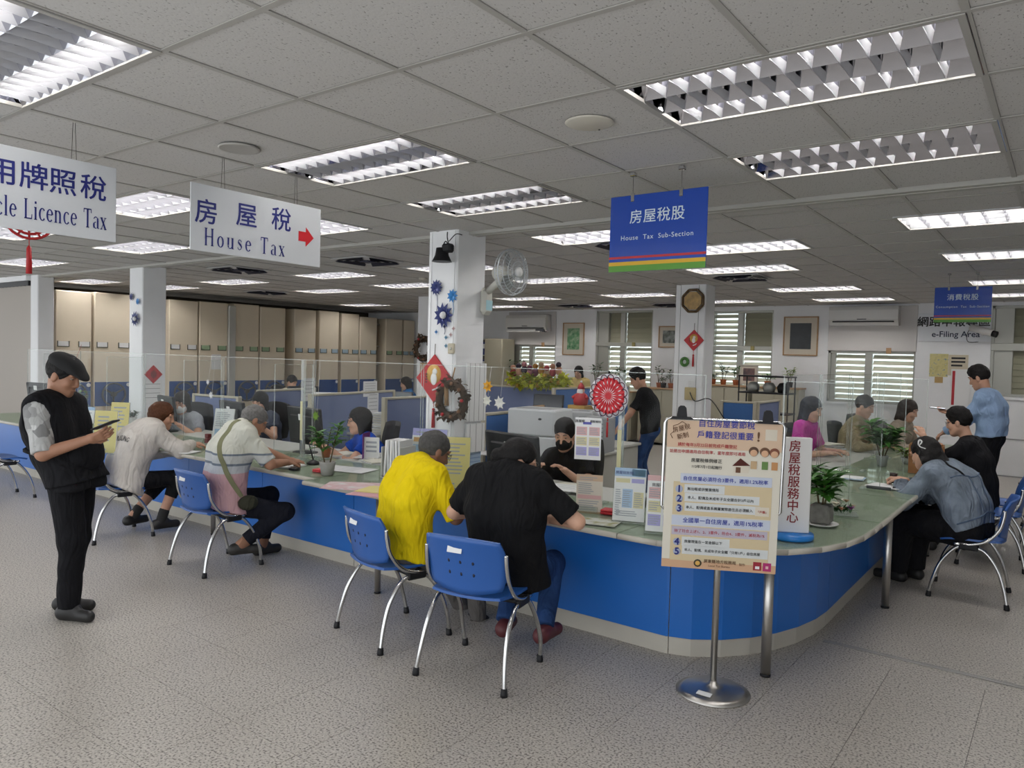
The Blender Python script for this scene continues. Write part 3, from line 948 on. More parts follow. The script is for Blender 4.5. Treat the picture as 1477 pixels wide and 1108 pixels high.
for i, (x, y) in enumerate(NEAR + MID + FAR):
    a = i < len(NEAR)
    src = protoA if a else protoB
    if (a and not usedA) or (not a and not usedB):
        o = src
        if a: usedA = True
        else: usedB = True
        o.location = (x, y, ZC)
    else: o = copy_tree(src, None, (x, y, ZC))
    if i == 4 or i == 3: pass
    if a: o['label'] = 'louvred fluorescent ceiling light, ' + WHERE[i]
    elif i < len(NEAR) + len(MID): o['label'] = 'louvred fluorescent ceiling light, ' + lab_mid[i - len(NEAR)]
    else:
        if 0: col_ = 'by the filing cabinets' if x < -9.8 else 'left of the tall pillar with blue stars' if x < -5 else 'between the two middle pillars' if x < -2.5 else 'right of the far pillar' if x < 0 else 'behind the small blue sign'
        if 0: row_ = 'third row past the beam' if y < 6 else 'fourth row past the beam' if y < 8 else 'next to last row' if y < 10 else 'last row by the windows'
        o['label'] = FARL[i - len(NEAR) - len(MID)]

# air diffusers with dark slots
def diffuser(x, y, label):
    t = thing('air_diffuser', label, 'air vent', (x, y, ZC), 0, 'dark slotted ceiling air diffusers')
    MB().cb(-.30, -.30, -.012, .30, .30, -.001, .006).build('panel', mat('diffuser_white', (.55, .55, .56), .5), t)
    dk = mat('slot_navy', (.02, .022, .05), .5)
    for k in range(4):
        M = rotz(k * PI / 2)
        m = MB()
        for r_, h in ((.115, .02), (.185, .022), (.25, .024)):
            v = [M @ Vector(p) for p in ((-r_ + .045, r_, -.0135), (r_ - .045, r_, -.0135), (r_ - .02, r_ + .042, -.022 - h * .5), (-r_ + .02, r_ + .042, -.022 - h * .5))]
            m.add(v, [(0, 1, 2, 3), (3, 2, 1, 0)])
        m.build('vane', dk, t)
    MB().cb(-.07, -.07, -.03, .07, .07, -.012, .01).build('core', dk, t)
for (px, py, lb) in ((345, 388, 'dark slotted air diffuser under the house tax sign'), (530, 375, 'dark slotted air diffuser left of the tall pillar, the largest one'), (385, 421, 'dark slotted air diffuser in front of the filing cabinets'),
                     (1070, 399, 'dark slotted air diffuser below the light strip right of the far pillar'), (830, 440, 'dark slotted air diffuser near the far windows'), (968, 439, 'dark slotted air diffuser half hidden by the far pillar'), (915, 352, 'dark slotted air diffuser half hidden behind the blue house tax sign')):
    p = atz(px, py, ZC); diffuser(p.x, p.y, lb)
# round ceiling discs
p = atz(345, 213, ZC); t = thing('ceiling_speaker', 'round grey ceiling speaker between the white signs', 'speaker', (p.x, p.y, ZC))
MB().lathe([(.105, -.0005), (.108, -.008), (.10, -.012), (.09, -.009)], 28).build('ring', TBAR, t)
MB().lathe([(.0, -.002), (.088, -.003), (.088, -.001)], 28).build('grille', mat('grille_grey', (.30, .30, .27), .8, bump=.8, bscale=400), t)
p = atz(850, 177, ZC); t = thing('ceiling_cover', 'plain round beige ceiling cover plate beside the big light', 'cover plate', (p.x, p.y, ZC))
MB().lathe([(0, -.009), (.10, -.008), (.112, -.003), (.112, 0)], 32).build('plate', mat('cover_beige', (.55, .52, .45), .5), t)
MB().lathe([(0, -.011), (.004, -.011), (.004, -.008)], 8, ctr=(.0, .09, 0)).build('screw', BLACKP, t)
p = atz(610, 401, ZC)
tag(MB().lathe([(0, -.03), (.05, -.028), (.06, -.01), (.06, 0)], 16, ctr=(p.x, p.y, ZC)).build('smoke_detector', mat('cover_beige', (.55, .52, .45), .5)), 'small round smoke detector on the far ceiling left of the tall pillar', 'smoke detector')

# ------------------------------------------------------------------ walls and windows
BY = 12.2
WINS = [  # x0, x1, z0, z1, transom z, blades open: upper, lower, panel above instead of glass
    (-8.62, -7.30, 1.10, 1.98, None, 'panel'),
    (-6.25, -4.90, .98, 2.74, (1.98, 2.06), 'both'),
    (-3.62, -2.42, .98, 2.70, (1.93, 2.02), 'bright'),
    (-1.42, -.02, 1.05, 1.96, None, 'panel'),
    (1.05, 2.45, 1.27, 2.72, (2.0, 2.12), 'closed')]
bw = MB()
edges = sorted([(w[0], w[1], w[2], w[3]) for w in WINS])
x = -16.0
T_ = .22
for (a, b, z0, z1) in edges:
    bw.box(x, BY, 0, a, BY + T_, 3.0)
    bw.box(a, BY, 0, b, BY + T_, z0)
    bw.box(a, BY, z1, b, BY + T_, 3.0)
    x = b
bw.box(x, BY, 0, 5.5, BY + T_, 3.0)
tag(bw.build('wall_back', WHITE), kind='structure')
tag(MB().box(1.09, BY - .02, 0, 5.5, BY - .0005, .02).box(1.09, BY - .012, .595, 5.5, BY - .0005, .61).build('baseboard_back', mat('line_grey', (.3, .3, .3), .6)), kind='structure')
tag(MB().box(5.4, -3.2, 0, 5.55, 12.2, 3.0).build('wall_right', WHITE), kind='structure')
tag(MB().box(-16, 2.9, 0, -15.85, 12.2, 3.0).build('wall_left', WHITE), kind='structure')
LOUVG = None
def louver_mat(name, tr, col):
    m = bpy.data.materials.new(name); m.use_nodes = True
    nt = m.node_tree; nt.nodes.clear(); L = nt.links.new
    o = nt.nodes.new('ShaderNodeOutputMaterial'); d = nt.nodes.new('ShaderNodeBsdfDiffuse'); d.inputs[0].default_value = (*col, 1)
    t = nt.nodes.new('ShaderNodeBsdfTranslucent'); t.inputs[0].default_value = (*col, 1)
    x = nt.nodes.new('ShaderNodeMixShader'); x.inputs[0].default_value = tr
    L(d.outputs[0], x.inputs[1]); L(t.outputs[0], x.inputs[2]); L(x.outputs[0], o.inputs[0])
    return m
LV_OPEN = louver_mat('louvre_glass_pale', .35, (.72, .70, .60))
LV_DULL = louver_mat('louvre_glass_dull', .12, (.34, .33, .25))
def jalousie(par, x0, x1, z0, z1, open_, dull, pitch=.105):
    n = max(3, round((z1 - z0) / pitch)); p = (z1 - z0) / n
    ang = math.radians(38 if open_ else 78)
    base = None
    for k in range(n):
        z = z0 + (k + .5) * p
        if base is None:
            h = p * .56
            dy, dz = math.cos(ang) * h, math.sin(ang) * h
            m = MB()
            m.add([(x0, -dy, -dz), (x1, -dy, -dz), (x1, dy, dz), (x0, dy, dz), (x0, -dy + .003, -dz - .003), (x1, -dy + .003, -dz - .003), (x1, dy + .003, dz - .003), (x0, dy + .003, dz - .003)],
                  [(0, 1, 2, 3), (7, 6, 5, 4), (0, 4, 5, 1), (2, 6, 7, 3), (0, 3, 7, 4), (1, 5, 6, 2)])
            base = m.build('louvre_slat', LV_DULL if dull else LV_OPEN, par); o = base
        else:
            o = base.copy(); COL.objects.link(o); o.parent = par
        o.location = (0, .11, z)
for wi, (x0, x1, z0, z1, tr, kind) in enumerate(WINS):
    w = thing('window_%d' % (wi + 1), None, None, (0, BY, 0)); w['kind'] = 'structure'
    m = MB()
    f = .045
    for (a, b, c, d) in ((x0, z0, x1, z0 + f), (x0, z1 - f, x1, z1), (x0, z0, x0 + f, z1), (x1 - f * .6, z0, x1, z1)): m.cb(a, .01, b, c, .15, d, .004)
    xm = lerp(x0, x1, .5) if kind != 'closed' else x0 + 1.2
    m.cb(xm - .09, .03, z0, xm + .02, .13, z1, .004)
    m.cb(x0 + f, .03, z0, x0 + (.30 if kind != 'panel' or wi == 0 else .12), .12, z1, .004) if kind != 'bright' else None
    if tr: m.cb(x0, -.012, tr[0], x1, .15, tr[1], .006)
    m.build('frame', ALU, w)
    if tr:
        MB().ob((lerp(x0, x1, .69), -.02, lerp(tr[0], tr[1], .5)), (.07, .03, .09)).build('latch', mat('latch_brass', (.30, .25, .10), .4, .6), w)
    xl = x0 + (.30 if kind != 'panel' or wi == 0 else .12)
    if kind == 'bright': xl = x0 + f
    segs = [(z0 + f, (tr[0] if tr else z1 - f), True)]
    if tr: segs.append((tr[1], z1 - f, False))
    for (a, b, low) in segs:
        for (c, d, lft) in ((xl, xm - .10, True), (xm + .03, x1 - f * .6, False)):
            op = (low and kind != 'closed') or (kind == 'bright' and not low and lft)
            jalousie(w, c, d, a, b, op, not op)
    MB().box(x0 + f, .135, z0 + f, x1 - f, .139, z1 - f).build('pane', clear('window_glass', (.9, .93, .92), .02, .05), w)
    MB().box(x0 - .03, -.03, z0 - .04, x1 + .03, .10, z0).build('sill', WHITE, w)
    if kind == 'panel':
        pm = MB(); pm.cb(x0 - .01, -.02, z1, x1 + .01, .02, ZC - .03, .004)
        tag(pm.build('panel_board', mat('panel_offwhite', (.60, .575, .56), .6), w), None)
        MB().box(x0 + .95, -.03, z1 - .04, x0 + 1.03, -.02, z1 + .06).build('hook_plate', WOOD, w)
# far pale yard behind the louvres is the sky itself

# dark recess over the filing cabinets, folding door and pillars
tag(MB().box(-13.6, 3.0, 2.63, -13.5, 12.2, 2.79).build('trim_3', mat('fascia_brown', (.07, .055, .04), .7)), kind='structure')
FD = thing('door_1', None, None, (-11.25, 3.0, 0)); FD['kind'] = 'structure'
pleat = None
for k in range(16):
    x = -.075 - .15 * k
    if pleat is None:
        m = MB()
        m.add([(-.075, 0, .03), (0, -.06, .03), (.075, 0, .03), (.075, 0, 2.62), (0, -.06, 2.62), (-.075, 0, 2.62), (-.075, .012, .03), (0, -.048, .03), (.075, .012, .03), (.075, .012, 2.62), (0, -.048, 2.62), (-.075, .012, 2.62)],
              [(0, 1, 4, 5), (1, 2, 3, 4), (6, 11, 10, 7), (7, 10, 9, 8), (0, 6, 7, 1), (1, 7, 8, 2), (5, 4, 10, 11), (4, 3, 9, 10), (2, 8, 9, 3), (0, 5, 11, 6)])
        pleat = m.build('panel', mat('folding_vinyl', (.50, .46, .42), .4), FD); o = pleat
    else: o = pleat.copy(); COL.objects.link(o); o.parent = FD
    o.location = (x, 0, 0)
MB().box(-2.5, -.07, 2.62, .02, .05, 2.70).build('track', BLACKP, FD)
MB().box(-2.5, -.10, 2.70, .02, .10, 3.0).build('header', WHITE, FD)
for i, (x, y, a, b) in enumerate(PILL):
    o = MB().cb(-a / 2, -b / 2, 0, a / 2, b / 2, 2.95, .012).build('pillar', WHITE)
    o.location = (x, y, 0); o['kind'] = 'structure'
    if i == 0:                                # surface trunking strips on the near pillar
        MB().box(-.135, -b / 2 - .006, 0, -.125, -b / 2, 2.77).build('conduit', WHITE, o)
        MB().box(.125, -b / 2 - .008, 0, .145, -b / 2, 2.77).build('conduit', WHITE, o)
    if i == 3:
        for xx in (-.15, .12): MB().box(xx, -b / 2 - .004, 0, xx + .006, -b / 2, 2.77).build('conduit', mat('line_grey', (.3, .3, .3), .6), o)
        MB().box(.16, -b / 2 - .02, 1.35, .22, -b / 2, 1.75).build('conduit_cover', WHITE, o)

# ------------------------------------------------------------------ service counter
TZ = .74
def offs(path, d):
    """offset a polyline to its left by d"""
    out = []
    for i, p in enumerate(path):
        a = Vector(path[max(i - 1, 0)]); b = Vector(path[min(i + 1, len(path) - 1)])
        t = (b - a).normalized()
        out.append((p[0] - t.y * d, p[1] + t.x * d))
    return out
corner_o = [(.12, 1.63), (.36, 1.635), (.60, 1.685), (.80, 1.79), (.96, 1.93), (1.08, 2.11), (1.155, 2.31), (1.195, 2.55), (1.205, 2.80), (1.205, 3.0)]
corner_i = [(.12, 2.40), (.12, 2.40), (.30, 2.42), (.33, 2.45), (.36, 2.48), (.38, 2.55), (.40, 2.60), (.40, 2.70), (.40, 2.85), (.40, 3.0)]
ct = thing('service_counter', 'long blue fronted L shaped service counter with beige edge and glass covered top', 'counter', (0, 1.9, 0))
GLASS_TOP = clear('table_glass', (.90, .95, .90), .03, .05)
def slab(o, i_):
    poly = o + i_[::-1]
    m = MB(); m.prism(poly, TZ - .035, TZ - .007)
    top = m.build('counter_top', TOPM, ct, world=True)
    m = MB()
    for a in range(len(o) - 1):
        p, q = o[a], o[a + 1]
        t = (Vector(q) - Vector(p)).normalized(); n = Vector((t.y, -t.x))
        vs = []
        for (k, z) in ((0, TZ - .037), (.006, TZ - .034), (.009, TZ - .022), (.006, TZ - .009), (0, TZ - .006)):
            vs += [(p[0] + n.x * k, p[1] + n.y * k, z), (q[0] + n.x * k, q[1] + n.y * k, z)]
        m.add(vs, [(2 * r_, 2 * r_ + 1, 2 * r_ + 3, 2 * r_ + 2) for r_ in range(4)], True)
        for e in (0, 1):
            b = len(m.v) - 10
        m.f.append([b, b + 2, b + 4, b + 6, b + 8]); m.mi.append(0); m.sm.append(False)
        m.f.append([b + 9, b + 7, b + 5, b + 3, b + 1]); m.mi.append(0); m.sm.append(False)
    m.build('edge_band', BEIGE, ct, world=True)
    oo = [(lerp(a[0], b[0], .012), lerp(a[1], b[1], .012)) for a, b in zip(o, i_)]
    MB().prism(oo + i_[::-1], TZ - .006, TZ).build('glass_sheet', GLASS_TOP, ct, world=True)
G = .004
for (a, b, y) in ((-9.6, -6.6, 1.62), (-6.6, -4.12, 1.62), (-4.12, -2.45, 1.62), (-2.45, -1.02, 1.49), (-1.02, .12, 1.635)):
    slab([(a + G, y), (b - G, y)], [(a + G, 2.40), (b - G, 2.40)])
slab([(p[0] + (G if k == 0 else 0), p[1]) for k, p in enumerate(corner_o)], [(p[0] + (G if k < 2 else 0), p[1]) for k, p in enumerate(corner_i)])
for (a, b) in ((3.0, 4.05), (4.05, 5.6), (5.6, 7.1), (7.1, 8.8)):
    slab([(1.205, a + G), (1.205, b - G)], [(.42, a + G), (.42, b - G)])
# body panels and kick board
path = [(-9.6, 1.95), (.28, 1.95), (.42, 2.0), (.56, 2.11), (.68, 2.26), (.77, 2.43), (.84, 2.63), (.885, 2.85), (.90, 3.05), (.90, 8.8)]
def walk(path, cuts):
    """split a path at arc lengths"""
    segs = []; cur = [path[0]]; L = 0; ci = 0
    for i in range(len(path) - 1):
        p, q = Vector(path[i]), Vector(path[i + 1]); d = (q - p).length
        while ci < len(cuts) and cuts[ci] < L + d:
            c = p + (q - p) * ((cuts[ci] - L) / d); cur.append((c.x, c.y)); segs.append(cur); cur = [(c.x, c.y)]; ci += 1
        cur.append((q.x, q.y)); L += d
    segs.append(cur)
    return segs
cuts = [1.2 * k for k in range(1, 8)] + [9.0, 9.88 + .02, 10.55, 11.25, 12.45, 13.65, 14.85, 16.05]
inner = offs(path, .02)
for nm, z0, z1, off, mt in (('front_panel', .105, TZ - .037, 0, BLUELAM), ('kick_board', 0, .10, .012, BEIGE)):
    for sg in walk(path, cuts):
        o = offs(sg, off); i_ = offs(sg, off + .02)
        t0 = (Vector(o[1]) - Vector(o[0])).normalized() * .0025; t1 = (Vector(o[-1]) - Vector(o[-2])).normalized() * .0025
        for L_ in (o, i_):
            L_[0] = (L_[0][0] + t0.x, L_[0][1] + t0.y); L_[-1] = (L_[-1][0] - t1.x, L_[-1][1] - t1.y)
        MB().prism(o + i_[::-1], z0, z1).build(nm, mt, ct, world=True)
MB().box(-9.6, 2.0, 0, .25, 2.02, TZ - .04).box(.84, 3.0, 0, .85, 8.8, TZ - .04).build('back_board', mat('joint_dark', (.09, .085, .08), .9), ct, world=True)
def post(x, y, r=.027, z=TZ - .037):
    o = MB().tube([(x, y, .012), (x, y, z)], r, 16).build('post', STEEL, ct, world=True)
    MB().tube([(x, y, 0), (x, y, .014)], r * 1.05, 16).build('foot_cap', BLACKP, o, world=True)
post(.838, 2.03); post(1.12, 3.75); post(1.12, 5.6); post(1.12, 7.1)
p = aty(546, 770, 1.62); post(p.x, 1.62, .022); post(-.98, 1.72, .022); post(-4.12, 1.80, .022)

# ------------------------------------------------------------------ blue plastic chairs
def shell(f, thick, nu=12, nv=12, k=.4, m=None):
    """curved plate: f(x, y) with x, y in -1..1 gives the middle surface; corners rounded"""
    m = m or MB()
    P = []
    for j in range(nv + 1):
        for i in range(nu + 1):
            u, v = -1 + 2 * i / nu, -1 + 2 * j / nv
            P.append(Vector(f(u * math.sqrt(1 - .5 * k * v * v), v * math.sqrt(1 - .5 * k * u * u))))
    W = nu + 1
    N = []
    for j in range(nv + 1):
        for i in range(nu + 1):
            a = P[j * W + min(i + 1, nu)] - P[j * W + max(i - 1, 0)]; b = P[min(j + 1, nv) * W + i] - P[max(j - 1, 0) * W + i]
            N.append(a.cross(b).normalized())
    n = len(P)
    vs = [p + q * thick / 2 for p, q in zip(P, N)] + [p - q * thick / 2 for p, q in zip(P, N)]
    fs = []
    for j in range(nv):
        for i in range(nu):
            a, b, c, d = j * W + i, j * W + i + 1, (j + 1) * W + i + 1, (j + 1) * W + i
            fs.append((a, b, c, d)); fs.append((n + d, n + c, n + b, n + a))
    rim = [i for i in range(W)] + [j * W + nu for j in range(1, nv + 1)] + [nv * W + i for i in range(nu - 1, -1, -1)] + [j * W for j in range(nv - 1, 0, -1)]
    m.add(vs, fs, True)
    b = len(m.v) - 2 * n
    for q in range(len(rim)):
        a, c = rim[q], rim[(q + 1) % len(rim)]
        m.f.append([b + a, b + n + a, b + n + c, b + c]); m.mi.append(m.cur); m.sm.append(False)
    return m

def bez(p, n=10):
    """smooth polyline through control points (Catmull-Rom)"""
    p = [Vector(q) for q in p]; out = []
    for i in range(len(p) - 1):
        a, b, c, d = p[max(i - 1, 0)], p[i], p[i + 1], p[min(i + 2, len(p) - 1)]
        for k in range(n):
            t = k / n
            out.append(.5 * ((2 * b) + (c - a) * t + (2 * a - 5 * b + 4 * c - d) * t * t + (3 * b - a - 3 * c + d) * t ** 3))
    return out + [p[-1]]

def make_chair():
    t = thing('office_chair', 'x', 'chair', (0, 0, 0), 0, 'blue plastic chairs with chrome legs')
    seat = lambda x, y: (x * .228, y * .215 + .0, .445 + .012 * x * x - .030 * max(0, y) ** 3 + .012 * max(0, -y) ** 2 - .006 * (1 - y * y) * (1 - x * x))
    shell(seat, .013, 12, 12, .45).build('seat', BLUEPL, t)
    def back(x, y):
        z = .635 + y * .145 - .018 * (1 - y) * .5 * (abs(x) < 9) * (1 - x * x)
        return (-x * (.235 + .006 * y), -.235 - .035 * y + .055 * x * x - .012 * y * y, z)
    b = shell(back, .012, 14, 10, .42).build('backrest', BLUEPL, t)
    m = MB()
    for i in (-1, 0, 1):
        for j in (0, 1):
            x, y = i * .30 + .02, .12 - j * .42
            q = Vector(back(x, y)); m.ball(q + Vector((0, -.0045, 0)), (.009, .004, .013), 6, 4); m.ball(q + Vector((0, .0045, 0)), (.009, .004, .013), 6, 4)
    m.build('ventilation_holes', mat('hole_navy', (.004, .008, .03), .6), b, kind='stuff')
    q = Vector(back(.12, .55))
    st = MB().ob(q + Vector((0, -.0085, 0)), (.085, .003, .038), Matrix.Rotation(-.24, 3, 'X'), .001).build('sticker', PAPER, t)
    st['label'] = 'small white inventory sticker'
    for s in (-1, 1):
        hub = (s * .232, .01, .405)
        for (fy, sx) in ((-.24, .262), (.25, .240)):
            g = .5 if fy > 0 else -.5
            pts = bez([(s * .232, .01 + g * .02, .412), (s * .234, fy * .38, .385), (s * .24, fy * .72, .27), (s * .25, fy * .90, .14), (s * sx, fy, .022)], 5)
            l = MB().tube(pts, .0125, 8).build('leg', CHROME, t)
            MB().tube([(s * sx, fy, 0), (s * sx, fy, .012), (s * sx * .995, fy * .985, .04)], [.019, .019, .016], 8).build('rubber_foot', BLACKP, l)
        MB().tube(bez([(s * .238, .10, .418), (s * .24, .0, .425), (s * .242, -.10, .465), (s * .240, -.17, .55), (s * .236, -.195, .64), (s * .234, -.200, .70)], 5), .0115, 8).build('back_support', CHROME, t)
        MB().ob((s * .236, .01, .408), (.03, .13, .05), None, .01).build('joint', BLACKP, t)
    MB().tube([(-.23, .06, .418), (.23, .06, .418)], .012, 8).tube([(-.23, -.04, .418), (.23, -.04, .418)], .012, 8).build('crossbar', BLACKP, t)
    return t
CHA = [  # x, y, heading in degrees from +y towards +x, label
    (-.40, 1.10, -10.5, 'nearest blue chair, empty looking backrest behind the person in black'),
    (-1.15, 1.17, 13, 'blue chair under the man in the yellow polo shirt'),
    (-3.22, 1.27, 2, 'blue chair under the man in the striped pink and white polo'),
    (-4.72, 1.20, 8, 'blue chair under the person in the white jacket'),
    (-7.25, 1.18, 0, 'empty blue chair cut by the picture edge behind the man in the vest'),
    (1.56, 4.52, -92, 'blue chair under the woman in the denim jacket'),
    (1.60, 5.75, -95, 'blue chair right behind the denim woman, under the standing man'),
    (1.62, 6.35, -88, 'blue chair beside the legs of the standing man in the light blue shirt'),
    (2.05, 7.0, -80, 'empty blue waiting chair at the picture edge behind the denim woman'),
    (1.95, 8.1, -100, 'empty blue waiting chair half hidden behind the standing man'),
    (1.98, 9.4, -60, 'farthest blue waiting chair by the back wall, turned to the wall'),
    (2.4, 8.4, -90, 'blue waiting chair in the second row cut by the picture edge')]
chair0 = make_chair()
for i, (x, y, a, lb) in enumerate(CHA):
    if i == 0:
        chair0.location = (x, y, 0); chair0.rotation_euler = (0, 0, -math.radians(a)); chair0['label'] = lb
    else: copy_tree(chair0, None, (x, y, 0), -math.radians(a), lb)

# ------------------------------------------------------------------ the people in the hall
def cloth(name, col, **k): return mat('cloth_' + name, col, .85, bump=.25, bscale=220, var=.05, vscale=9, spec=.12, fold=.55, **k)
BLK = cloth('black', (.012, .012, .014)); NAVY = cloth('navy_black', (.014, .015, .022)); 
JEAN = mat('denim_blue', (.022, .055, .16), .85, bump=.3, bscale=260, var=.35, vscale=7, spec=.15, fold=.5)
JEANL = mat('denim_washed', (.20, .24, .295), .85, bump=.3, bscale=260, var=.40, vscale=6, spec=.15, fold=.9)

# 1 the man standing with his telephone
b, a = (-2.85, .06), 56
j = JX(b, a)
pa = mat('shirt_grey_print', (.33, .33, .33), .8, bump=.1, fold=.4)
def facet(m):
    nt = m.node_tree; bs = nt.nodes['Principled BSDF']; L = nt.links.new
    tc = nt.nodes.new('ShaderNodeTexCoord'); v = nt.nodes.new('ShaderNodeTexVoronoi'); v.inputs['Scale'].default_value = 17; v.distance = 'MANHATTAN'
    L(tc.outputs['Object'], v.inputs['Vector'])
    sp = nt.nodes.new('ShaderNodeSeparateColor'); L(v.outputs['Color'], sp.inputs[0])
    r = nt.nodes.new('ShaderNodeValToRGB'); r.color_ramp.elements[0].color = (.17, .17, .17, 1); r.color_ramp.elements[1].color = (.56, .56, .55, 1)
    L(sp.outputs[0], r.inputs[0]); L(r.outputs[0], bs.inputs['Base Color'])
facet(pa)
V = person('person', 'standing man in flat cap and long black vest looking at his telephone', b, a,
    dict(hip=(0, -.01, .93), neck=j(79, 572), head=j(92, 541), look=(0, 1, -.42), handR=j(127, 634, .16), elbR=(.35, -.6, -.8), handL=j(136, 632, -.10), elbL=(-.4, -.5, -.8),
         hfR=(-.25, 1, .35), plR=(-.7, -.2, .5), hfL=(.35, 1, .4), plL=(.6, -.2, .5), footR=(.07, .02, 0), footL=(-.09, -.10, 0), bulge=.035, shw=.168, fat=1.0),
    pa, cloth('trousers_black', (.010, .010, .012)), hair=('short', (.010, .009, .009)), sk='tan', res=.0095, sleeve=.98, vest=BLK, sc=1.0, wr=.002, collar=BLK, legw=1.12)
# long vest skirt, collar and cap
d = SDF()
q, rg = V['q'], V['rgt']
for s in (-1, 1): d.cap(q(.30) + rg * s * .075, q(-.22) + rg * s * .085, .104, .108, k=.06)
d.cut((0, 0, -1), q(-.28)); d.cut((0, 0, 1), q(.5))
nets_obj('vest_skirt', [d.mesh(.0095, .003)], BLK, V['rt'])
T, R = V['T'], V['R']
d = SDF()
d.ell(T(0, -.012, .070), (.090, .110, .062), R @ Matrix.Rotation(-.12, 3, 'X'))
d.ell(T(0, .075, .058), (.072, .085, .022), R @ Matrix.Rotation(-.42, 3, 'X'), .03)
d.cut(R @ Vector((0, -.1, -1)), T(0, 0, .032))
nets_obj('flat_cap', [d.mesh(.007, .001)], mat('cap_felt', (.012, .012, .013), .9), V['rt'])
# telephone and bag
w = V['arms'][1][2]
ph = thing('smartphone', 'dark smartphone held by the standing man in the vest', 'phone', aty(151, 612, aty(140, 620, .32).y) if False else onp(152, 613, V['B3'] @ Vector((1, 0, 0)), w + V['B3'] @ Vector((-.05, 0, 0))))
Rm = frame(V['B3'] @ Vector((0, 1, .42)), V['B3'] @ Vector((0, -.42, 1)))
MB().ob((0, 0, 0), (.074, .155, .010), Rm, .004).build('case', BLACKP, ph); MB().ob(Rm @ Vector((0, 0, .0056)), (.066, .142, .001), Rm, .0004).build('screen', mat('dark_screen', (.02, .022, .03), .1), ph)
bg = thing('waist_bag', 'black waist bag on the front of the man in the vest', 'bag', onp(124, 655, V['B3'] @ Vector((1, 0, 0)), q(.3)))
d = SDF(); c = Vector(bg.location); f = V['B3'] @ Vector((0, 1, 0)); r_ = V['B3'] @ Vector((1, 0, 0))
d.ell(c, (.15, .085, .125), V['B3'], .03)
nets_obj('pouch', [d.mesh(.011, .002)], BLK, bg)
MB().tube(bez([c + r_ * .13 - f * .02 + W3(0, 0, .05), q(.28) + r_ * .20, q(.3) + r_ * .14 - f * .14, q(.32) - r_ * .1 - f * .15], 6), [.014] * 19, 6).build('strap', BLK, bg, world=True)

# 2 white jacket
b, a = (-4.70, 1.27), 2
j = JX(b, a)
WJ = cloth('white_jacket', (.60, .56, .52))
V2 = person('person', 'seated person in a loose white jacket with printed back, reaching over the counter', b, a,
    dict(hip=(0, .0, .50), neck=j(220, 613), head=j(234, 600), look=(.75, 1, -.30), handR=j(276, 641, .12), elbR=(.8, -.1, -.5), handL=j(258, 650, -.10), elbL=(-.7, 0, -.6),
         hfR=(.2, 1, .0), footR=j(231, 763, .14), footL=j(190, 757, -.12), bulge=.05, shw=.175, fat=1.15, twist=12, knR=(.15, 1, .8), knL=(-.1, 1, .8), plR=(-.3, 0, -1)),
    WJ, BLK, hair=('bob', (.075, .028, .012)), sk='mid', res=.0105, sleeve=1.92, loose=.028, wr=.004, hem=.16, legcut=.45, socks=(.02, .02, .02), shoes=(.012, .012, .012), collar=mat('cloth_teal', (.03, .12, .18), .8))
pc = V2['q'](.50) - V2['fwd'] * .19
up = (V2['q'](.7) - V2['q'](.3)).normalized()
to = text('UNDSUNG', V2['q'](.56) - V2['fwd'] * .24 + V2['rgt'] * .12, V2['rgt'], up, .075, INKB, V2['rt'], bold=.01); to['wrap'] = V2['shirt'].name

# 3 striped polo
b, a = (-3.20, 1.31), 14
j = JX(b, a)
PINK = mat('cloth_striped_polo', (.7, .65, .6), .85, bump=.25, bscale=220, spec=.12, fold=.5, grad=(.50, 1.16, [(0, (.55, .34, .36)), (.37, (.50, .52, .55)), (.46, (.17, .20, .24)), (.485, (.52, .53, .52)), (.58, (.17, .20, .24)), (.605, (.60, .60, .53))]))
V3 = person('person', 'grey haired seated man in white and pink striped polo, writing at the counter', b, a,
    dict(hip=(0, .02, .50), neck=j(352, 611), head=j(366, 608), look=(.25, 1, -.62), up=(0, .5, 1), handR=j(414, 667, .12), elbR=(.8, -.1, -.7), handL=j(418, 664, -.10), elbL=(-.7, -.2, -.5), hfR=(-.3, 1, -.1), hfL=(.4, 1, -.1),
         footR=j(345, 800, .12), footL=j(378, 800, -.12), bulge=.06, shw=.175, fat=1.25, knR=(.25, 1, .9), knL=(-.2, 1, .9), curlR=.9),
    PINK, NAVY, hair=('crop', (.15, .145, .14)), sk='tan', res=.0095, sleeve=.92, gl=True, wr=.0025, legcut=.86, socks=(.26, .13, .08), shoes=(.03, .028, .026))
Q = V3['q']; st = MB(); pth = []
for t, sx, of in ((.93, .03, .02), (.92, .08, -.08), (.80, .11, -.16), (.62, .16, -.14), (.45, .20, -.09), (.28, .22, -.02), (.12, .22, .06)):
    pth.append(Q(t) + V3['rgt'] * sx + V3['fwd'] * of)
OL = mat('strap_olive', (.20, .20, .11), .8)
bag = thing('shoulder_bag', 'olive shoulder bag strap and pouch across the back of the man in the striped polo', 'bag', pth[-1])
pts = snap(V3['shirt'], bez(pth, 6), .006)
m = MB()
for i in range(len(pts) - 1): m.ob((pts[i] + pts[i + 1]) / 2, (.036, (pts[i + 1] - pts[i]).length * 1.15, .007), frame((pts[i + 1] - pts[i]), (pts[i] - Q(.55)).normalized()), .002)
m.build('strap', OL, bag, world=True)
d = SDF(); c = pth[-1] + V3['fwd'] * .05 + W3(0, 0, -.04); d.ell(c, (.035, .08, .06), V3['B3'], .02); nets_obj('pouch', [d.mesh(.01)], cloth('olive_dark', (.05, .05, .035)), bag)

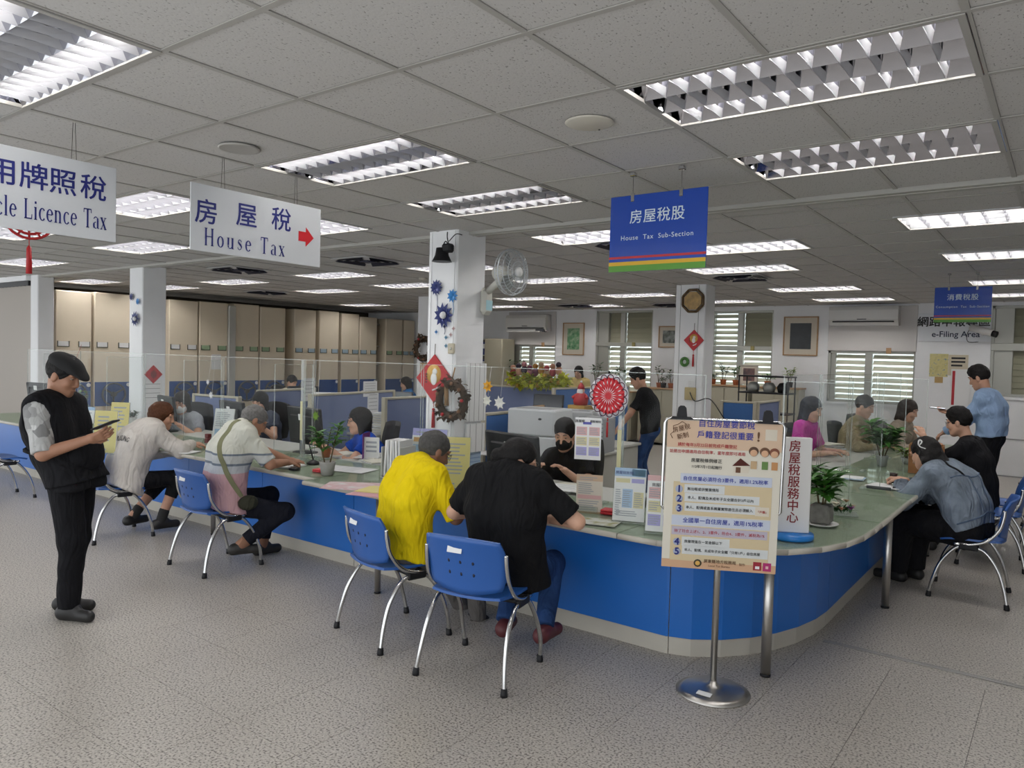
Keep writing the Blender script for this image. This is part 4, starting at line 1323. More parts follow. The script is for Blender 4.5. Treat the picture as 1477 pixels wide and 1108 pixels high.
# 4 yellow polo
b, a = (-1.12, 1.26), 12
j = JX(b, a)
V4 = person('person', 'seated man in a bright yellow polo shirt and glasses reading a pale blue sheet', b, a,
    dict(hip=(0, -.02, .51), neck=j(609, 664), head=j(626, 652), look=(.22, 1, -.50), up=(0, .4, 1), handR=j(684, 726, .16), elbR=(.6, -.5, -.8), handL=j(650, 712, -.10), elbL=(-.6, -.3, -.8), hfR=(-.3, 1, .35), hfL=(.3, 1, .0), plR=(-1, 0, .2), plL=(.8, 0, -.3),
         footR=j(690, 912, .13), footL=j(672, 905, -.12), bulge=.055, shw=.18, fat=1.1, curlR=.8, curlL=1.2),
    cloth('yellow', (.80, .60, .008)), mat('cloth_grey_brown', (.11, .10, .095), .85, bump=.2, bscale=220, fold=.5), hair=('short', (.07, .068, .066)), sk='dark', res=.0095, sleeve=1.0, gl=True, wr=.005, shoes=(.03, .022, .018))
# 5 black tee
b, a = (-.36, 1.27), -12
j = JX(b, a)
V5 = person('person', 'seated person in black T-shirt and blue jeans with hair tied back, leaning on the counter', b, a,
    dict(hip=(.0, .04, .50), neck=j(734, 674, .0), head=j(748, 667, .02), look=(1.9, 1, -.62), up=(.25, .25, 1), handR=j(790, 748, .16), elbR=(1.2, -.25, -.35), handL=j(716, 742, -.18), elbL=(-.8, -.1, -.6), hfR=(-.8, 1, 0),
         footR=j(785, 925, .16), footL=j(728, 915, -.10), bulge=.06, shw=.175, fat=1.12, knR=(-.25, 1, .9), knL=(-.2, 1, .9)),
    cloth('black_tee', (.010, .010, .011)), JEAN, hair=('bun', (.008, .008, .009)), sk='fair', res=.0095, sleeve=.82, gl=mat('spectacle_gold', (.45, .30, .12), .3, .8), wr=.003, loose=.008, hem=.12, shoes=(.10, .02, .025), sc=1.02)
# blue sheet in the hands of the reader
sh = thing('form_sheet', 'pale blue form held by the man in the yellow polo', 'paper', onp(664, 724, V4['B3'] @ Vector((1, 0, 0)), V4['arms'][1][2] + V4['B3'] @ Vector((-.12, 0, 0))))
Rm = frame(V4['B3'] @ Vector((.15, 1, .42)), V4['B3'] @ Vector((0, -.5, 1)))
MB().ob((0, 0, 0), (.21, .297, .0015), Rm, .0004).build('page', mat('paper_blue', (.42, .66, .70), .8), sh)

# 6 - 17 the clerks behind the counter
def seated(px, py, z, face, label, top, hair, sk='fair', look=(0, 1, -.35), lean=.10, hy=.34, **k):
    h = atz(px, py, z)
    f = Vector((math.sin(math.radians(face)), math.cos(math.radians(face)), 0))
    bb = Vector((h.x, h.y, 0)) - f * lean
    nz = z - .14
    return person('person', label, (bb.x, bb.y), face, dict(hip=(0, -.06, .48 + (z - 1.08) * .5), neck=(0, lean - .04, nz), head=(0, lean, z), look=look, handR=(.13, hy, k.pop('hz', .80)), handL=(-.13, hy, .80), footR=(.1, .38, 0), footL=(-.1, .38, 0), bulge=.03, shw=.155, noleg=1, **k.pop('J', {})),
                  top, BLK, hair=hair, sk=sk, res=.014, **k)
SEATED = {}
SEATED['blue'] = seated(518, 607, 1.045, -150, 'clerk in royal blue T-shirt with glasses and black bob, facing a monitor', cloth('royal_blue', (.012, .065, .40)), ('bob', (.012, .010, .010)), gl=mat('spectacle_grey', (.12, .12, .12), .3, .5), look=(.1, 1, -.12), hy=.42)
SEATED['grey'] = seated(262, 581, 1.05, 150, 'clerk with white face mask behind the person in the white jacket', cloth('pale_grey', (.40, .42, .46)), ('longbob', (.02, .016, .014)), mask=PAPER)
SEATED['dark'] = seated(375, 580, 1.05, 160, 'clerk with black hair behind the grey haired man in the striped polo', cloth('slate', (.06, .07, .10)), ('bob', (.014, .013, .013)))
SEATED['cream'] = seated(421, 551, 1.10, 75, 'far clerk in pale yellow top bending over a desk before the filing cabinets', cloth('pale_yellow', (.55, .50, .36)), ('short', (.014, .012, .011)), look=(0, 1, -.5))
SEATED['cyan'] = seated(585, 553, 1.10, -140, 'far clerk in a blue top at the desk left of the tall pillar', cloth('blue_top', (.02, .14, .38)), ('bob', (.02, .014, .012)))
SEATED['mask'] = seated(815, 628, 1.06, 172, 'clerk in black with black face mask behind the standing leaflets', BLK, ('thick', (.012, .011, .011)), mask=cloth('mask_black', (.012, .012, .014)), look=(-.1, 1, -.3))
SEATED['low'] = seated(783, 567, 1.04, 165, 'far clerk of whom only the dark hair shows over a desk screen', BLK, ('bob', (.012, .010, .010)))
def seatd(px, py, dist, face, label, top, hair, **k):
    d = fw + r2 * ((px - 738.5) / FPX) - u2 * ((py - 554) / FPX)
    p = CAM + d * dist
    return seated(px, py, p.z, face, label, top, hair, **k)
SEATED['mag'] = seatd(1171, 590, 7.9, 100, 'clerk in magenta short sleeves with long dark hair behind acrylic sheets', cloth('magenta', (.52, .05, .34)), ('longbob', (.02, .017, .017)), look=(0, 1, -.3), sleeve=.75)
SEATED['tan'] = seatd(1247, 586, 8.7, 95, 'clerk in an olive tan jacket behind the plant on the side counter', cloth('tan_jacket', (.30, .24, .14)), ('short', (.012, .010, .010)), sleeve=1.9)
SEATED['bei'] = seatd(1310, 592, 8.9, 100, 'clerk in beige blouse with long brown hair beside a screen', cloth('beige_blouse', (.46, .38, .31)), ('longbob', (.035, .022, .016)), sleeve=1.9)
# standing woman with jeans
b, a = (-1.96, 6.25), -108
j = JX(b, a)
V14 = person('person', 'standing woman in black T-shirt and blue jeans looking down at a desk', b, a,
    dict(hip=(0, 0, .86), neck=(0, .10, 1.34), head=(.0, .17, 1.475), look=(0, 1, -.45), handR=(.22, .14, .74), handL=(-.22, .42, .78), elbL=(-.5, -.6, -.3), footR=(.09, .0, 0), footL=(-.09, .05, 0), bulge=.03, shw=.155), cloth('black_tee', (.010, .010, .011)), JEAN,
    hair=('thick', (.010, .009, .009)), sk='mid', res=.013, sleeve=.75, sc=.95, legw=.92, hem=.06)
V15 = person('person', 'far woman in pale yellow blouse with long dark hair standing before the windows', (-5.62, 10.6), 175,
    dict(hip=(0, 0, .84), neck=(0, .06, 1.30), head=(0, .12, 1.43), look=(0, 1, -.4), handR=(.12, .3, .95), handL=(-.12, .3, .95), footR=(.1, 0, 0), footL=(-.1, 0, 0), bulge=.02, shw=.155), cloth('yellow_blouse', (.72, .55, .22)), BLK,
    hair=('longbob', (.012, .010, .010)), sk='fair', res=.016, sleeve=.8, sc=.93)
# 18 woman at the side counter, 19 denim jacket, 20 standing man in blue
b, a = (1.46, 5.95), -82
V18 = person('person', 'seated woman with glasses and black hair in dark clothes at the side counter', b, a,
    dict(hip=(0, -.05, .50), neck=(0, .10, 1.06), head=(0, .17, 1.205), look=(0, 1, -.25), handR=(.1, .45, .80), handL=(-.14, .42, 1.05), elbL=(-.4, .2, -1), footR=(.12, .40, 0), footL=(-.12, .36, 0), bulge=.03, shw=.16), BLK, BLK,
    hair=('thick', (.010, .009, .010)), sk='fair', res=.012, sleeve=.9, gl=mat('spectacle_grey', (.12, .12, .12), .3, .5))
b, a = (1.52, 4.50), -72
j = JX(b, a)
V19 = person('person', 'seated young woman in washed denim jacket and black skirt with a white hair ribbon', b, a,
    dict(hip=(0, -.02, .51), neck=(0, .24, .93), head=(.0, .33, 1.03), look=(0, 1, -.75), up=(0, .5, 1), handR=(.02, .50, .79), handL=(-.06, .47, .80), elbL=(-.7, -.2, -.7), elbR=(.7, -.2, -.7), hfL=(.2, 1, .1), hfR=(-.3, 1, .1), curlL=1.2, curlR=1.2,
         footR=(.10, .42, 0), footL=(-.10, .46, 0), bulge=.07, shw=.165, fat=1.0), JEANL, BLK,
    hair=('long', (.009, .008, .009)), sk='fair', res=.0105, sleeve=1.85, loose=.022, legw=1.45, wr=.004, hem=.04, shoes=(.012, .012, .012))
T, R = V19['T'], V19['R']
MB().tube(bez([T(-.088, -.030, -.03), T(-.096, -.034, .03), T(-.093, -.050, .055), T(-.090, -.060, .03), T(-.096, -.036, -.002), T(-.088, -.070, -.045)], 5), .006, 6).build('hair_ribbon', PAPER, V19['rt'], world=True)
q19, rg19, f19 = V19['q'], V19['rgt'], V19['fwd']
for (nm, pa_, rr, mm) in (('dark_strap', [(.93, -.05, .0), (.92, -.09, -.06), (.86, -.11, -.12), (.78, -.12, -.17), (.70, -.125, -.18)], .009, BLK), ('back_yoke_seam', [(.72, -.2, -.1), (.70, -.1, -.2), (.69, 0, -.22), (.70, .1, -.2), (.72, .2, -.1)], .005, mat('denim_seam', (.08, .12, .19), .85)),
                         ('waistband_seam', [(.08, -.24, -.02), (.05, -.16, -.17), (.04, 0, -.22), (.05, .16, -.17), (.08, .24, -.02)], .006, mat('denim_seam', (.08, .12, .19), .85)), ('back_seam', [(.68, .07, -.2), (.4, .06, -.22), (.1, .05, -.22)], .004, mat('denim_seam', (.08, .12, .19), .85)), ('back_seam', [(.68, -.07, -.2), (.4, -.06, -.22), (.1, -.05, -.22)], .004, mat('denim_seam', (.08, .12, .19), .85))):
    MB().tube(snap(V19['shirt'], bez([q19(t_) + rg19 * x_ + f19 * y_ for t_, x_, y_ in pa_], 6), .002), rr, 5).build(nm, mm, V19['rt'], world=True)
cp = thing('cup', 'dark round cup held in both hands by the woman in the denim jacket', 'cup', V19['arms'][-1][2] + V19['B3'] @ Vector((.02, .075, .01)))
MB().lathe([(.020, -.045), (.026, -.04), (.029, .03), (.027, .034), (.024, .03), (.022, -.03), (0, -.032)], 16).build('body', mat('cup_brown', (.03, .012, .008), .35), cp)
b, a = (1.40, 7.55), -78
LB = cloth('light_blue_shirt', (.30, .42, .62))
V20 = person('person', 'standing young man in light blue long sleeved shirt and black trousers with a telephone', b, a,
    dict(hip=(0, -.04, .97), neck=(0, .03, 1.45), head=(0, .10, 1.605), look=(0, 1, -.45), handL=(-.15, .36, 1.0), elbL=(-.5, -.9, -.2), handR=(.10, .40, 1.20), elbR=(.5, -.4, -.8), hfR=(-.2, 1, .1), plR=(-.4, 0, 1), hfL=(0, .8, -.6),
         footR=(.10, .02, 0), footL=(-.10, -.04, 0), bulge=.03, shw=.175, fat=.98), LB, BLK,
    hair=('thick', (.012, .010, .010)), sk='mid', res=.0105, sleeve=1.97, loose=.012, wr=.004, hem=.0)
ph2 = thing('smartphone', 'bright smartphone held by the standing man in the light blue shirt', 'phone', V20['arms'][1][2] + V20['B3'] @ Vector((-.03, .13, .04)))
Rm = frame(V20['B3'] @ Vector((0, 1, .05)), V20['B3'] @ Vector((0, -.05, 1)))
MB().ob((0, 0, 0), (.076, .16, .009), Rm, .004).build('case', BLACKP, ph2); MB().ob(Rm @ Vector((0, 0, .0052)), (.070, .150, .001), Rm, .0004).build('screen', mat('lit_screen', (.9, .95, 1), .3, emit=1.6), ph2)

# ------------------------------------------------------------------ mobile filing cabinets along the left
BANDM = mat('cabinet_blue', (.010, .055, .22), .4)
HOLD = mat('holder_dark', (.05, .06, .04), .5)
CX = -11.68
def cab_y(px): return atx(px, 500, CX).y
UN = [(79, 133, 'first cabinet right of the pillar by the folding door'), (135, 190, 'second cabinet, half hidden behind the pillar with the red diamond'), (243, 286, 'cabinet just right of the pillar with the red diamond'), (287, 329, 'cabinet with a paper notice, left of the narrow steel post'), (336, 374, 'cabinet right of the narrow steel post'),
      (374.6, 412, 'cabinet left of the first dark gap'), (424, 456, 'cabinet right of the first dark gap'), (460, 489, 'cabinet with blue label cards, seventh from the pillar'), (492, 518, 'cabinet with a light catching its top edge'), (518.6, 544, 'cabinet left of the open shelf gap'), (556, 581, 'cabinet right of the open shelf gap'), (581.6, 603, 'last cabinet beside the far left pillar')]
for i, (a, b, lb) in enumerate(UN):
    y0, y1 = cab_y(a) + .01, min(cab_y(b) - .01, 12.16)
    t = thing('filing_cabinet', 'tall cream mobile filing ' + lb, 'filing cabinet', (CX, (y0 + y1) / 2, 0), 0, 'mobile filing cabinets along the side wall')
    h = (y1 - y0) / 2
    dz = -.06 if i in (9, 10, 11) else (.0, .012, -.01)[i % 3]
    m = MB(); m.cb(-.95, -h, .08, 0, h, 2.62 + dz, .012); m.build('body', CREAM, t)
    MB().cb(-.93, -h + .02, 0, -.03, h - .02, .08, .004).build('base', DARKP, t)
    MB().cb(-.002, -h + .012, .62, .006, h - .012, 1.05, .003).build('blue_band', BANDM, t)
    if i < 7:
        pts = [(0.05, .20 * math.cos(k * PI / 10), .83 + .20 * math.sin(k * PI / 10)) for k in range(21)]
        m = MB().tube(pts, .017, 6, False)
        for k in range(3):
            an = k * 2 * PI / 3 + .5; m.tube([(.03, 0, .83), (.05, .20 * math.cos(an), .83 + .20 * math.sin(an))], .016, 6)
        m.tube([(0, 0, .83), (.07, 0, .83)], .045, 10).build('hand_wheel', DARKP, t)
    for s in (-1, 1):
        y = s * h * .58
        o = MB().box(.0, y - .095, 1.66, .012, y + .095, 1.672).box(0, y - .095, 1.66, .012, y - .085, 1.76).box(0, y + .085, 1.66, .012, y + .095, 1.76).build('label_holder', HOLD, t)
        MB().box(.002, y - .085, 1.672, .006, y + .085, 1.755).build('label_card', [PAPER, mat('card_green', (.35, .48, .30), .7), mat('card_blue', (.38, .50, .58), .7)][0 if i < 3 else 1 if i in (3, 4, 5, 10) else 2], o)
    if i == 3: MB().box(.0, -.05, 1.28, .004, .16, 1.58).build('notice', PAPER, t)
    MB().tube([(.0, h - .05, 1.0), (.012, h - .05, 1.0)], .035, 10).build('lock_disc', PAPER, t)
y = cab_y(332.5)
tag(MB().cb(CX - .05, y - .07, 0, CX + .05, y + .09, 2.58, .01).build('steel_post', GREYP), 'narrow grey steel post between two filing cabinets', 'post')
t = thing('open_shelf', 'open dark shelf with boxes in the gap between filing cabinets', 'shelf', (CX - .3, (cab_y(544) + cab_y(556)) / 2, 0))
hh = (cab_y(556) - cab_y(544)) / 2 - .012
m = MB(); m.box(-.5, -hh, 0, -.48, hh, 2.45).build('back_board', BLACKP, t)
for z in (.5, 1.0, 1.4, 1.85, 2.4): MB().box(-.48, -hh, z, .1, hh, z + .02).build('shelf_board', GREYP, t)
tag(MB().cb(CX - .65, y_ := cab_y(545) + .03, 1.88, CX - .25, cab_y(555) - .05, 2.22, .01).build('carton', BROWNBOX), 'brown carton on the open shelf among the filing cabinets', 'box')

# ------------------------------------------------------------------ helpers for the office
def desk(x0, y0, x1, y1, label, z=.72, legs=True, m=None):
    t = thing('desk', label, 'desk', ((x0 + x1) / 2, (y0 + y1) / 2, 0))
    MB().cb(x0, y0, z - .03, x1, y1, z, .006).build('desk_top', m or mat('desk_grey', (.52, .52, .49), .45), t, world=True)
    for x in (x0 + .02, x1 - .05):
        MB().cb(x, y0 + .04, 0, x + .03, y1 - .04, z - .03, .004).build('side_panel', mat('desk_leg', (.42, .42, .38), .5), t, world=True)
    MB().box(x0 + .05, y1 - .07, .25, x1 - .05, y1 - .05, z - .03).build('modesty_panel', mat('desk_leg', (.42, .42, .38), .5), t, world=True)
    return t
LILAC = mat('partition_lilac', (.17, .21, .36), .9, bump=.4, bscale=400, var=.04)
PBLUE = mat('partition_blue', (.05, .14, .36), .9, bump=.4, bscale=400, var=.04)
def partition(p0, p1, z, label, m=None):
    a, b = Vector((*p0, 0)), Vector((*p1, 0)); d = (b - a); L_ = d.length
    t = thing('desk_partition', label, 'partition', a, math.atan2(d.y, d.x), 'office desk partitions')
    MB().cb(.05, -.02, .06, L_ - .05, .02, z - .03, .006).build('fabric_panel', m or LILAC, t)
    for x in (0, L_ - .05): MB().cb(x, -.03, 0, x + .05, .03, z - .0, .006).build('post', mat('partition_beige', (.46, .43, .34), .5), t)
    MB().cb(.05, -.03, z - .03, L_ - .05, .03, z - .002, .006).build('top_rail', mat('partition_beige', (.46, .43, .34), .5), t)
    return t
def monitor(x, y, z, face, label, w=.50, h=.31, on=None, tilt=-.12, zc=.26):
    """face: heading of the screen side, degrees from +y towards +x"""
    t = thing('monitor', label, 'monitor', (x, y, z), -math.radians(face))
    T_ = Matrix.Translation((0, 0, zc)) @ Matrix.Rotation(-tilt, 4, 'X')
    m = MB(); m.cb(-w / 2, -.022, -h / 2, w / 2, .016, h / 2, .008, T_); m.cb(-w * .36, -.045, -h * .36, w * .36, -.02, h * .30, .012, T_); m.build('housing', BLACKP if not on else DARKP, t)
    MB().cb(-w / 2 + .015, .0155, -h / 2 + .02, w / 2 - .015, .0175, h / 2 - .015, .001, T_).build('screen', on or mat('dark_screen', (.02, .022, .03), .1), t)
    MB().cb(-.035, -.045, .02, .035, -.02, zc, .006).build('stand', DARKP, t)
    MB().lathe([(.12, 0), (.12, .008), (.04, .022)], 20).build('base', BLACKP, t)
    MB().cb(-.04, -.0475, .06, .03, -.0445, .12, .0008, T_).build('sticker', PAPER, t)
    return t
def stack(x, y, z, rz, n, label, w=.21, l=.297, col=None, name='paper_stack', cat='papers', th=.010):
    t = thing(name, label, cat, (x, y, z), rz)
    for k in range(n):
        M = rotz(random.uniform(-.25, .25)) if n > 1 else rotz(0)
        MB().ob((random.uniform(-.02, .02) * (n > 1), random.uniform(-.02, .02) * (n > 1), (k + .5) * th), (w, l, th * .9), M, .001).build('sheet', (col or [PAPER, mat('paper_grey', (.60, .61, .62), .8), mat('paper_cream', (.72, .69, .60), .8)])[k % len(col or [1, 2, 3])], t)
    return t
def books(x, y, z, rz, n, label, cols, h=.30, th=.035, dp=.24):
    t = thing('file_row', label, 'files', (x, y, z), rz)
    for k in range(n):
        hh_ = h * random.uniform(.9, 1.0)
        o = MB().cb(k * th + .001, -dp / 2, 0, (k + 1) * th - .001, dp / 2, hh_, .004).build('binder', cols[k % len(cols)], t)
        MB().box(k * th + .006, -dp / 2 - .001, hh_ * .5, (k + 1) * th - .006, -dp / 2, hh_ * .85).build('spine_label', PAPER, o)
    return t
GREENS = [mat('leaf_green', (.045, .16, .02), .45, var=.35, vscale=20), mat('leaf_dark', (.02, .07, .015), .45, var=.3, vscale=20), mat('leaf_lime', (.16, .26, .03), .5, var=.3, vscale=20)]
def leaf(m, p, d, L_, w, up=None):
    d = Vector(d).normalized(); u = Vector(up or (0, 0, 1)); s = d.cross(u)
    s = s.normalized() if s.length > 1e-3 else Vector((1, 0, 0)); n = s.cross(d)
    p = Vector(p)
    a = p + d * L_ * .35 + n * L_ * .07; b = p + d * L_ * .7 + n * L_ * .04
    m.add([p, a + s * w, a - n * w * .25, a - s * w, b + s * w * .8, b - n * w * .2, b - s * w * .8, p + d * L_ - n * L_ * .10], [(0, 1, 2), (0, 2, 3), (1, 4, 5, 2), (2, 5, 6, 3), (4, 7, 5), (5, 7, 6)], True)
def plant(x, y, z, h, label, pot=None, potr=.05, poth=.08, g=0, n=40, L_=.07, spread=.12, stems=3, trunk=.5, cat='potted plant', square=False):
    t = thing('potted_plant', label, cat, (x, y, z))
    pm = pot or mat('terracotta', (.42, .13, .05), .7)
    if square: MB().cb(-potr, -potr, 0, potr, potr, poth, .012).build('pot', pm, t)
    else: MB().lathe([(potr * .75, 0), (potr, poth * .9), (potr * 1.05, poth), (potr * .9, poth), (potr * .85, poth * .85), (0, poth * .85)], 14).build('pot', pm, t)
    m = MB(); st = MB()
    for s in range(stems):
        a = 2 * PI * s / stems + random.random(); top = Vector((math.cos(a) * spread * .4, math.sin(a) * spread * .4, h * random.uniform(.75, .98)))
        b0 = Vector((math.cos(a) * potr * .3, math.sin(a) * potr * .3, poth * .8))
        st.tube([b0, b0.lerp(top, .5) + Vector((0, 0, .02)), top], [.006, .005, .003], 5)
        for k in range(n // stems):
            f = trunk + (1 - trunk) * (k + .5) / (n // stems)
            p = b0.lerp(top, f); an = k * 2.4 + s
            leaf(m, p, (math.cos(an), math.sin(an), random.uniform(-.25, .7)), L_ * random.uniform(.7, 1.2), L_ * .2)
    st.build('stem', mat('stem_brown', (.12, .085, .04), .8), t)
    m.build('leaves', GREENS[g], t, kind='stuff')
    return t

# ------------------------------------------------------------------ clerks' desks behind the counter
for (a, b, lb) in ((-9.6, -7.6, 'grey clerk desk behind the far left end of the counter'), (-7.55, -5.5, 'grey clerk desk behind the counter near the pillar with the red diamond'), (-5.45, -4.0, 'grey clerk desk behind the white jacket'), (-3.95, -2.55, 'grey clerk desk of the clerk in royal blue'), (-1.95, -.3, 'grey clerk desk of the masked clerk in black')):
    desk(a, 2.42, b, 2.98, lb)
for (a, b, lb) in ((3.05, 5.5, 'inner grey desk behind the side counter with blue folders'), (5.55, 8.8, 'inner grey desk behind the far part of the side counter')):
    desk(-.30, a, .40, b, lb)
desk(-2.52, 3.95, -1.75, 5.15, 'desk carrying the white printer and the grey drawer tower')
desk(-3.1, 5.3, -1.95, 6.0, 'desk in front of the standing woman in jeans with the second printer')
desk(-4.98, 4.1, -4.48, 5.65, 'narrow desk between the two lilac partitions left of the tall pillar')
desk(-6.4, 5.6, -5.1, 6.3, 'desk behind the lilac partition left of the tall pillar')
desk(-8.3, 7.0, -6.9, 7.7, 'desk of the clerk in the blue top')
desk(-9.4, 6.9, -8.4, 7.6, 'desk of the clerk in the pale yellow top')
desk(-4.9, 7.2, -3.6, 7.9, 'desk with the orange box and the santa doll')
desk(-6.3, 9.1, -4.9, 9.8, 'far desk under the flower garland')
desk(-7.9, 4.1, -7.0, 5.2, 'desk with papers between pillar and lilac partition')
partition((-5.0, 3.55), (-5.35, 5.25), 1.20, 'long lilac partition with a paper notice behind the clerk in royal blue')
partition((-4.35, 4.1), (-4.42, 5.1), 1.18, 'lilac partition touching the left side of the tall pillar')
partition((-6.3, 3.75), (-6.6, 4.9), 1.18, 'lilac partition behind the grey haired man')
partition((-2.66, 3.85), (-2.74, 5.2), 1.12, 'lilac partition right of the tall pillar behind the white printer', PBLUE)
partition((-7.1, 9.05), (-4.95, 8.95), 1.16, 'far blue partition under the flower garland')
partition((-4.75, 8.3), (-4.73, 10.9), 1.2, 'far blue partition behind the standing woman in jeans', PBLUE)
partition((-1.95, 8.45), (-1.45, 8.55), 1.15, 'dark blue partition panel right of the far pillar', PBLUE)
partition((-1.45, 8.55), (-1.5, 9.7), 1.15, 'pale lilac partition panel right of the far pillar')
partition((-7.2, 3.4), (-6.3, 3.5), 1.1, 'low lilac partition behind the white jacket')
monitor(-9.28, 2.35, .75, -10, 'black monitor on the counter at the far left edge')
monitor(-4.98, 2.55, .72, 8, 'dark monitor seen from behind between white jacket and striped polo', w=.55, h=.34)
monitor(-3.78, 2.55, .72, 6, 'dark monitor seen from behind in front of the clerk in royal blue', w=.56, h=.36)
monitor(-1.30, 2.56, .72, 12, 'large black monitor behind the person in the black T-shirt', w=.60, h=.36, zc=.215)
monitor(-6.3, 2.55, .72, 10, 'dark printer like monitor behind the yellow form at the left')
monitor(-4.80, 5.25, .72, 150, 'monitor with pale screen at the partition left of the tall pillar', on=mat('screen_pale', (.30, .36, .48), .2, emit=.5))
monitor(-5.9, 5.85, .72, 160, 'grey monitor behind the long lilac partition', on=mat('screen_grey', (.16, .18, .19), .2))
monitor(-7.75, 5.6, .72, 120, 'black chair high monitor in the middle of the left office')
monitor(.05, 7.6, .72, -80, 'black monitor by the window behind the side counter')
monitor(-.1, 5.2, .72, -85, 'dark monitor beside the clerk in magenta')
monitor(-4.3, 7.5, .72, 170, 'black monitor under the santa doll')
monitor(-5.5, 9.35, .72, 175, 'far black monitor before the woman in yellow')
def office_seat(x, y, face, label):
    t = thing('swivel_chair', label, 'chair', (x, y, 0), -math.radians(face), 'black office swivel chairs')
    shell(lambda u, v: (u * .22, -.24 - .03 * v + .05 * u * u, .80 + v * .24), .05, 8, 8, .5).build('backrest', mat('mesh_black', (.018, .018, .02), .8), t)
    shell(lambda u, v: (u * .24, v * .23, .46 + .02 * u * u), .06, 8, 8, .5).build('seat', mat('mesh_black', (.018, .018, .02), .8), t)
    MB().tube([(0, 0, .06), (0, 0, .44)], .03, 8).tube([(0, -.20, .46), (0, -.29, .62)], .025, 6).build('column', BLACKP, t)
    for k in range(5):
        a = 2 * PI * k / 5
        l = MB().tube([(0, 0, .09), (math.cos(a) * .28, math.sin(a) * .28, .06)], [.025, .018], 6).build('base_arm', BLACKP, t)
        MB().ball((math.cos(a) * .28, math.sin(a) * .28, .03), .03, 8, 6).build('caster', BLACKP, l)
for (k, lb) in (('blue', 'black swivel chair of the clerk in royal blue'), ('grey', 'black swivel chair of the masked clerk behind the white jacket'), ('dark', 'black swivel chair of the clerk behind the striped polo'), ('mask', 'black swivel chair of the clerk with the black mask'), ('mag', 'black swivel chair of the clerk in magenta'), ('tan', 'black swivel chair of the clerk in the tan jacket'), ('bei', 'black swivel chair of the clerk in beige'), ('cream', 'black swivel chair of the far clerk in pale yellow'), ('cyan', 'black swivel chair of the far clerk in the blue top'), ('low', 'black swivel chair of the far clerk hidden by papers')):
    rt = SEATED[k]['rt']; office_seat(rt.location.x, rt.location.y, -math.degrees(rt.rotation_euler.z), lb)
# printers
def printer(x, y, z, rz, label, w=.42, d=.40, h=.36, c=None):
    t = thing('printer', label, 'printer', (x, y, z), rz)
    pm = c or mat('printer_white', (.62, .64, .66), .45)
    MB().cb(-w / 2, -d / 2, 0, w / 2, d / 2, h * .42, .012).build('paper_drawer', pm, t)
    MB().cb(-w / 2, -d / 2 + .004, h * .43, w / 2, d / 2, h, .016).build('housing', pm, t)
    MB().cb(-w * .38, -d * .35, h - .002, w * .38, d * .2, h + .004, .002).build('output_tray', mat('tray_grey', (.30, .31, .32), .5), t)
    MB().box(-.06, -d / 2 - .004, h * .18, .06, -d / 2, h * .23).build('drawer_handle', DARKP, t)
    MB().ball((w * .2, -d / 2 + .003, h * .8), (.02, .004, .012), 8, 5).build('emblem', DARKP, t)
    return t
printer(-2.22, 4.26, .72, .15, 'white laser printer on the desk right of the tall pillar', .52, .46, .46)
printer(-2.62, 5.6, .72, .3, 'second white printer behind the drawer tower', .5, .42, .36)
printer(-.05, 4.6, .72, -1.4, 'printer behind blue folders on the inner side desk', .4, .38, .3, mat('printer_dark', (.2, .2, .21), .5))
t = thing('drawer_tower', 'grey tower of flat document drawers beside the white printer', 'drawers', (-1.9, 4.85, .72), .1)
MB().cb(-.15, -.15, 0, .15, .15, .36, .004).build('body', mat('tray_grey', (.30, .31, .32), .5), t)
for k in range(8): MB().cb(-.14, -.165, .012 + k * .043, .14, -.145, .042 + k * .043, .003).build('drawer', mat('drawer_pale', (.55, .57, .60), .5), t)
tag(MB().ob((-2.56, 4.62, .95), (.03, .5, .44), rotz(.15), .004).build('cardboard', BROWNBOX), 'brown cardboard sheet leaning on the partition behind the white printer', 'cardboard')
t = thing('fax_machine', 'white photocopier top with curved paper feed behind the lilac partition', 'copier', (-5.8, 4.5, .0), .9)
MB().cb(-.3, -.3, 0, .3, .3, .86, .02).build('cabinet', mat('copier_beige', (.52, .51, .44), .5), t); 
MB().cb(-.28, -.26, .86, .28, .26, .98, .03).build('scanner', mat('printer_white', (.62, .64, .66), .45), t)
shell(lambda u, v: (u * .2, -.05 + v * .2, 1.05 + .10 * (1 - v * v)), .02, 8, 8, .3).build('feeder', mat('printer_white', (.62, .64, .66), .45), t)
# papers and small things on the desks
FILEC = [mat('file_white', (.68, .68, .66), .7), mat('file_blue', (.02, .06, .25), .6), mat('file_grey', (.4, .42, .44), .7), mat('file_pink', (.55, .30, .33), .7)]
for (x, y, z, n, lb) in ((-2.3, 5.15, .73, 12, 'leaning pile of papers on the desk behind the white printer'), (-3.0, 2.75, .72, 4, 'papers spread before the clerk in royal blue'), (-3.35, 2.62, .72, 3, 'white sheets beside the monitor of the clerk in royal blue'), (-2.75, 2.6, .72, 3, 'papers at the right elbow of the clerk in royal blue'),
                         (-7.3, 4.5, .72, 16, 'tall white paper pile behind the white jacket'), (-6.0, 6.0, .72, 14, 'paper pile behind the long lilac partition'), (-7.6, 7.3, .72, 10, 'paper pile on the desk of the far clerk in blue'), (-4.55, 4.35, .72, 26, 'high stack of white paper between the two lilac partitions'),
                         (-.9, 2.65, .72, 3, 'papers under the hands of the masked clerk in black'), (-5.3, 9.45, .72, 10, 'papers on the far desk under the garland'), (-4.4, 7.6, .72, 12, 'papers on the desk beside the orange box'), (-2.9, 5.75, .72, 22, 'white papers behind the red paper fan'), (.0, 6.6, .72, 12, 'papers beside the clerk in the tan jacket'), (.1, 4.05, .72, 6, 'papers behind the blue folders')):
    stack(x, y, z, random.uniform(-.4, .4), n, lb)
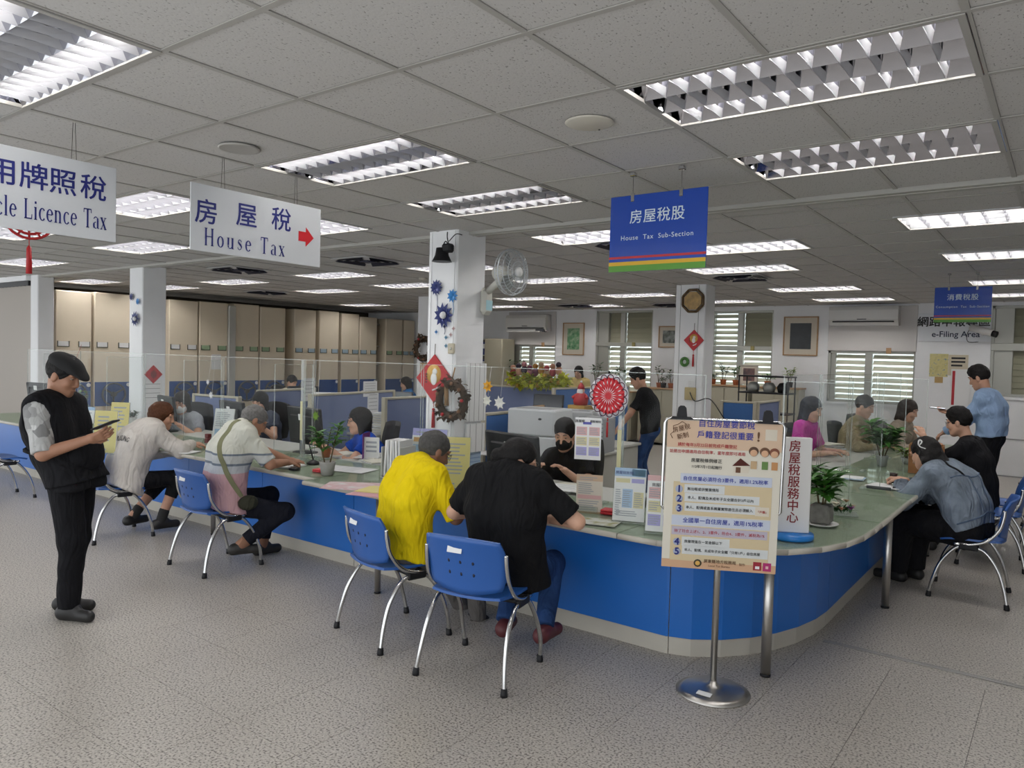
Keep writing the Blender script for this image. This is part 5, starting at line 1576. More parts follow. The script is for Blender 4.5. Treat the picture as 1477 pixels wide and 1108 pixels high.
for (x, y, z, rz, n, lb) in ((-7.6, 5.0, .72, 1.2, 9, 'row of white and blue files on the desk behind the pillar with the red diamond'), (-6.2, 6.2, .72, .3, 8, 'row of files behind the long lilac partition'), (-8.1, 7.2, .72, .4, 7, 'row of files beside the far clerk in blue'), (-5.9, 9.6, .72, .1, 12, 'row of files under the far garland'), (-1.75, 9.3, .72, 0, 8, 'row of files right of the far pillar')):
    books(x, y, z, rz, n, lb, FILEC)
tag(MB().cb(-4.62, 7.4, .72, -4.0, 7.64, .93, .006).build('storage_box', mat('box_orange', (.62, .30, .03), .6)), 'bright orange box on the desk under the santa doll', 'box')
tag(MB().cb(-3.92, 7.45, .72, -3.62, 7.72, 1.0, .006).build('storage_box', mat('box_ochre', (.42, .25, .05), .6)), 'ochre box directly under the santa doll', 'box')
t = thing('santa_doll', 'small santa doll with white beard on an ochre box', 'doll', (-3.77, 7.58, 1.00))
MB().lathe([(.10, 0), (.115, .06), (.075, .17), (.05, .19)], 14).build('body', RED, t); MB().ball((0, 0, .22), .055, 12, 8).build('head', skin('fair'), t)
MB().ball((0, -.035, .195), (.055, .03, .065), 10, 6).build('beard', PAPER, t); MB().lathe([(.058, .24), (.045, .29), (.0, .35)], 12).build('hat', RED, t); MB().ball((0, 0, .35), .018, 8, 6).build('pompom', PAPER, t)
for s in (-1, 1): MB().tube([(s * .07, 0, .15), (s * .13, -.03, .10)], .028, 8).build('arm', RED, t)
# flower garland with dolls over the far partition
t = thing('flower_garland', 'yellow green leaf garland swagged along the far partition', 'garland', (-6.0, 8.85, 1.2))
a, b = aty(738, 543, 8.85), aty(816, 545, 8.85)
m = MB(); fl_ = MB()
for k in range(620):
    u = k / 620; sag = .11 * abs(math.sin(u * PI * 3)) ; q = a.lerp(b, u) + Vector((random.gauss(0, .03), random.gauss(0, .05), -sag + random.gauss(0, .032)))
    leaf(m, q, (random.gauss(0, 1), random.gauss(0, 1), random.gauss(0, .6)), .15, .045)
m.build('leaves', mat('garland_leaf', (.50, .52, .03), .5, var=.4, vscale=14), t, world=True, kind='stuff')
for k in range(16):
    u = (k + .5) / 16; q = a.lerp(b, u) + Vector((0, -.06, -.11 * abs(math.sin(u * PI * 3)) + random.gauss(0, .03)))
    MB().ball(q, .045, 8, 6).build('fruit', mat('garland_lime', (.5, .55, .05), .4) if k % 2 else GOLD, t, world=True)
DC = [(.35, .06, .07), (.50, .26, .18), (.04, .03, .05), (.40, .18, .20), (.16, .05, .08), (.36, .18, .05), (.45, .32, .22)]
for k in range(9):
    q = a.lerp(b, (k + .3) / 9.5) + Vector((0, 0, .06 + .03 * (k % 3)))
    d_ = thing('doll', ('small stuffed doll above the garland, number %s from its left end' % ('one', 'two', 'three', 'four', 'five', 'six', 'seven', 'eight', 'nine')[k]), 'doll', q, 0, 'dolls above the garland')
    mm_ = mat('doll_%d' % (k % 7), DC[k % 7], .9); MB().ball((0, 0, 0), (.065, .05, .08), 10, 6).build('body', mm_, d_); MB().ball((0, -.01, .10), .05, 10, 6).build('head', mat('doll_%d' % ((k + 1) % 7), DC[(k + 1) % 7], .9), d_)
# low cabinets under the windows
def low_cab(x0, x1, label, z=1.10, y0=11.75):
    t = thing('low_cabinet', label, 'cabinet', ((x0 + x1) / 2, 12.0, 0))
    cm = mat('cabinet_olive', (.40, .37, .28), .5)
    MB().cb(x0, y0, .05, x1, 12.15, z, .006).build('body', cm, t, world=True); MB().cb(x0 - .02, y0 - .02, z, x1 + .02, 12.15, z + .03, .006).build('top', WOOD, t, world=True)
    xm = (x0 + x1) / 2
    for (c, d_) in ((x0 + .02, xm - .005), (xm + .005, x1 - .02)):
        o = MB().cb(c, y0 - .018, .09, d_, y0 - .001, z - .03, .004).build('door', cm, t, world=True); MB().ball(((xm + (.05 if c > xm - .1 else -.05)), y0 - .025, z * .55), .014, 8, 6).build('knob', STEEL, o, world=True)
low_cab(-2.62, -1.78, 'low olive two door cabinet under the wall right of the far pillar', 1.24)
low_cab(-3.60, -2.70, 'low olive cabinet with framed photo and plants under the bright window', 1.24)
low_cab(-4.95, -3.9, 'low cabinet under the plants left of the far pillar', 1.12)
low_cab(-8.75, -7.3, 'low cabinet under the first window by the bookcase', 1.02)
low_cab(-6.55, -5.1, 'low cabinet under the second window behind the woman in yellow', 1.02)
for (px, h_, lb, g_i, pt) in ((1043, .32, 'drooping plant in terracotta pot before the bright window', 1, None), (1061, .26, 'upright small plant beside the framed photo', 0, None), (1028, .12, 'empty looking terracotta pot at the edge of the far pillar', 1, None), (1107, .15, 'tiny plant in terracotta pot below the framed dark picture', 0, None), (1139, .26, 'small pale plant in black pot on the two door cabinet', 2, BLACKP)):
    p = aty(px, 556, 11.9); plant(p.x, 11.9, 1.27, h_ + .1, lb, pt, .06, .1, g_i, 36, .10, .2)
for (px, h_, lb) in ((968, .24, 'bushy plant in orange pot left of the far pillar'), (951, .36, 'thin stemmed plant with few leaves beside the standing woman'), (957, .10, 'small dark pot left of the far pillar')):
    p = aty(px, 548, 11.9); plant(p.x, 11.9, 1.15, h_ + .14, lb, None if px != 957 else BLACKP, .06, .1, 1, 30, .10, .22)
for (px, h_, lb) in ((735, .45, 'dark leafy plant before the first window'), (748, .38, 'second dark leafy plant before the first window'), (858, .4, 'sparse tall plant beside the woman in yellow'), (880, .30, 'green plant under the second window'), (893, .34, 'small green plant behind the red paper fan')):
    p = aty(px, 545, 11.9); plant(p.x, 11.95, 1.05, h_ + .2, lb, None, .06, .1, 1, 40, .12, .25)
t = thing('framed_photo', 'small framed photo standing on the low cabinet under the bright window', 'picture', aty(1080, 555, 11.88))
def frame_pic(t, w, h, fm, pm, mt=.03, th=.03, mat_=None, rx=0.0):
    m = MB(); f = .022
    for (a_, b_, c_, d_) in ((-w / 2, -h / 2, w / 2, -h / 2 + f), (-w / 2, h / 2 - f, w / 2, h / 2), (-w / 2, -h / 2, -w / 2 + f, h / 2), (w / 2 - f, -h / 2, w / 2, h / 2)): m.cb(a_, -th, b_, c_, 0, d_, .004)
    m.build('frame', fm, t); MB().box(-w / 2 + f, -th * .5, -h / 2 + f, w / 2 - f, 0, h / 2 - f).build('mount', mat_ or mat('mount_cream', (.60, .54, .45), .8), t)
    MB().box(-w / 2 + f + mt, -th * .5 - .003, -h / 2 + f + mt, w / 2 - f - mt, -th * .5, h / 2 - f - mt).build('print', pm, t)
def blot(name, cols, sc):
    m = bpy.data.materials.new(name); m.use_nodes = True; nt = m.node_tree; bs = nt.nodes['Principled BSDF']; L = nt.links.new
    tc = nt.nodes.new('ShaderNodeTexCoord'); n = nt.nodes.new('ShaderNodeTexNoise'); n.inputs['Scale'].default_value = sc; n.inputs['Detail'].default_value = 2
    L(tc.outputs['Object'], n.inputs['Vector']); r = nt.nodes.new('ShaderNodeValToRGB'); r.color_ramp.interpolation = 'EASE'
    for k, c in enumerate(cols):
        e = r.color_ramp.elements[k] if k < 2 else r.color_ramp.elements.new(.5)
        e.position = .28 + .46 * k / (len(cols) - 1); e.color = (*c, 1)
    L(n.outputs['Fac'], r.inputs[0]); L(r.outputs[0], bs.inputs['Base Color']); bs.inputs['Roughness'].default_value = .5
    return m
frame_pic(t, .34, .36, mat('frame_pale', (.5, .46, .4), .5), blot('photo_dark', [(.05, .04, .05), (.5, .46, .44), (.2, .1, .08)], 9), .04)
t.location.z += .19
p = aty(827.5, 489, BY - .001); t = thing('framed_picture', 'framed garden picture with cream mount between the first two windows', 'picture', p); frame_pic(t, .56, .72, WOOD, blot('garden_print', [(.03, .10, .05), (.10, .26, .12), (.45, .12, .06), (.04, .05, .07), (.35, .45, .3)], 13), .10)
p = aty(966, 486, BY - .001); t = thing('framed_picture', 'small framed landscape half hidden by the far pillar', 'picture', p); frame_pic(t, .48, .44, WOOD, blot('field_print', [(.03, .04, .03), (.20, .22, .06), (.3, .32, .3)], 12), .07)
p = aty(1155, 485, BY - .001); t = thing('framed_picture', 'framed near black picture with cream mount right of the bright window', 'picture', p); frame_pic(t, .62, .72, WOOD, mat('night_print', (.012, .014, .016), .3, var=.6, vscale=5), .10)
# air conditioners
def aircon(x0, x1, z0, z1, label, flap):
    t = thing('air_conditioner', label, 'air conditioner', ((x0 + x1) / 2, BY - .02, z0))
    w = (x1 - x0) / 2; h = z1 - z0
    am = mat('ac_white', (.68, .67, .65), .4)
    poly = [(0, 0), (0, h), (-.20, h), (-.235, h * .8), (-.235, h * .3), (-.17, 0)]
    M = Matrix(((0, 0, 1, 0), (1, 0, 0, 0), (0, 1, 0, 0), (0, 0, 0, 1)))
    MB().prism(poly, -w, w, M).build('housing', am, t)
    MB().box(-w + .06, -.238, h * .16, w - .06, -.20, h * .22).build('outlet', BLACKP, t)
    MB().box(-.09, -.239, h * .30, .06, -.235, h * .34).build('display', DARKP, t)
    if flap:
        MB().box(-w + .05, -.30, -.02, w - .1, -.12, .0).build('flap', am, t)
        MB().box(w - .28, -.22, -.015, w - .05, -.1, .05).build('grille', DARKP, t)
aircon(-8.55, -7.42, 2.29, 2.66, 'wall air conditioner with open flap above the first window', True)
aircon(-1.37, -.27, 2.40, 2.73, 'white wall air conditioner above the window behind the side counter', False)
# e-filing sign, posters, bookshelf, camera
p0, p1 = aty(1330, 457, BY), aty(1430, 487, BY)
t = thing('wall_sign', 'white e-Filing Area wall sign with black lettering under the small blue sign', 'sign', ((p0.x + p1.x) / 2, BY - .012, (p0.z + p1.z) / 2))
MB().cb(-.54, -.01, -.24, .50, .01, .22, .004).build('board', mat('sign_white', (.76, .78, .81), .4), t)
text('網路申報專區', t.location + Vector((-.04, -.012, .075)), (1, 0, 0), (0, 0, 1), .175, INKB, t, bold=.02)
text('e-Filing Area', t.location + Vector((.0, -.012, -.125)), (1, 0, 0), (0, 0, 1), .135, mat('ink_slate', (.03, .04, .08), .6), t, bold=.015)
for (c, lb, w, h, mt_) in (((1354, 527), 'colourful poster with blue globe on the wall behind the standing man', .27, .38, blot('poster_globe', [(.06, .18, .32), (.62, .55, .25), (.55, .60, .60), (.5, .45, .2)], 16)), ((1382, 527), 'pale notice with dark writing beside the colourful poster', .28, .34, mat('notice_cream', (.62, .55, .42), .8)), ((1354, 548), 'brown notice slip under the colourful poster', .12, .10, mat('notice_ochre', (.42, .28, .12), .8)), ((1385, 560), 'tall white notice with red stripe behind the seated woman in black', .28, .62, PAPER)):
    p = aty(*c, BY - (.012 if 'tall white' in lb else .004)); t = thing('wall_notice', lb, 'poster', p); MB().box(-w / 2, -.002, -h / 2, w / 2, .002, h / 2).build('sheet', mt_, t)
    if 'dark writing' in lb:
        for k in range(3): MB().box(-.10, -.004, .10 - k * .06, .10 - .04 * (k == 2), -.002, .13 - k * .06).build('print_line', INKB, t)
    if 'red stripe' in lb: MB().box(-.12, -.004, -.28, -.08, -.002, .28).build('red_stripe', INKR, t)
t = thing('security_camera', 'white bullet security camera on the wall beside the e-Filing sign', 'camera', aty(1417, 484, BY - .15))
MB().tube([(0, .15, .02), (0, .02, .02), (0, 0, .04)], .015, 8).build('bracket', mat('ac_white', (.68, .67, .65), .4), t)
MB().tube([(-.17, .05, .13), (.14, -.06, .03)], .055, 12).build('housing', mat('ac_white', (.68, .67, .65), .4), t)
MB().tube([(.14, -.06, .03), (.20, -.08, .012)], .05, 12).build('lens_hood', BLACKP, t)
MB().tube(bez([(-.17, .05, .12), (-.22, .08, .02), (-.2, .1, -.1), (-.05, .14, -.09), (0, .15, -.02)], 5), .006, 5).build('cable', DARKP, t)
t = thing('bookcase', 'grey bookcase with blue binders between the tall pillar and the first window', 'bookcase', (-8.95, 11.8, 0))
MB().cb(.10, -.25, 0, .62, .25, 2.10, .02).build('side_panel', mat('cabinet_olive', (.40, .37, .28), .5), t); MB().box(-.5, .2, 0, .1, .25, 2.1).build('back_panel', DARKP, t)
for z in (.4, .85, 1.3, 1.7, 2.08): MB().box(-.5, -.25, z, .1, .2, z + .02).build('shelf_board', GREYP, t)
for z in (1.32, 1.72): 
    p = t.location; books(p.x - .48, p.y - .08, z, 0, 8, 'row of blue binders on the %s shelf of the grey bookcase' % ('upper' if z > 1.5 else 'lower'), [mat('binder_navy', (.015, .03, .16), .5)], .30, .07)
t = thing('shelf_rack', 'black open rack with kettle and bowls right of the far pillar', 'rack', (-1.7, 9.9, 0))
for z in (.9, 1.22, 1.48): MB().cb(-.45, -.2, z, .35, .2, z + .025, .004).build('shelf_board', BLACKP, t)
for x in (-.44, .33):
    for y in (-.18, .18): MB().tube([(x, y, 0), (x, y, 1.5)], .012, 6).build('post', BLACKP, t)
for k, (x, c, lb) in enumerate(((-.25, GREYP, 'pale pot on the black open rack'), (0, GREYP, 'steel bowl on the black open rack'), (.22, BLACKP, 'black kettle on the black open rack'))):
    tag(MB().lathe([(.08, 0), (.10, .09), (.06, .15), (0, .16)], 14, ctr=(-1.7 + x, 9.85, 1.245)).build('pot', c), lb, 'pot')

# ------------------------------------------------------------------ serif letters for the white hanging signs
def arc(cx, cy, rx, ry, a0, a1, n=12): return [(cx + rx * math.cos(math.radians(a0 + (a1 - a0) * k / n)), cy + ry * math.sin(math.radians(a0 + (a1 - a0) * k / n))) for k in range(n + 1)]
TK, TN, XH = .125, .05, .64
def ring(cx, cy, rx, ry, a0=0, a1=360, n=22):
    p = arc(cx, cy, rx, ry, a0, a1, n)
    return (p, [TN + (TK - TN) * abs(math.cos(math.radians(a0 + (a1 - a0) * k / n))) ** 1.5 for k in range(n + 1)])
def ser(x, y, w=.2): return ([(x - w / 2, y), (x + w / 2, y)], [TN * .8] * 2)
def stem(x, y0, y1): return ([(x, y0), (x, y1)], [TK] * 2)
GLY = {
 'H': (.74, [stem(.14, 0, 1), stem(.60, 0, 1), ([(.14, .52), (.60, .52)], [TN] * 2), ser(.14, .02), ser(.60, .02), ser(.14, .98), ser(.60, .98)]),
 'o': (.54, [ring(.27, XH / 2, .19, XH / 2 - .02)]),
 'u': (.58, [stem(.12, .2, XH), (arc(.25, .18, .13, .16, 180, 330, 8), [TK, TK * .8, TN, TN, TN, TN, TN, TN, TN]), stem(.44, 0, XH), ser(.09, XH - .02, .14), ser(.41, XH - .02, .14), ser(.48, .02, .14)]),
 's': (.44, [([(.36, .50), (.30, .58), (.20, .61), (.11, .55), (.11, .46), (.20, .37), (.30, .30), (.36, .20), (.33, .09), (.22, .03), (.12, .05), (.06, .16)], [TN, TN, TN, TN, .09, TK, TK, .10, TN, TN, TN, TN])]),
 'e': (.50, [ring(.26, XH / 2, .18, XH / 2 - .02, 8, 318, 20), ([(.08, .36), (.43, .36)], [TN] * 2)]),
 'T': (.64, [stem(.32, 0, 1), ([(.04, .97), (.60, .97)], [.06] * 2), ser(.32, .02, .24), ([(.05, .97), (.04, .78)], [TN] * 2), ([(.59, .97), (.60, .78)], [TN] * 2)]),
 'a': (.50, [(arc(.24, .47, .15, .15, 165, 0, 8), [.07] + [TN] * 6 + [TK] * 2), stem(.39, .02, .47), (arc(.22, .18, .13, .16, 75, 300, 12), [TN] * 4 + [TK] * 5 + [TN] * 4), ser(.45, .02, .10)]),
 'x': (.54, [([(.10, XH), (.44, 0)], [TK] * 2), ([(.42, XH), (.10, 0)], [TN] * 2), ser(.12, XH - .02, .2), ser(.42, XH - .02, .17), ser(.10, .02, .17), ser(.43, .02, .2)]),
 'c': (.46, [ring(.26, XH / 2, .18, XH / 2 - .02, 40, 320, 18)]),
 'l': (.28, [stem(.14, 0, 1), ser(.14, .02), ser(.10, .98, .13)]),
 'L': (.60, [stem(.14, 0, 1), ser(.14, .98, .24), ([(.04, .03), (.54, .03)], [.06] * 2), ([(.53, .03), (.55, .25)], [TN] * 2)]),
 'i': (.28, [stem(.14, 0, XH), ser(.14, .02), ser(.10, XH - .02, .13), ([(.14, .80), (.14, .92)], [TK] * 2)]),
 'n': (.58, [stem(.12, 0, XH), (arc(.27, .42, .15, .19, 170, 0, 10), [TN] * 6 + [.09, TK, TK, TK, TK]), stem(.42, 0, .44), ser(.12, .02), ser(.42, .02), ser(.08, XH - .02, .12)]),
 'h': (.58, [stem(.12, 0, 1), (arc(.27, .42, .15, .19, 170, 0, 10), [TN] * 6 + [.09, TK, TK, TK, TK]), stem(.42, 0, .44), ser(.12, .02), ser(.42, .02), ser(.08, .98, .12)]),
 'V': (.70, [([(.12, 1), (.36, .0)], [TK] * 2), ([(.60, 1), (.36, .0)], [TN] * 2), ser(.13, .98, .22), ser(.60, .98, .2)]),
 ' ': (.34, [])}
def serif(body, org, right, up, h, m, parent, sx=1.0, track=.06):
    """org: left end of the baseline (world)"""
    R_, U_ = Vector(right), Vector(up); x = 0
    mb = MB(); nrm = R_.cross(U_)
    for ch in body:
        w, st = GLY[ch]
        for pts, wd in st:
            n = len(pts); L_, Rr = [], []
            for k in range(n):
                a = Vector(pts[max(k - 1, 0)]); b = Vector(pts[min(k + 1, n - 1)]); t = (b - a).normalized(); s = Vector((-t.y, t.x)) * wd[k] / 2
                for q, l in ((Vector(pts[k]) + s, L_), (Vector(pts[k]) - s, Rr)): l.append(Vector(org) + R_ * ((x + q.x) * h * sx) + U_ * (q.y * h) + nrm * .0012)
            mb.add(L_ + Rr, [(k, n + k, n + k + 1, k + 1) for k in range(n - 1)])
        x += w + track
    return mb.build('lettering', m, parent, world=True, kind='stuff')

SIGNW = mat('sign_milky', (.66, .68, .71), .28, coat=.4)
def hooks(t, pts, ztop, double):
    for p in pts:
        m = MB()
        for o in ((-.012, .012) if double else (0,)): m.tube([(p[0], p[1] + o, p[2] - .015), (p[0], p[1] + o * .4, ztop)], .0014, 5)
        m.build('hanging_wire', mat('wire_dark', (.10, .09, .08), .5, .5), t, world=True)
        if not double:
            MB().ob((p[0], p[1], p[2] - .012), (.022, .018, .05), None, .003).build('clip', CHROME, t, world=True); MB().ob((p[0], p[1], ztop - .012), (.035, .03, .022), None, .003).build('ceiling_clip', CHROME, t, world=True)
# house tax
x0 = -1.79
a, b = atx(275, 268, x0), atx(463, 297, x0); a2, b2 = atx(275, 358, x0), atx(463, 388, x0)
zt, zb = (a.z + b.z) / 2, (a2.z + b2.z) / 2
t = thing('hanging_sign', 'white hanging House Tax sign with red arrow', 'sign', (x0, (a.y + b.y) / 2, zt))
MB().cb(x0 - .006, a.y, zb, x0 + .001, b.y, zt, .002).build('board', SIGNW, t, world=True)
Y, Z_ = Vector((0, 1, 0)), Vector((0, 0, 1))
def onx(px, py, x): 
    p = atx(px, py, x); return p
xs = x0 + .002
for ch, px, py in (('房', 298, 308), ('屋', 356, 313), ('稅', 406, 319)): text(ch, onx(px, py, xs), Y, Z_, .145, INKN, t, bold=.010)
p = onx(294, 357, xs); e = onx(414, 368, xs)
p.z = (p.z + e.z) / 2 - .0; tot = sum(GLY[c][0] + .20 for c in 'House Tax'); h_ = .098
serif('House Tax', p, Y, Z_, h_, INKN, t, sx=(e.y - p.y) / (tot * h_), track=.20)
p = onx(441, 342, xs); m = MB(); M = Matrix(((0, 0, 1, p.x), (1, 0, 0, p.y), (0, 1, 0, p.z), (0, 0, 0, 1)))
m.prism([(-.055, -.03), (.0, -.03), (.0, -.06), (.06, 0), (.0, .06), (.0, .03), (-.055, .03)], 0, .002, M).build('red_arrow', mat('arrow_red', (.62, .02, .03), .4), t, world=True)
hooks(t, [(x0 - .003, atx(322, 270, x0).y, zt), (x0 - .003, atx(427, 290, x0).y, zt)], ZC, True)
# vehicle licence tax
x0 = -1.82; xs = x0 + .002
b = atx(168, 243, x0); b2 = atx(168, 350, x0)
t = thing('hanging_sign', 'white hanging Vehicle Licence Tax sign cut by the picture edge', 'sign', (x0, b.y - .5, b.z))
MB().cb(x0 - .006, b.y - 1.1, b2.z, x0 + .001, b.y, b.z, .002).build('board', SIGNW, t, world=True)
pz = onx(90, 265, xs).z
ys = [onx(3, 243, xs).y, onx(49, 256, xs).y, onx(91, 266, xs).y, onx(135, 277, xs).y]
for ch, y in zip('使用牌照稅', [2 * ys[0] - ys[1]] + ys): text(ch, (xs, y, pz), Y, Z_, .128, INKN, t, bold=.010)
p = onx(34, 315, xs); e = onx(155, 332, xs); h_ = .093
tot = sum(GLY[c][0] + .06 for c in 'Licence Tax'); sx = (e.y - p.y) / (tot * h_); pre = sum(GLY[c][0] + .06 for c in 'Vehicle ') * h_ * sx
serif('Vehicle Licence Tax', (xs, p.y - pre, (p.z + e.z) / 2), Y, Z_, h_, INKN, t, sx=sx, track=.06)
hooks(t, [(x0 - .003, atx(107, 230, x0).y, b.z), (x0 - .003, b.y - .85, b.z)], ZC, True)
# blue signs
def blue_sign(cs, y, lab, zh, en, hk, seam=None):
    a, b, c, d = [aty(*q, y) for q in cs]
    xa, xb = (a.x + d.x) / 2, (b.x + c.x) / 2; zt, zb = (a.z + b.z) / 2, (c.z + d.z) / 2
    t = thing('hanging_sign', lab, 'sign', ((xa + xb) / 2, y, zt)); H = zt - zb; W_ = xb - xa
    MB().cb(xa, y - .004, zb, xb, y + .004, zt, .002).build('board', mat('sign_blue', (.008, .055, .36), .18, coat=.5), t, world=True)
    for (v0, v1, m) in ((.80, .83, mat('stripe_red', (.45, .015, .02), .4)), (.87, .92, mat('stripe_yellow', (.62, .36, .01), .4)), (.92, 1.0, mat('stripe_green', (.08, .26, .02), .4))):
        MB().box(xa, y - .0055, zt - H * v1, xb, y - .0041, zt - H * v0).build('stripe', m, t, world=True)
    wm_ = mat('letter_pale', (.62, .72, .78), .5)
    text(zh, ((xa + xb) / 2, y - .006, zt - H * .30), (1, 0, 0), Z_, H * .19, wm_, t, bold=.005, space=1.08)
    text(en, ((xa + xb) / 2, y - .006, zt - H * .56), (1, 0, 0), Z_, H * .088, wm_, t, space=1.15)
    hooks(t, [(aty(*q, y).x, y) + (zt,) for q in hk], ZC, False)
blue_sign([(880, 286), (1020, 269), (1020, 384), (880, 395)], 1.84, 'large blue hanging House Tax Sub-Section sign with coloured stripes', '房屋稅股', 'House  Tax  Sub-Section', [(913, 280), (983, 274)])
blue_sign([(1348, 415), (1431, 413), (1430, 465), (1347, 465)], 7.74, 'small blue hanging Consumption Tax Sub-Section sign in front of the e-Filing board', '消費稅股', 'Consumption  Tax  Sub-Section', [(1369, 414), (1410, 413)])
# red paper fan ornament behind the vehicle sign
c = atx(42, 338, -3.9); t = thing('paper_ornament', 'red paper fan ornament with tassel hanging behind the vehicle licence sign', 'ornament', c)
m = MB()
for r_, n in ((.15, 24), (.11, 20), (.07, 16)): m.tube([(0, r_ * math.cos(2 * PI * k / n), .09 + r_ * .8 * math.sin(2 * PI * k / n)) for k in range(n + 1)], .010, 5, False)
for k in range(12): m.tube([(0, .05 * math.cos(k * PI / 6), .09 + .04 * math.sin(k * PI / 6)), (0, .15 * math.cos(k * PI / 6), .09 + .12 * math.sin(k * PI / 6))], .008, 5)
m.build('lattice', RED, t); MB().tube([(0, 0, .21), (0, 0, ZC - c.z)], .002, 5).build('cord', RED, t)
MB().tube([(0, .0, -.03), (0, 0, -.085)], .003, 5).tube([(0, 0, -.08), (0, 0, -.10), (0, 0, -.28)], [.006, .017, .021], 8).build('tassel', RED, t)

# ------------------------------------------------------------------ ornaments on the pillars
def star(p, r, mm, label, spikes=12, centre=None, drop=0.0, group=None):
    t = thing('paper_star', label, 'ornament', p, 0, group)
    m = MB()
    for k in range(spikes):
        for q in (.0, .5):
            a = 2 * PI * (k + q) / spikes
            leaf(m, (0, -.004, 0), (math.cos(a), -.25 - .3 * q, math.sin(a)), r * (1 if q == 0 else .72), r * .17, (0, -1, 0))
    m.build('petals', mm, t)
    if centre: MB().ball((0, -.025, 0), r * .28, 8, 6).build('centre', centre, t)
    if drop: MB().tube([(0, -.004, -r * .8), (.01, -.006, -r - drop * .5), (0, -.004, -r - drop)], .0025, 5).build('ribbon', mm, t)
    return t
NVY = mat('foil_navy', (.008, .018, .12), .35, .3); SKYB = mat('foil_sky', (.015, .16, .42), .35, .3); STEELB = mat('foil_steel', (.08, .20, .30), .35, .3)
yf = 2.855
star(aty(631, 415, yf), .075, NVY, 'navy paper star with ribbon at the upper left of the tall pillar', 12, None, .13)
star(aty(654, 427, yf), .065, SKYB, 'bright blue paper star on the tall pillar', 9, None, .10)
t = star(aty(642, 455, yf), .115, NVY, 'largest navy looped paper flower with white centre on the tall pillar', 11, PAPER, .05)
for k, (px, py, mm, lb) in enumerate(((642, 471, NVY, 'small navy diamond right under the looped paper flower'), (630, 479, SKYB, 'small blue diamond left below the paper flower'), (655, 474, mat('foil_pink', (.45, .3, .3), .5), 'small pinkish diamond on the tall pillar'), (651, 483, mat('foil_pink', (.45, .3, .3), .5), 'lower pinkish diamond on the tall pillar'), (644, 487, STEELB, 'small steel blue diamond on the tall pillar'), (644, 499, STEELB, 'lowest small diamond of the paper ornaments on the tall pillar'))):
    star(aty(px, py, yf), .024, mm, lb, 4)
def diamond(p, r, label, tassel=True, gold=True):
    t = thing('fortune_diamond', label, 'ornament', p)
    M = Matrix.Rotation(PI / 4, 4, 'Y')
    MB().cb(-r * .707, -.012, -r * .707, r * .707, 0, r * .707, .003, M).build('board', RED, t)
    if gold:
        MB().lathe([(0, .013), (r * .40, .0125), (r * .40, .010)], 20, ctr=(0, 0, r * .18), M=Matrix.Rotation(PI / 2, 3, 'X')).build('gold_disc', GOLD, t)
        MB().ball((0, -.013, -.02 * r), (r * .18, .004, r * .26), 10, 6).ball((r * .05, -.013, r * .28), (r * .14, .005, r * .13), 8, 6).build('white_figure', PAPER, t)
        m = MB()
        for k in range(4): m.box(-r * .46, -.0145, r * .14 - k * r * .11, -r * .36, -.012, r * .20 - k * r * .11)
        m.build('print_marks', INKB, t); MB().tube([(-.05 * r, -.014, -.48 * r), (.15 * r, -.014, -.42 * r), (.3 * r, -.014, -.3 * r)], .008, 5).build('white_brush', PAPER, t)
    else:
        m = MB()
        for k in range(-2, 3): m.box(k * r * .13 - .004, -.014, -r * (.5 - abs(k) * .12), k * r * .13 + .004, -.012, r * (.5 - abs(k) * .12))
        m.build('print_marks', INKB, t)
    if tassel:
        MB().tube([(0, -.006, r), (.004, -.006, r + .09)], .003, 5).build('loop', mat('cord_dark', (.05, .03, .02), .8), t)
        MB().tube([(0, -.006, -r), (0, -.006, -r - .04)], .003, 5).ball((0, -.008, -r - .06), .014, 8, 6).tube([(0, -.008, -r - .06), (0, -.008, -r - .09), (0, -.008, -r - .22)], [.006, .013, .016], 8).build('tassel', RED, t)
    return t
diamond(aty(627, 546, yf), .215, 'large red new year diamond with white figure and tassel on the tall pillar')
diamond(aty(1001, 491, 7.955), .15, 'red new year diamond with tassel on the far pillar')
_d = diamond(atx(221, 540, -7.83), .125, 'dark red paper diamond on the pillar before the filing cabinets', False, False); _d.rotation_euler = (0, 0, PI / 2)
def wreath(p, r, label, rt=.05):
    t = thing('wreath', label, 'wreath', p); m = MB(); b = MB()
    b.tube([(r * math.cos(k * PI / 12), -.03, r * math.sin(k * PI / 12)) for k in range(25)], rt * .6, 7, False); b.build('twig_ring', mat('twig', (.06, .035, .02), .9), t)
    for k in range(150):
        a = random.uniform(0, 2 * PI); q = Vector((r * math.cos(a), -.03, r * math.sin(a))) + Vector([random.gauss(0, rt * .35) for _ in range(3)])
        leaf(m, q, [random.gauss(0, 1) for _ in range(3)], rt * 1.3, rt * .4)
    m.build('dry_leaves', mat('dry_leaf', (.07, .045, .025), .8, var=.6, vscale=30), t, kind='stuff')
    for k in range(9):
        a = k * .7; MB().ball((r * math.cos(a), -.07, r * math.sin(a)), rt * .32, 8, 5).build('berry', RED if k % 3 == 0 else mat('cone_brown', (.20, .10, .05), .7), t)
    return t
t = wreath(aty(655, 577, yf), .145, 'brown twig wreath with berries hanging on the tall pillar', .055)
MB().tube([(0, -.03, .18), (.01, -.01, .28)], .006, 5).tube([(-.05, -.05, .12), (-.03, -.06, -.05)], .02, 6).build('twig_bow', mat('twig_light', (.30, .18, .09), .9), t)
wreath(aty(613, 503, 8.15), .20, 'dark wreath on the far left pillar', .07)
t = thing('room_thermostat', 'small beige thermostat on the tall pillar', 'switch', aty(652, 503, yf)); MB().cb(-.035, -.02, -.045, .035, 0, .045, .006).build('cover', mat('switch_beige', (.50, .45, .34), .5), t); MB().ball((.005, -.02, .0), .012, 8, 5).build('dial', GREYP, t)
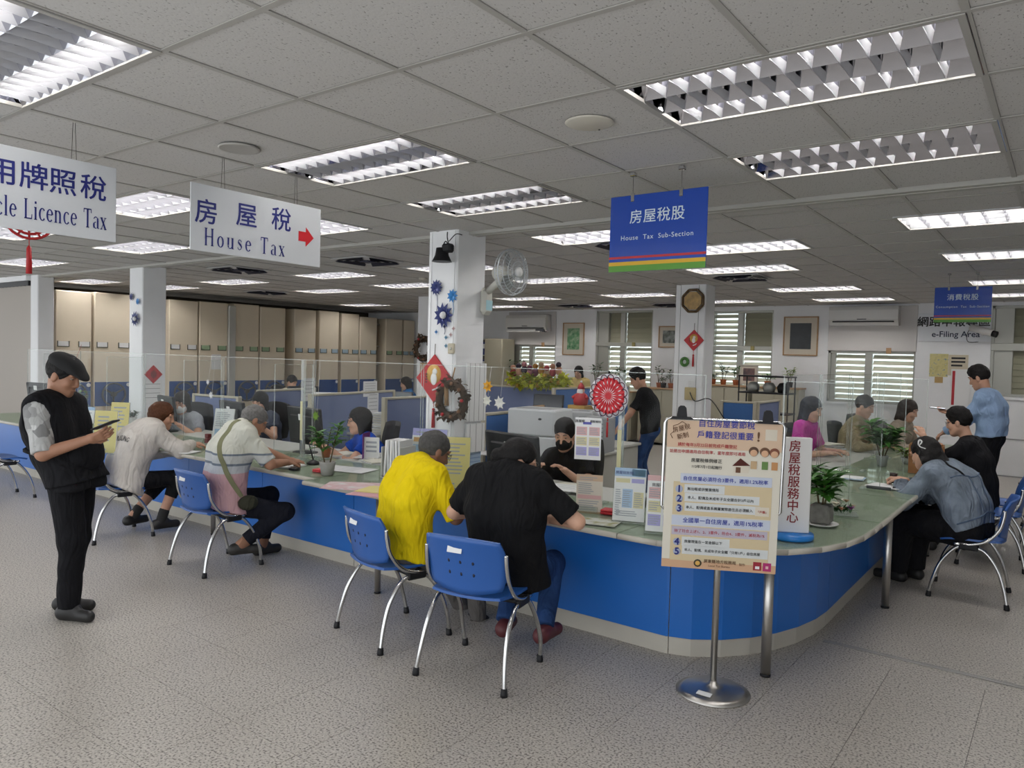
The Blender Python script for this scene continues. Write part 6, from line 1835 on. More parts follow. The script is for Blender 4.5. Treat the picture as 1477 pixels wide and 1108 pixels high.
t = thing('bell_speaker', 'black bell shaped loudspeaker hanging on the tall pillar', 'speaker', aty(640, 368, 2.74))
MB().lathe([(.088, -.055), (.082, -.05), (.058, 0), (.05, .06), (.0, .062)], 18, ctr=(-.02, 0, 0)).build('bell', BLACKP, t); MB().ob((.045, .0, .055), (.10, .07, .075), None, .015).build('driver', BLACKP, t)
MB().tube(bez([(-.02, 0, .06), (.0, .02, .12), (.03, .03, .08), (.01, .03, .15), (.01, .03, .20)], 5), .005, 5).tube(bez([(.02, .04, .12), (.08, .06, .18), (.14, .07, .17)], 5), .004, 5).build('cable', BLACKP, t)
# fan on the right face of the tall pillar
xr = -2.165
b = atx(697, 432, xr); c = aty(738, 393, 2.92); 
t = thing('wall_fan', 'grey wall fan with round wire cage on the tall pillar', 'fan', b)
fm = mat('fan_beige', (.52, .51, .46), .45)
MB().cb(.0, -.07, -.14, .07, .07, .10, .03).build('wall_base', fm, t); MB().box(.0705, -.045, -.10, .072, .045, -.01).build('control_label', mat('label_aqua', (.35, .55, .60), .5), t)
hc = c - b
MB().tube([(.05, 0, .07), (hc.x - .14, hc.y * .8, hc.z - .04)], .032, 8).build('arm', fm, t)
Mf = basis(Vector((0, 1, 0)), Vector((0, 0, 1)), Vector((1, 0, 0)))
MB().lathe([(.0, -.17), (.055, -.165), (.066, -.1), (.06, -.05), (.03, -.04)], 16, ctr=hc, M=Mf).build('motor', fm, t)
cg = MB(); RF = .19
for z_, r_ in ((-.035, RF * .96), (0, RF), (.04, RF * .93), (.062, RF * .7), (.07, RF * .45)): cg.tube([hc + Mf @ Vector((r_ * math.cos(k * PI / 16), r_ * math.sin(k * PI / 16), z_)) for k in range(33)], .0032 if r_ < RF else .006, 5, False)
for k in range(36):
    a = k * PI / 18; d_ = lambda r_, z_: hc + Mf @ Vector((r_ * math.cos(a + z_ * 2), r_ * math.sin(a + z_ * 2), z_))
    cg.tube([d_(.04, .074), d_(RF * .6, .066), d_(RF * .93, .04), d_(RF, 0), d_(RF * .95, -.04), d_(.06, -.045)], .0016, 4, False)
cg.build('wire_cage', mat('cage_grey', (.50, .53, .56), .4, .3), t)
for k in range(3):
    m = MB(); M3 = Mf @ Matrix.Rotation(k * 2 * PI / 3, 3, 'Z')
    vs = [hc + M3 @ Vector(q) for q in ((.03, -.02, -.012), (.08, -.06, -.02), (.165, -.05, -.016), (.175, .03, .01), (.10, .06, .018), (.035, .03, .012))]
    m.add(vs, [(0, 1, 2, 3, 4, 5), (5, 4, 3, 2, 1, 0)], True).build('blade', clear('fan_blade', (.80, .84, .88), .35, .05, .15), t)
MB().lathe([(.04, .06), (.04, .082), (.0, .086)], 16, ctr=hc, M=Mf).build('hub_cap', PAPER, t)
# paper sheets and calendar on the right face
for (x_0, x_1, y0_, y1_, lb, mm, strips) in ((672, 697, 524, 606, 'tall stack of white duty sheets taped on the right face of the tall pillar', PAPER, 4), (671, 696, 612, 650, 'second white sheet row below on the tall pillar', PAPER, 3), (667, 692, 612 + 25, 680 - 30 + 20, 'blue printed calendar sheet on the tall pillar', mat('calendar_blue', (.36, .48, .62), .8), 0)):
    a, b_ = atx(x_0, y0_, xr), atx(x_1, y1_, xr)
    t = thing('paper_notice', lb, 'notice', (xr, (a.y + b_.y) / 2, (a.z + b_.z) / 2)); w_ = abs(b_.y - a.y) / 2; h_ = abs(a.z - b_.z) / 2
    MB().box(0, -w_, -h_, .008 + .004 * strips, w_, h_).build('sheet', mm, t)
    for k in range(strips): MB().box(.008 + .004 * strips, -w_ + 2 * w_ * (k + .5) / strips, -h_, .0095 + .004 * strips, -w_ + 2 * w_ * (k + .56) / strips, h_).build('fold_line', mat('line_grey', (.3, .3, .3), .6), t)
    if not strips:
        for k in range(6): MB().box(.008, -w_ * .9, h_ * (.8 - k * .3), .010, w_ * .9, h_ * (.83 - k * .3)).build('ruled_line', mat('ink_blue', (.08, .15, .35), .6), t)
for (c, w_, h_, y_, lb, mm) in (((220, 566), .26, .34, 'x', 'pale paper notice under the dark red diamond on the pillar', PAPER), ((612, 535), .22, .30, 8.215, 'orange printed notice on the far left pillar', blot('notice_orange', [(.6, .5, .4), (.55, .15, .08), (.5, .3, .1)], 14)), ((997, 555), .10, .12, 7.955, 'small paper with a sketch above the socket on the far pillar', PAPER)):
    t = thing('paper_notice', lb, 'notice', aty(*c, y_) if y_ != 'x' else atx(*c, -7.835), 0 if y_ != 'x' else PI / 2); MB().box(-w_ / 2, -.003, -h_ / 2, w_ / 2, 0, h_ / 2).build('sheet', mm, t)
    for k in range(4): MB().box(-w_ * .4, -.004, h_ * (.32 - .18 * k), w_ * .4, -.003, h_ * (.34 - .18 * k)).build('print_line', mat('ink_grey', (.3, .3, .3), .6), t)
for (px, py, r_, mm, lb) in ((191, 428, .06, NVY, 'navy paper star high on the pillar before the filing cabinets'), (200, 435, .055, SKYB, 'blue paper star high on the pillar before the filing cabinets'), (197, 460, .11, NVY, 'large navy paper flower on the pillar before the filing cabinets')): star(aty(px, py, 3.02), r_, mm, lb, 10, PAPER if r_ > .1 else None)
t = thing('wooden_plaque', 'eight sided gold and brown plaque high on the far pillar', 'plaque', aty(1000, 434, 7.95))
O8 = [(.165 * math.cos(PI / 8 + k * PI / 4), .165 * math.sin(PI / 8 + k * PI / 4)) for k in range(8)]
Mx = Matrix(((1, 0, 0, 0), (0, 0, -1, 0), (0, 1, 0, 0), (0, 0, 0, 1)))
MB().prism([(x * .82, y * .82) for x, y in O8], 0, .02, Mx).build('gold_panel', mat('plaque_gold', (.42, .27, .10), .5, var=.3, vscale=20), t)
for k in range(8):
    a, b_ = O8[k], O8[(k + 1) % 8]; MB().tube([(a[0], -.015, a[1]), (b_[0], -.015, b_[1])], .018, 6).build('frame_bar', mat('plaque_brown', (.12, .07, .03), .5), t)
t = thing('ring_ornament', 'small green ring ornament on the far pillar', 'ornament', aty(988, 522, 7.955)); MB().tube([(.05 * math.cos(k * PI / 8), -.015, .05 * math.sin(k * PI / 8)) for k in range(17)], .022, 7, False).build('ring', GREENS[0], t)
t = thing('wall_socket', 'yellowed wall socket with black cable on the far pillar', 'socket', aty(996, 568, 7.955)); MB().cb(-.085, -.02, -.09, .085, 0, .09, .008).build('plate', mat('socket_yellow', (.48, .38, .18), .5), t)
MB().tube(bez([(.0, -.02, .02), (.03, -.05, -.02), (.1, -.05, -.1), (.3, -.03, -.06), (.5, -.03, -.3), (.6, .0, -.45)], 6), .008, 5).build('cable', BLACKP, t)

# ------------------------------------------------------------------ acrylic dividers on the counter
EDGE = clear('acrylic_edge', (.86, .90, .88), .18, .08)
def sheet(p0, p1, z0, z1, label):
    a, b = Vector((*p0, z0)), Vector((*p1, z0)); d = b - a
    t = thing('acrylic_divider', label, 'divider', a, math.atan2(d.y, d.x), 'clear acrylic dividers on the counter'); L_ = d.length
    MB().box(.004, -.0025, 0, L_ - .004, .0025, z1 - z0 - .004).build('sheet', GLASSY, t)
    m = MB(); m.box(0, -.003, 0, .004, .003, z1 - z0).build('edge', EDGE, t); MB().box(L_ - .004, -.003, 0, L_, .003, z1 - z0).build('edge', EDGE, t); MB().box(.004, -.003, z1 - z0 - .004, L_ - .004, .003, z1 - z0).build('edge', EDGE, t)
    for x in (.12, L_ - .12):
        for s in (-1, 1): MB().cb(x - .02, s * .004 + (-.06 if s < 0 else 0), 0, x + .02, s * .004 + (.06 if s > 0 else 0), .012, .002).build('foot', EDGE, t)
xs_ = [-9.5, -7.9, -6.3, -4.75, -3.32, -2.0, -.22, .35]
WH = ['at the far left end of the counter', 'behind the standing man in the vest', 'before the pillar with the red diamond', 'between the white jacket and the masked clerk', 'left of the potted plant facing the clerk in royal blue', 'in front of the tall pillar', 'behind the leaflet stands at the corner']
for k in range(len(xs_) - 1): sheet((xs_[k] + .01, 2.28), (xs_[k + 1] - .01, 2.28), TZ, 1.62, 'tall clear acrylic sheet ' + WH[k])
for k, x in enumerate((-7.9, -6.3, -4.75, -3.32)): sheet((x, 1.86), (x, 2.26), TZ, 1.58, 'clear acrylic wing across the counter ' + ('by the far left monitor', 'beside the yellow forms at the left', 'beside the white jacket', 'with a slim pole behind the potted plant', 'carrying the red paper fan')[k])
for k, (y0_, y1_) in enumerate(((3.35, 4.3), (4.35, 5.3), (5.35, 6.5), (6.6, 7.9))): sheet((.48, y0_), (.48, y1_), TZ, 1.62, 'clear acrylic sheet along the side counter ' + ('nearest the corner', 'before the clerk in magenta', 'before the clerk in the tan jacket', 'before the clerk in beige')[k])
for k, y_ in enumerate((3.3, 4.32, 5.33, 6.55)): sheet((.50, y_), (.95, y_), TZ, 1.58, 'clear acrylic wing across the side counter ' + ('nearest the flower bowl', 'second from the corner', 'beside the plant in the patterned pot', 'farthest from the corner')[k])
for (x, lb) in ((-3.27, 'slim clear pole with pale strip behind the potted plant'), (-.14, 'slim clear pole with yellow tape under the red paper fan')):
    t = thing('acrylic_pole', lb, 'pole', (x, 2.12, TZ)); MB().cb(-.016, -.016, 0, .016, .016, .88, .004).build('pole', EDGE, t); MB().box(-.014, -.0185, .18, .014, -.0165, .52).build('tape', mat('tape_yellow', (.62, .60, .36), .6), t)
    MB().cb(-.06, -.06, 0, .06, .06, .01, .003).build('foot', EDGE, t)
# red paper-cut medallion
c = aty(878, 571, 2.08); t = thing('paper_medallion', 'round red paper-cut medallion on white card with a red tassel', 'ornament', c)
Mv = Matrix.Rotation(PI / 2, 3, 'X')
MB().lathe([(0, -.003), (.138, -.003), (.138, .003), (0, .003)], 40, M=Mv).build('card', mat('card_white', (.72, .72, .76), .6), t)
MB().lathe([(0, .0042), (.113, .0042), (.113, .003)], 32, M=Mv).build('red_disc', mat('papercut_red', (.55, .008, .02), .5), t)
m = MB()
for k in range(24):
    a = k * PI / 12; cs, sn = math.cos(a), math.sin(a)
    for (r0, r1, w_) in ((.012, .060, .0055), (.055, .124, .0105)):
        s_ = Vector((-sn, 0, cs)); e = Vector((cs, 0, sn)); o_ = Vector((0, -.0055 - .001 * (r0 > .02) - .0004 * (k % 2), 0))
        m.add([e * r0 + o_ + s_ * w_ * .4, e * r0 + o_ - s_ * w_ * .4, e * (r0 + r1) / 2 + o_ - s_ * w_, e * r1 + o_, e * (r0 + r1) / 2 + o_ + s_ * w_], [(0, 1, 2, 3, 4)])
m.build('red_petals', mat('papercut_red', (.55, .008, .02), .5), t, kind='stuff')
m = MB()
for k in range(20):
    a = k * PI / 10 + .1; e = Vector((math.cos(a), 0, math.sin(a))); s_ = Vector((-math.sin(a), 0, math.cos(a))); o_ = Vector((0, -.0072, 0))
    for (r0, r1, w_) in ((.020, .060, .0022), (.070, .098, .0034)): m.add([e * r0 + o_, e * (r0 + r1) / 2 + o_ - s_ * w_, e * r1 + o_, e * (r0 + r1) / 2 + o_ + s_ * w_], [(0, 1, 2, 3)])
m.build('white_cuts', mat('card_white', (.72, .72, .76), .6), t, kind='stuff')
m = MB()
for k in range(15):
    a = 2 * PI * k / 15 + .2; cc = Vector((.112 * math.cos(a), -.0066, .112 * math.sin(a)))
    m.tube([cc + Vector((.022 * math.cos(a + u), 0, .022 * math.sin(a + u))) for u in [(-1.9 + 3.8 * q / 8) for q in range(9)]], .0028, 4, False)
m.build('scallop_line', mat('papercut_dark', (.06, .006, .03), .6), t, kind='stuff')
MB().tube([(0, -.004, .138), (0, -.004, .155)], .007, 6).build('hanger', BLACKP, t); MB().tube([(0, -.004, -.138), (0, -.004, -.16)], .005, 6).tube([(0, -.006, -.165), (0, -.006, -.26)], .0075, 6).build('tassel', RED, t)
c = aty(110, 532, 2.2); t = thing('hanging_charm', 'red and white hanging charm before the face of the man in the vest', 'ornament', c)
MB().cb(-.035, -.01, .02, .05, .01, .13, .006).build('red_knot', RED, t); MB().ball((0, 0, -.04), (.065, .02, .065), 12, 8).build('white_flower', PAPER, t); MB().tube([(.01, 0, -.10), (.01, 0, -.24)], .010, 6).build('tassel', RED, t); MB().tube([(0, 0, .13), (0, .06, .3)], .002, 4).build('cord', RED, t)

# ------------------------------------------------------------------ leaflets, stands, papers and plants on the counter
LB_ = mat('print_lightblue', (.40, .55, .75), .7); LP_ = mat('print_lilac', (.40, .38, .68), .7); LY_ = mat('print_yellow', (.70, .64, .38), .7); LK_ = mat('print_pink', (.68, .42, .42), .7); LG_ = mat('print_grey', (.36, .38, .42), .7)
def leaflet(t, c, right, up, w, h, head, blocks, rows, sheetm=PAPER):
    """a printed sheet: coloured head, tinted blocks and rows of print (too small to read)"""
    R_, U_ = Vector(right).normalized(), Vector(up).normalized(); N_ = R_.cross(U_)
    def q(name, u0, v0, u1, v1, m, k):
        MB().ob(Vector(c) + R_ * ((u0 + u1) / 2 * w - w / 2) + U_ * (h / 2 - (v0 + v1) / 2 * h) + N_ * (.0006 * k + .0008), ((u1 - u0) * w, (v1 - v0) * h, .0006), basis(R_, U_, N_), .0001).build(name, m, t, world=True)
    MB().ob(Vector(c), (w, h, .0014), basis(R_, U_, N_), .0003).build('sheet', sheetm, t, world=True)
    if head: q('printed_head', 0, 0, 1, head[0], head[1], 1)
    for (u0, v0, u1, v1, m) in blocks: q('printed_block', u0, v0, u1, v1, m, 1)
    mb = MB()
    for (u0, v0, u1, v1, n) in rows:
        for k in range(n):
            vv = v0 + (v1 - v0) * (k + .5) / n; ue = u1 - (u1 - u0) * random.uniform(0, .35)
            mb.ob(Vector(c) + R_ * ((u0 + ue) / 2 * w - w / 2) + U_ * (h / 2 - vv * h) + N_ * .0021, ((ue - u0) * w, (v1 - v0) * h / n * .38, .0005), basis(R_, U_, N_), .0001)
    mb.build('print_rows', LG_, t, world=True, kind='stuff')
GRID = [(.06, .22, .46, .42, LK_), (.54, .22, .94, .42, LK_), (.06, .46, .46, .66, LY_), (.54, .46, .94, .66, LY_), (.06, .70, .46, .90, LP_), (.54, .70, .94, .90, LP_)]
GR = [(u0 + .02, v0 + .02, u1, v1 - .02, 4) for (u0, v0, u1, v1, _) in GRID]
rr_ = Vector((.93, .36, 0)).normalized(); uu = Vector((0, 0, 1))
c = aty(848, 633, 1.98); t = thing('leaflet', 'upper white leaflet with pink, yellow and lilac boxes before the masked clerk', 'leaflet', c)
leaflet(t, c, rr_, uu, .165, .262, None, GRID + [(.3, .10, .62, .16, mat('print_indigo', (.12, .12, .42), .7))], GR)
text('房屋稅', c + uu * .108 - rr_ * .052 + rr_.cross(uu) * .002, rr_, uu, .020, INKB, t, bold=.008)
text('輕鬆報稅', c + uu * .108 + rr_ * .045 + rr_.cross(uu) * .002, rr_, uu, .017, INKB, t, bold=.008)
c2 = aty(850, 713, 1.98); t = thing('leaflet', 'lower peach leaflet copying the big poster, before the masked clerk', 'leaflet', c2)
leaflet(t, c2, rr_, uu, .165, .245, (.16, mat('print_peach', (.62, .45, .32), .7)), [(.05, .52, .95, .62, LK_), (.05, .94, .95, .99, mat('print_tan', (.5, .36, .22), .7))], [(.12, .05, .8, .15, 2), (.08, .2, .7, .5, 6), (.1, .65, .9, .92, 5)], mat('sheet_cream', (.68, .62, .54), .8))
tag(MB().ob((c.x - .02, 2.01, TZ + .02), (.17, .10, .04), rotz(.37), .004).build('acrylic_holder', EDGE), 'clear foot holding the two leaflets before the masked clerk', 'holder')
def stand(c, rz, w, h, label, head, blocks, rows, tilt=.22):
    R_ = Vector((math.cos(rz), math.sin(rz), 0)); B_ = Vector((-math.sin(rz), math.cos(rz), 0)); U_ = (Vector((0, 0, 1)) * math.cos(tilt) + B_ * math.sin(tilt)); N_ = R_.cross(U_)
    c = Vector(c); t = thing('leaflet_stand', label, 'leaflet stand', c)
    o = c + U_ * (h / 2 + .012)
    MB().ob(o + N_ * .012, (w + .012, h + .01, .003), basis(R_, U_, N_), .001).build('acrylic_front', GLASSY, t, world=True)
    MB().ob(o - N_ * .012, (w + .012, h + .01, .003), basis(R_, U_, N_), .001).build('acrylic_back', GLASSY, t, world=True)
    MB().ob(c + B_ * .03 + Vector((0, 0, .004)), (w + .012, .10, .006), rotz(rz), .001).build('acrylic_base', EDGE, t, world=True)
    leaflet(t, o + N_ * .005, R_, U_, w, h, head, blocks, rows)
    MB().ob(o - N_ * .003, (w, h, .012), basis(R_, U_, N_), .001).build('leaflet_pack', PAPER, t, world=True)
    return t, o, R_, U_, N_
p = atz(902, 756, TZ); t, o, R_, U_, N_ = stand((p.x, p.y + .03, TZ), .36, .185, .31, 'clear stand with a pale blue headed leaflet at the counter edge', (.16, LB_), [(.55, .02, .98, .15, mat('print_sky', (.20, .45, .65), .7)), (.05, .20, .50, .28, LY_), (.55, .20, .95, .28, LP_), (.28, .40, .60, .75, LB_), (.64, .45, .95, .75, LY_)], [(.06, .4, .25, .9, 12), (.3, .42, .58, .74, 8), (.66, .46, .93, .74, 7), (.1, .80, .9, .92, 3)])
text('房屋稅新制', o + U_ * .125 - R_ * .035 + N_ * .008, R_, U_, .021, INKN, t)
p = atz(950, 772, TZ); t, o, R_, U_, N_ = stand((p.x, p.y + .03, TZ), .36, .175, .31, 'clear stand with a pink headed leaflet half hidden by the poster', (.10, LK_), GRID, GR)
text('房屋稅', o + U_ * .10 - R_ * .03 + N_ * .008, R_, U_, .022, INKB, t)
# yellow forms on stands
for (px, py, w, h, lb, ln) in ((655, 712, .21, .36, 'tall yellow form in a clear holder beside the man in yellow', 9), (150, 655, .21, .37, 'yellow form standing left on the counter before the man in the vest', 7), (171, 632, .20, .36, 'second yellow form standing behind the first at the left', 6)):
    p = atz(px, py, TZ) if px != 655 else atz(655, 706, TZ); t, o, R_, U_, N_ = stand((p.x, p.y, TZ), .55, w, h, lb, None, [], [(.15, .1, .85, .75, ln), (.1, .88, .6, .96, 1)], .10)
    for k in KIDS[t.name]:
        if k.name.startswith('sheet'): k.data.materials[0] = mat('paper_yellow', (.68, .60, .25), .8)
# vertical service centre sign
p = atz(1140, 775, TZ); t = thing('desk_sign', 'white upright desk sign with seven dark red characters on a round blue foot', 'sign', (p.x, p.y, TZ)); sr = Vector((.86, .51, 0)).normalized(); sn = sr.cross(uu)
B3_ = basis(sr, Vector((-sr.y, sr.x, 0)), uu)
MB().lathe([(.118, 0), (.122, .006), (.12, .028), (0, .03)], 32).build('blue_foot', mat('foot_blue', (.015, .20, .62), .35), t)
hS = (atz(1140, 775, TZ) - CAM).length * 126 / FPX
MB().ob((0, 0, .03 + hS / 2), (.185, .045, hS), B3_, .004).build('board', mat('sign_ivory', (.74, .73, .72), .5), t)
for k, ch in enumerate('房屋稅服務中心'): text(ch, Vector(t.location) + sn * .0235 + uu * (.03 + hS * (.905 - .125 * k)) + sr * .0, sr, uu, hS * .125, mat('ink_maroon', (.22, .01, .015), .6), t, bold=.012)
# papers lying on the counter
def lying(px, py, rz, w, l, label, m, n=1, th=.0015, z=TZ, name='paper_sheet', cat='papers', rows=0):
    p = atz(px, py, z); t = thing(name, label, cat, (p.x, p.y, z), rz)
    for k in range(n): MB().ob((random.uniform(-.015, .015) * (k > 0), random.uniform(-.015, .015) * (k > 0), th * (k + .5)), (w, l, th * .9), rotz(random.uniform(-.12, .12) * (k > 0)), .0003).build('sheet', m[k % len(m)] if isinstance(m, list) else m, t)
    if rows:
        mb = MB()
        for k in range(rows): mb.box(-w * .4, l * (.4 - .8 * k / rows), th * n, w * random.uniform(.1, .4), l * (.4 - .8 * k / rows) + .006, th * n + .0004)
        mb.build('print_rows', LG_, t, kind='stuff')
    return t
PK = mat('flyer_pink', (.60, .34, .38), .7); YL = mat('paper_yellow', (.68, .60, .25), .8)
lying(508, 702, .5, .38, .28, 'newspaper with blue and pink print lying at the counter edge', [blot('newsprint', [(.62, .60, .62), (.60, .40, .42), (.25, .30, .5), (.66, .66, .66)], 9)], 2, .003)
lying(540, 712, .3, .30, .25, 'pinkish flyer under the yellow sheets', PK, 2, .003)
lying(552, 708, .35, .30, .22, 'yellow sheets at the counter edge beside the man in yellow', YL, 3, .002, TZ + .006)
lying(588, 723, .3, .24, .12, 'orange flyer corner beside the man in yellow', mat('flyer_orange', (.66, .36, .20), .7), 1, .003)
lying(545, 660, .2, .36, .26, 'white form sheet lying behind the potted plant', PAPER, 2, .002, rows=6)
lying(410, 672, .3, .28, .22, 'white papers under the arm of the man in the striped polo', PAPER, 3, .003, rows=4)
lying(500, 677, .25, .45, .26, 'printed table sheet under the glass beside the potted plant', mat('paper_grey', (.60, .61, .62), .8), 1, .002, rows=5)
lying(262, 652, .4, .28, .2, 'papers beside the sleeve of the white jacket', PAPER, 2, .003)
lying(715, 655, .3, .42, .30, 'papers on the desk by the large black monitor', PAPER, 3, .003, .725)
lying(860, 753, .25, .26, .17, 'folded flyer with a green photo at the counter edge', [PAPER, blot('flyer_green', [(.66, .67, .66), (.60, .62, .58), (.12, .2, .05), (.3, .3, .1)], 14)], 2, .003)
lying(800, 742, .2, .2, .15, 'white paper under the arm of the person in black', PAPER, 2, .003)
lying(815, 705, .3, .34, .25, 'white form before the masked clerk', PAPER, 4, .003, .74, rows=5)
lying(1285, 703, -.2, .32, .22, 'white sheets under a black pen on the side counter', PAPER, 3, .003)
lying(1225, 690, .1, .24, .18, 'documents behind the acrylic on the side counter', [PAPER, LB_], 3, .004)
tag(MB().tube([atz(1250, 702, TZ + .022), atz(1285, 706, TZ + .022)], .013, 8).build('pencil_case', mat('case_grey', (.05, .055, .06), .5)), 'slim dark grey pencil case on the side counter', 'pencil case')
tag(MB().tube([atz(1288, 703, TZ + .014), atz(1306, 705, TZ + .014)], .005, 6).build('pen', BLACKP), 'black pen on white sheets on the side counter', 'pen')
def penset(px, py, label, pad=True):
    p = atz(px, py, TZ); t = thing('pen_stand', label, 'pen stand', (p.x, p.y, TZ))
    MB().lathe([(.055, 0), (.055, .008), (.03, .025), (.012, .035), (0, .036)], 16).build('base', BLACKP, t); MB().tube([(0, 0, .03), (-.05, -.01, .17)], .006, 6).build('pen', BLACKP, t)
penset(452, 669, 'black desk pen on its stand before the man in the striped polo')
def pad(px, py, label, m, w=.11, d=.075, h=.024, rz=.2):
    p = atz(px, py, TZ); t = thing('ink_pad', label, 'ink pad', (p.x, p.y, TZ), rz); MB().cb(-w / 2, -d / 2, 0, w / 2, d / 2, h * .55, .005).build('tray', m, t); MB().cb(-w / 2, -d / 2, h * .58, w / 2, d / 2, h, .006).build('lid', m, t)
pad(462, 681, 'red ink pad beside the concrete plant pot', mat('pad_red', (.50, .02, .03), .4))
pad(885, 742, 'red ink pad box before the peach leaflet', mat('pad_red', (.50, .02, .03), .4), .15, .09, .03)
pad(846, 735, 'black stamp case beside the red ink pad', BLACKP, .10, .06, .04)
pad(242, 645, 'dark box before the hands of the person in the white jacket', BLACKP, .10, .07, .03)
pad(425, 678, 'flat round looking black stamp pad under the writing hand', BLACKP, .07, .07, .018)
pad(300, 640, 'dark red cup like box on the counter by the clear leaflet holder', mat('box_maroon', (.16, .02, .02), .5), .05, .05, .10)
p = atz(472, 685, TZ)
CONC = mat('concrete_pot', (.36, .35, .33), .9, bump=.3, bscale=60, var=.12, vscale=15)
plant(p.x, p.y, TZ, .40, 'small money tree in a grey concrete pot on the counter', CONC, .062, .105, 0, 72, .10, .22, 2, .42)
p = atz(190, 612, TZ); plant(p.x, p.y, TZ, .20, 'round bushy plant with pale flowers beside the white jacket', PAPER, .06, .09, 1, 90, .05, .16, 5, .3)
p = atz(107, 600, TZ); plant(p.x, p.y + .1, TZ, .34, 'leafy plant behind the shoulder of the man in the vest', None, .06, .09, 0, 60, .09, .2, 3, .2)
p = atz(46, 596, TZ); plant(p.x, p.y, TZ, .18, 'small plant before the far left monitor', None, .05, .07, 0, 30, .07, .14, 3, .2)
p = atz(424, 665, TZ); plant(p.x, p.y + .35, TZ, .28, 'thin plant in a small terracotta pot before the clerk in royal blue', None, .045, .085, 0, 14, .07, .16, 2, .4)
p = atz(1184, 757, TZ)
t = thing('saucer', 'white round saucer under the ribbed concrete pot', 'saucer', (p.x, p.y, TZ)); MB().lathe([(.075, 0), (.098, .010), (.10, .014), (.085, .010), (0, .008)], 28).build('dish', mat('sign_ivory', (.74, .73, .72), .5), t)
t = plant(p.x, p.y, TZ + .012, .37, 'tall leafy plant in a dark ribbed concrete pot beside the upright desk sign', mat('concrete_dark', (.16, .155, .14), .9, bump=.6, bscale=40, var=.2, vscale=30), .058, .115, 0, 110, .12, .20, 3, .30, square=True)
p = atz(1215, 742, TZ); t = thing('flower_bowl', 'square glass dish with white and purple flowers on the counter corner', 'flower bowl', (p.x, p.y, TZ), .3)
MB().cb(-.09, -.07, 0, .09, .07, .012, .004).build('glass_dish', EDGE, t)
for k, (x, y, z, r_, c_) in enumerate(((-.045, -.02, .06, .028, (.66, .60, .48)), (-.02, .03, .075, .030, (.68, .64, .55)), (.045, -.03, .045, .024, (.22, .05, .20)), (.02, .0, .085, .018, (.35, .22, .12)), (.06, .02, .05, .02, (.45, .35, .25)), (-.01, -.045, .04, .02, (.50, .25, .15)))):
    o = MB()
    for q in range(10): leaf(o, (x, y, z), (math.cos(q * 2.4), math.sin(q * 2.4), .3 + .07 * q), r_ * 1.3, r_ * .5)
    o.ball((x, y, z + .004), r_ * .5, 8, 5); o.build('flower', mat('petal_%d' % k, c_, .7), t)
m = MB()
for k in range(24): leaf(m, (random.uniform(-.06, .06), random.uniform(-.05, .05), .015), (random.gauss(0, 1), random.gauss(0, 1), 1.2), .07, .012)
m.build('greenery', GREENS[1], t, kind='stuff')
p = atz(1272, 672, TZ); plant(p.x, p.y, TZ, .46, 'bushy bamboo like plant in a patterned pot behind acrylic on the side counter', blot('pot_pattern', [(.5, .52, .55), (.12, .14, .2), (.5, .5, .52)], 40), .055, .10, 0, 130, .16, .3, 4, .35)
p = atz(1302, 668, TZ); plant(p.x + .05, p.y, TZ, .16, 'low lime green plant in a white trough on the side counter', PAPER, .07, .06, 2, 60, .09, .2, 4, .2)
# holders with magazines and leaflets at the left of the man in yellow
p = atz(558, 690, TZ); t = thing('magazine_rack', 'grey magazine rack with white booklets left of the man in yellow', 'magazine rack', (p.x, p.y + .12, TZ), .25)
for x in (-.08, .08): MB().cb(x - .004, -.12, 0, x + .004, .12, .24, .002).build('side_plate', GREYP, t)
MB().cb(-.08, -.12, 0, .08, .12, .006, .002).build('base_plate', GREYP, t)
for k in range(6): MB().ob((-.06 + k * .024, 0, .15), (.017, .20, .28), Matrix.Rotation(random.uniform(-.05, .1), 3, 'Y'), .003).build('booklet', [PAPER, mat('paper_grey', (.60, .61, .62), .8)][k % 2], t)
p = atz(590, 690, TZ); t, o, R_, U_, N_ = stand((p.x, p.y + .18, TZ), .3, .30, .36, 'wide leaflet stand with pink and orange flyers behind the man in yellow', (.16, LP_), [(.05, .2, .95, .30, mat('print_orange', (.62, .36, .14), .7)), (.05, .36, .45, .5, LB_), (.5, .36, .95, .5, LK_), (.05, .55, .95, .95, LB_)], [(.1, .04, .9, .13, 1), (.08, .6, .9, .92, 8)])
p = atz(505, 660, TZ); t = thing('folder', 'purple backed document folder standing before the clerk in royal blue', 'folder', (p.x + .1, p.y + .1, TZ), .5)
MB().ob((0, 0, .115), (.005, .20, .23), None, .001).build('cover', mat('folder_purple', (.16, .03, .20), .5), t); MB().ob((.07, -.06, .10), (.15, .004, .19), None, .001).build('page', PAPER, t)
for k in range(3): MB().ob((.07, -.0625, .15 - k * .04), (.10, .001, .018), None, .0001).build('print_line', LG_, t)
p = atz(306, 640, TZ); t, o, R_, U_, N_ = stand((p.x, p.y + .1, TZ), .5, .21, .34, 'clear leaflet holder between white jacket and striped polo', None, [(.1, .62, .9, .9, LB_)], [(.1, .1, .9, .55, 8)])
p = atz(122, 612, TZ); t, o, R_, U_, N_ = stand((p.x, p.y, TZ), .5, .22, .20, 'desk calendar with blue print behind the telephone of the man in the vest', (.2, LB_), [], [(.1, .3, .9, .95, 5)])
books(atz(112, 600, TZ).x, 2.42, .72, .1, 5, 'stack of papers and files left on the clerk desk behind the man in the vest', FILEC, .2)
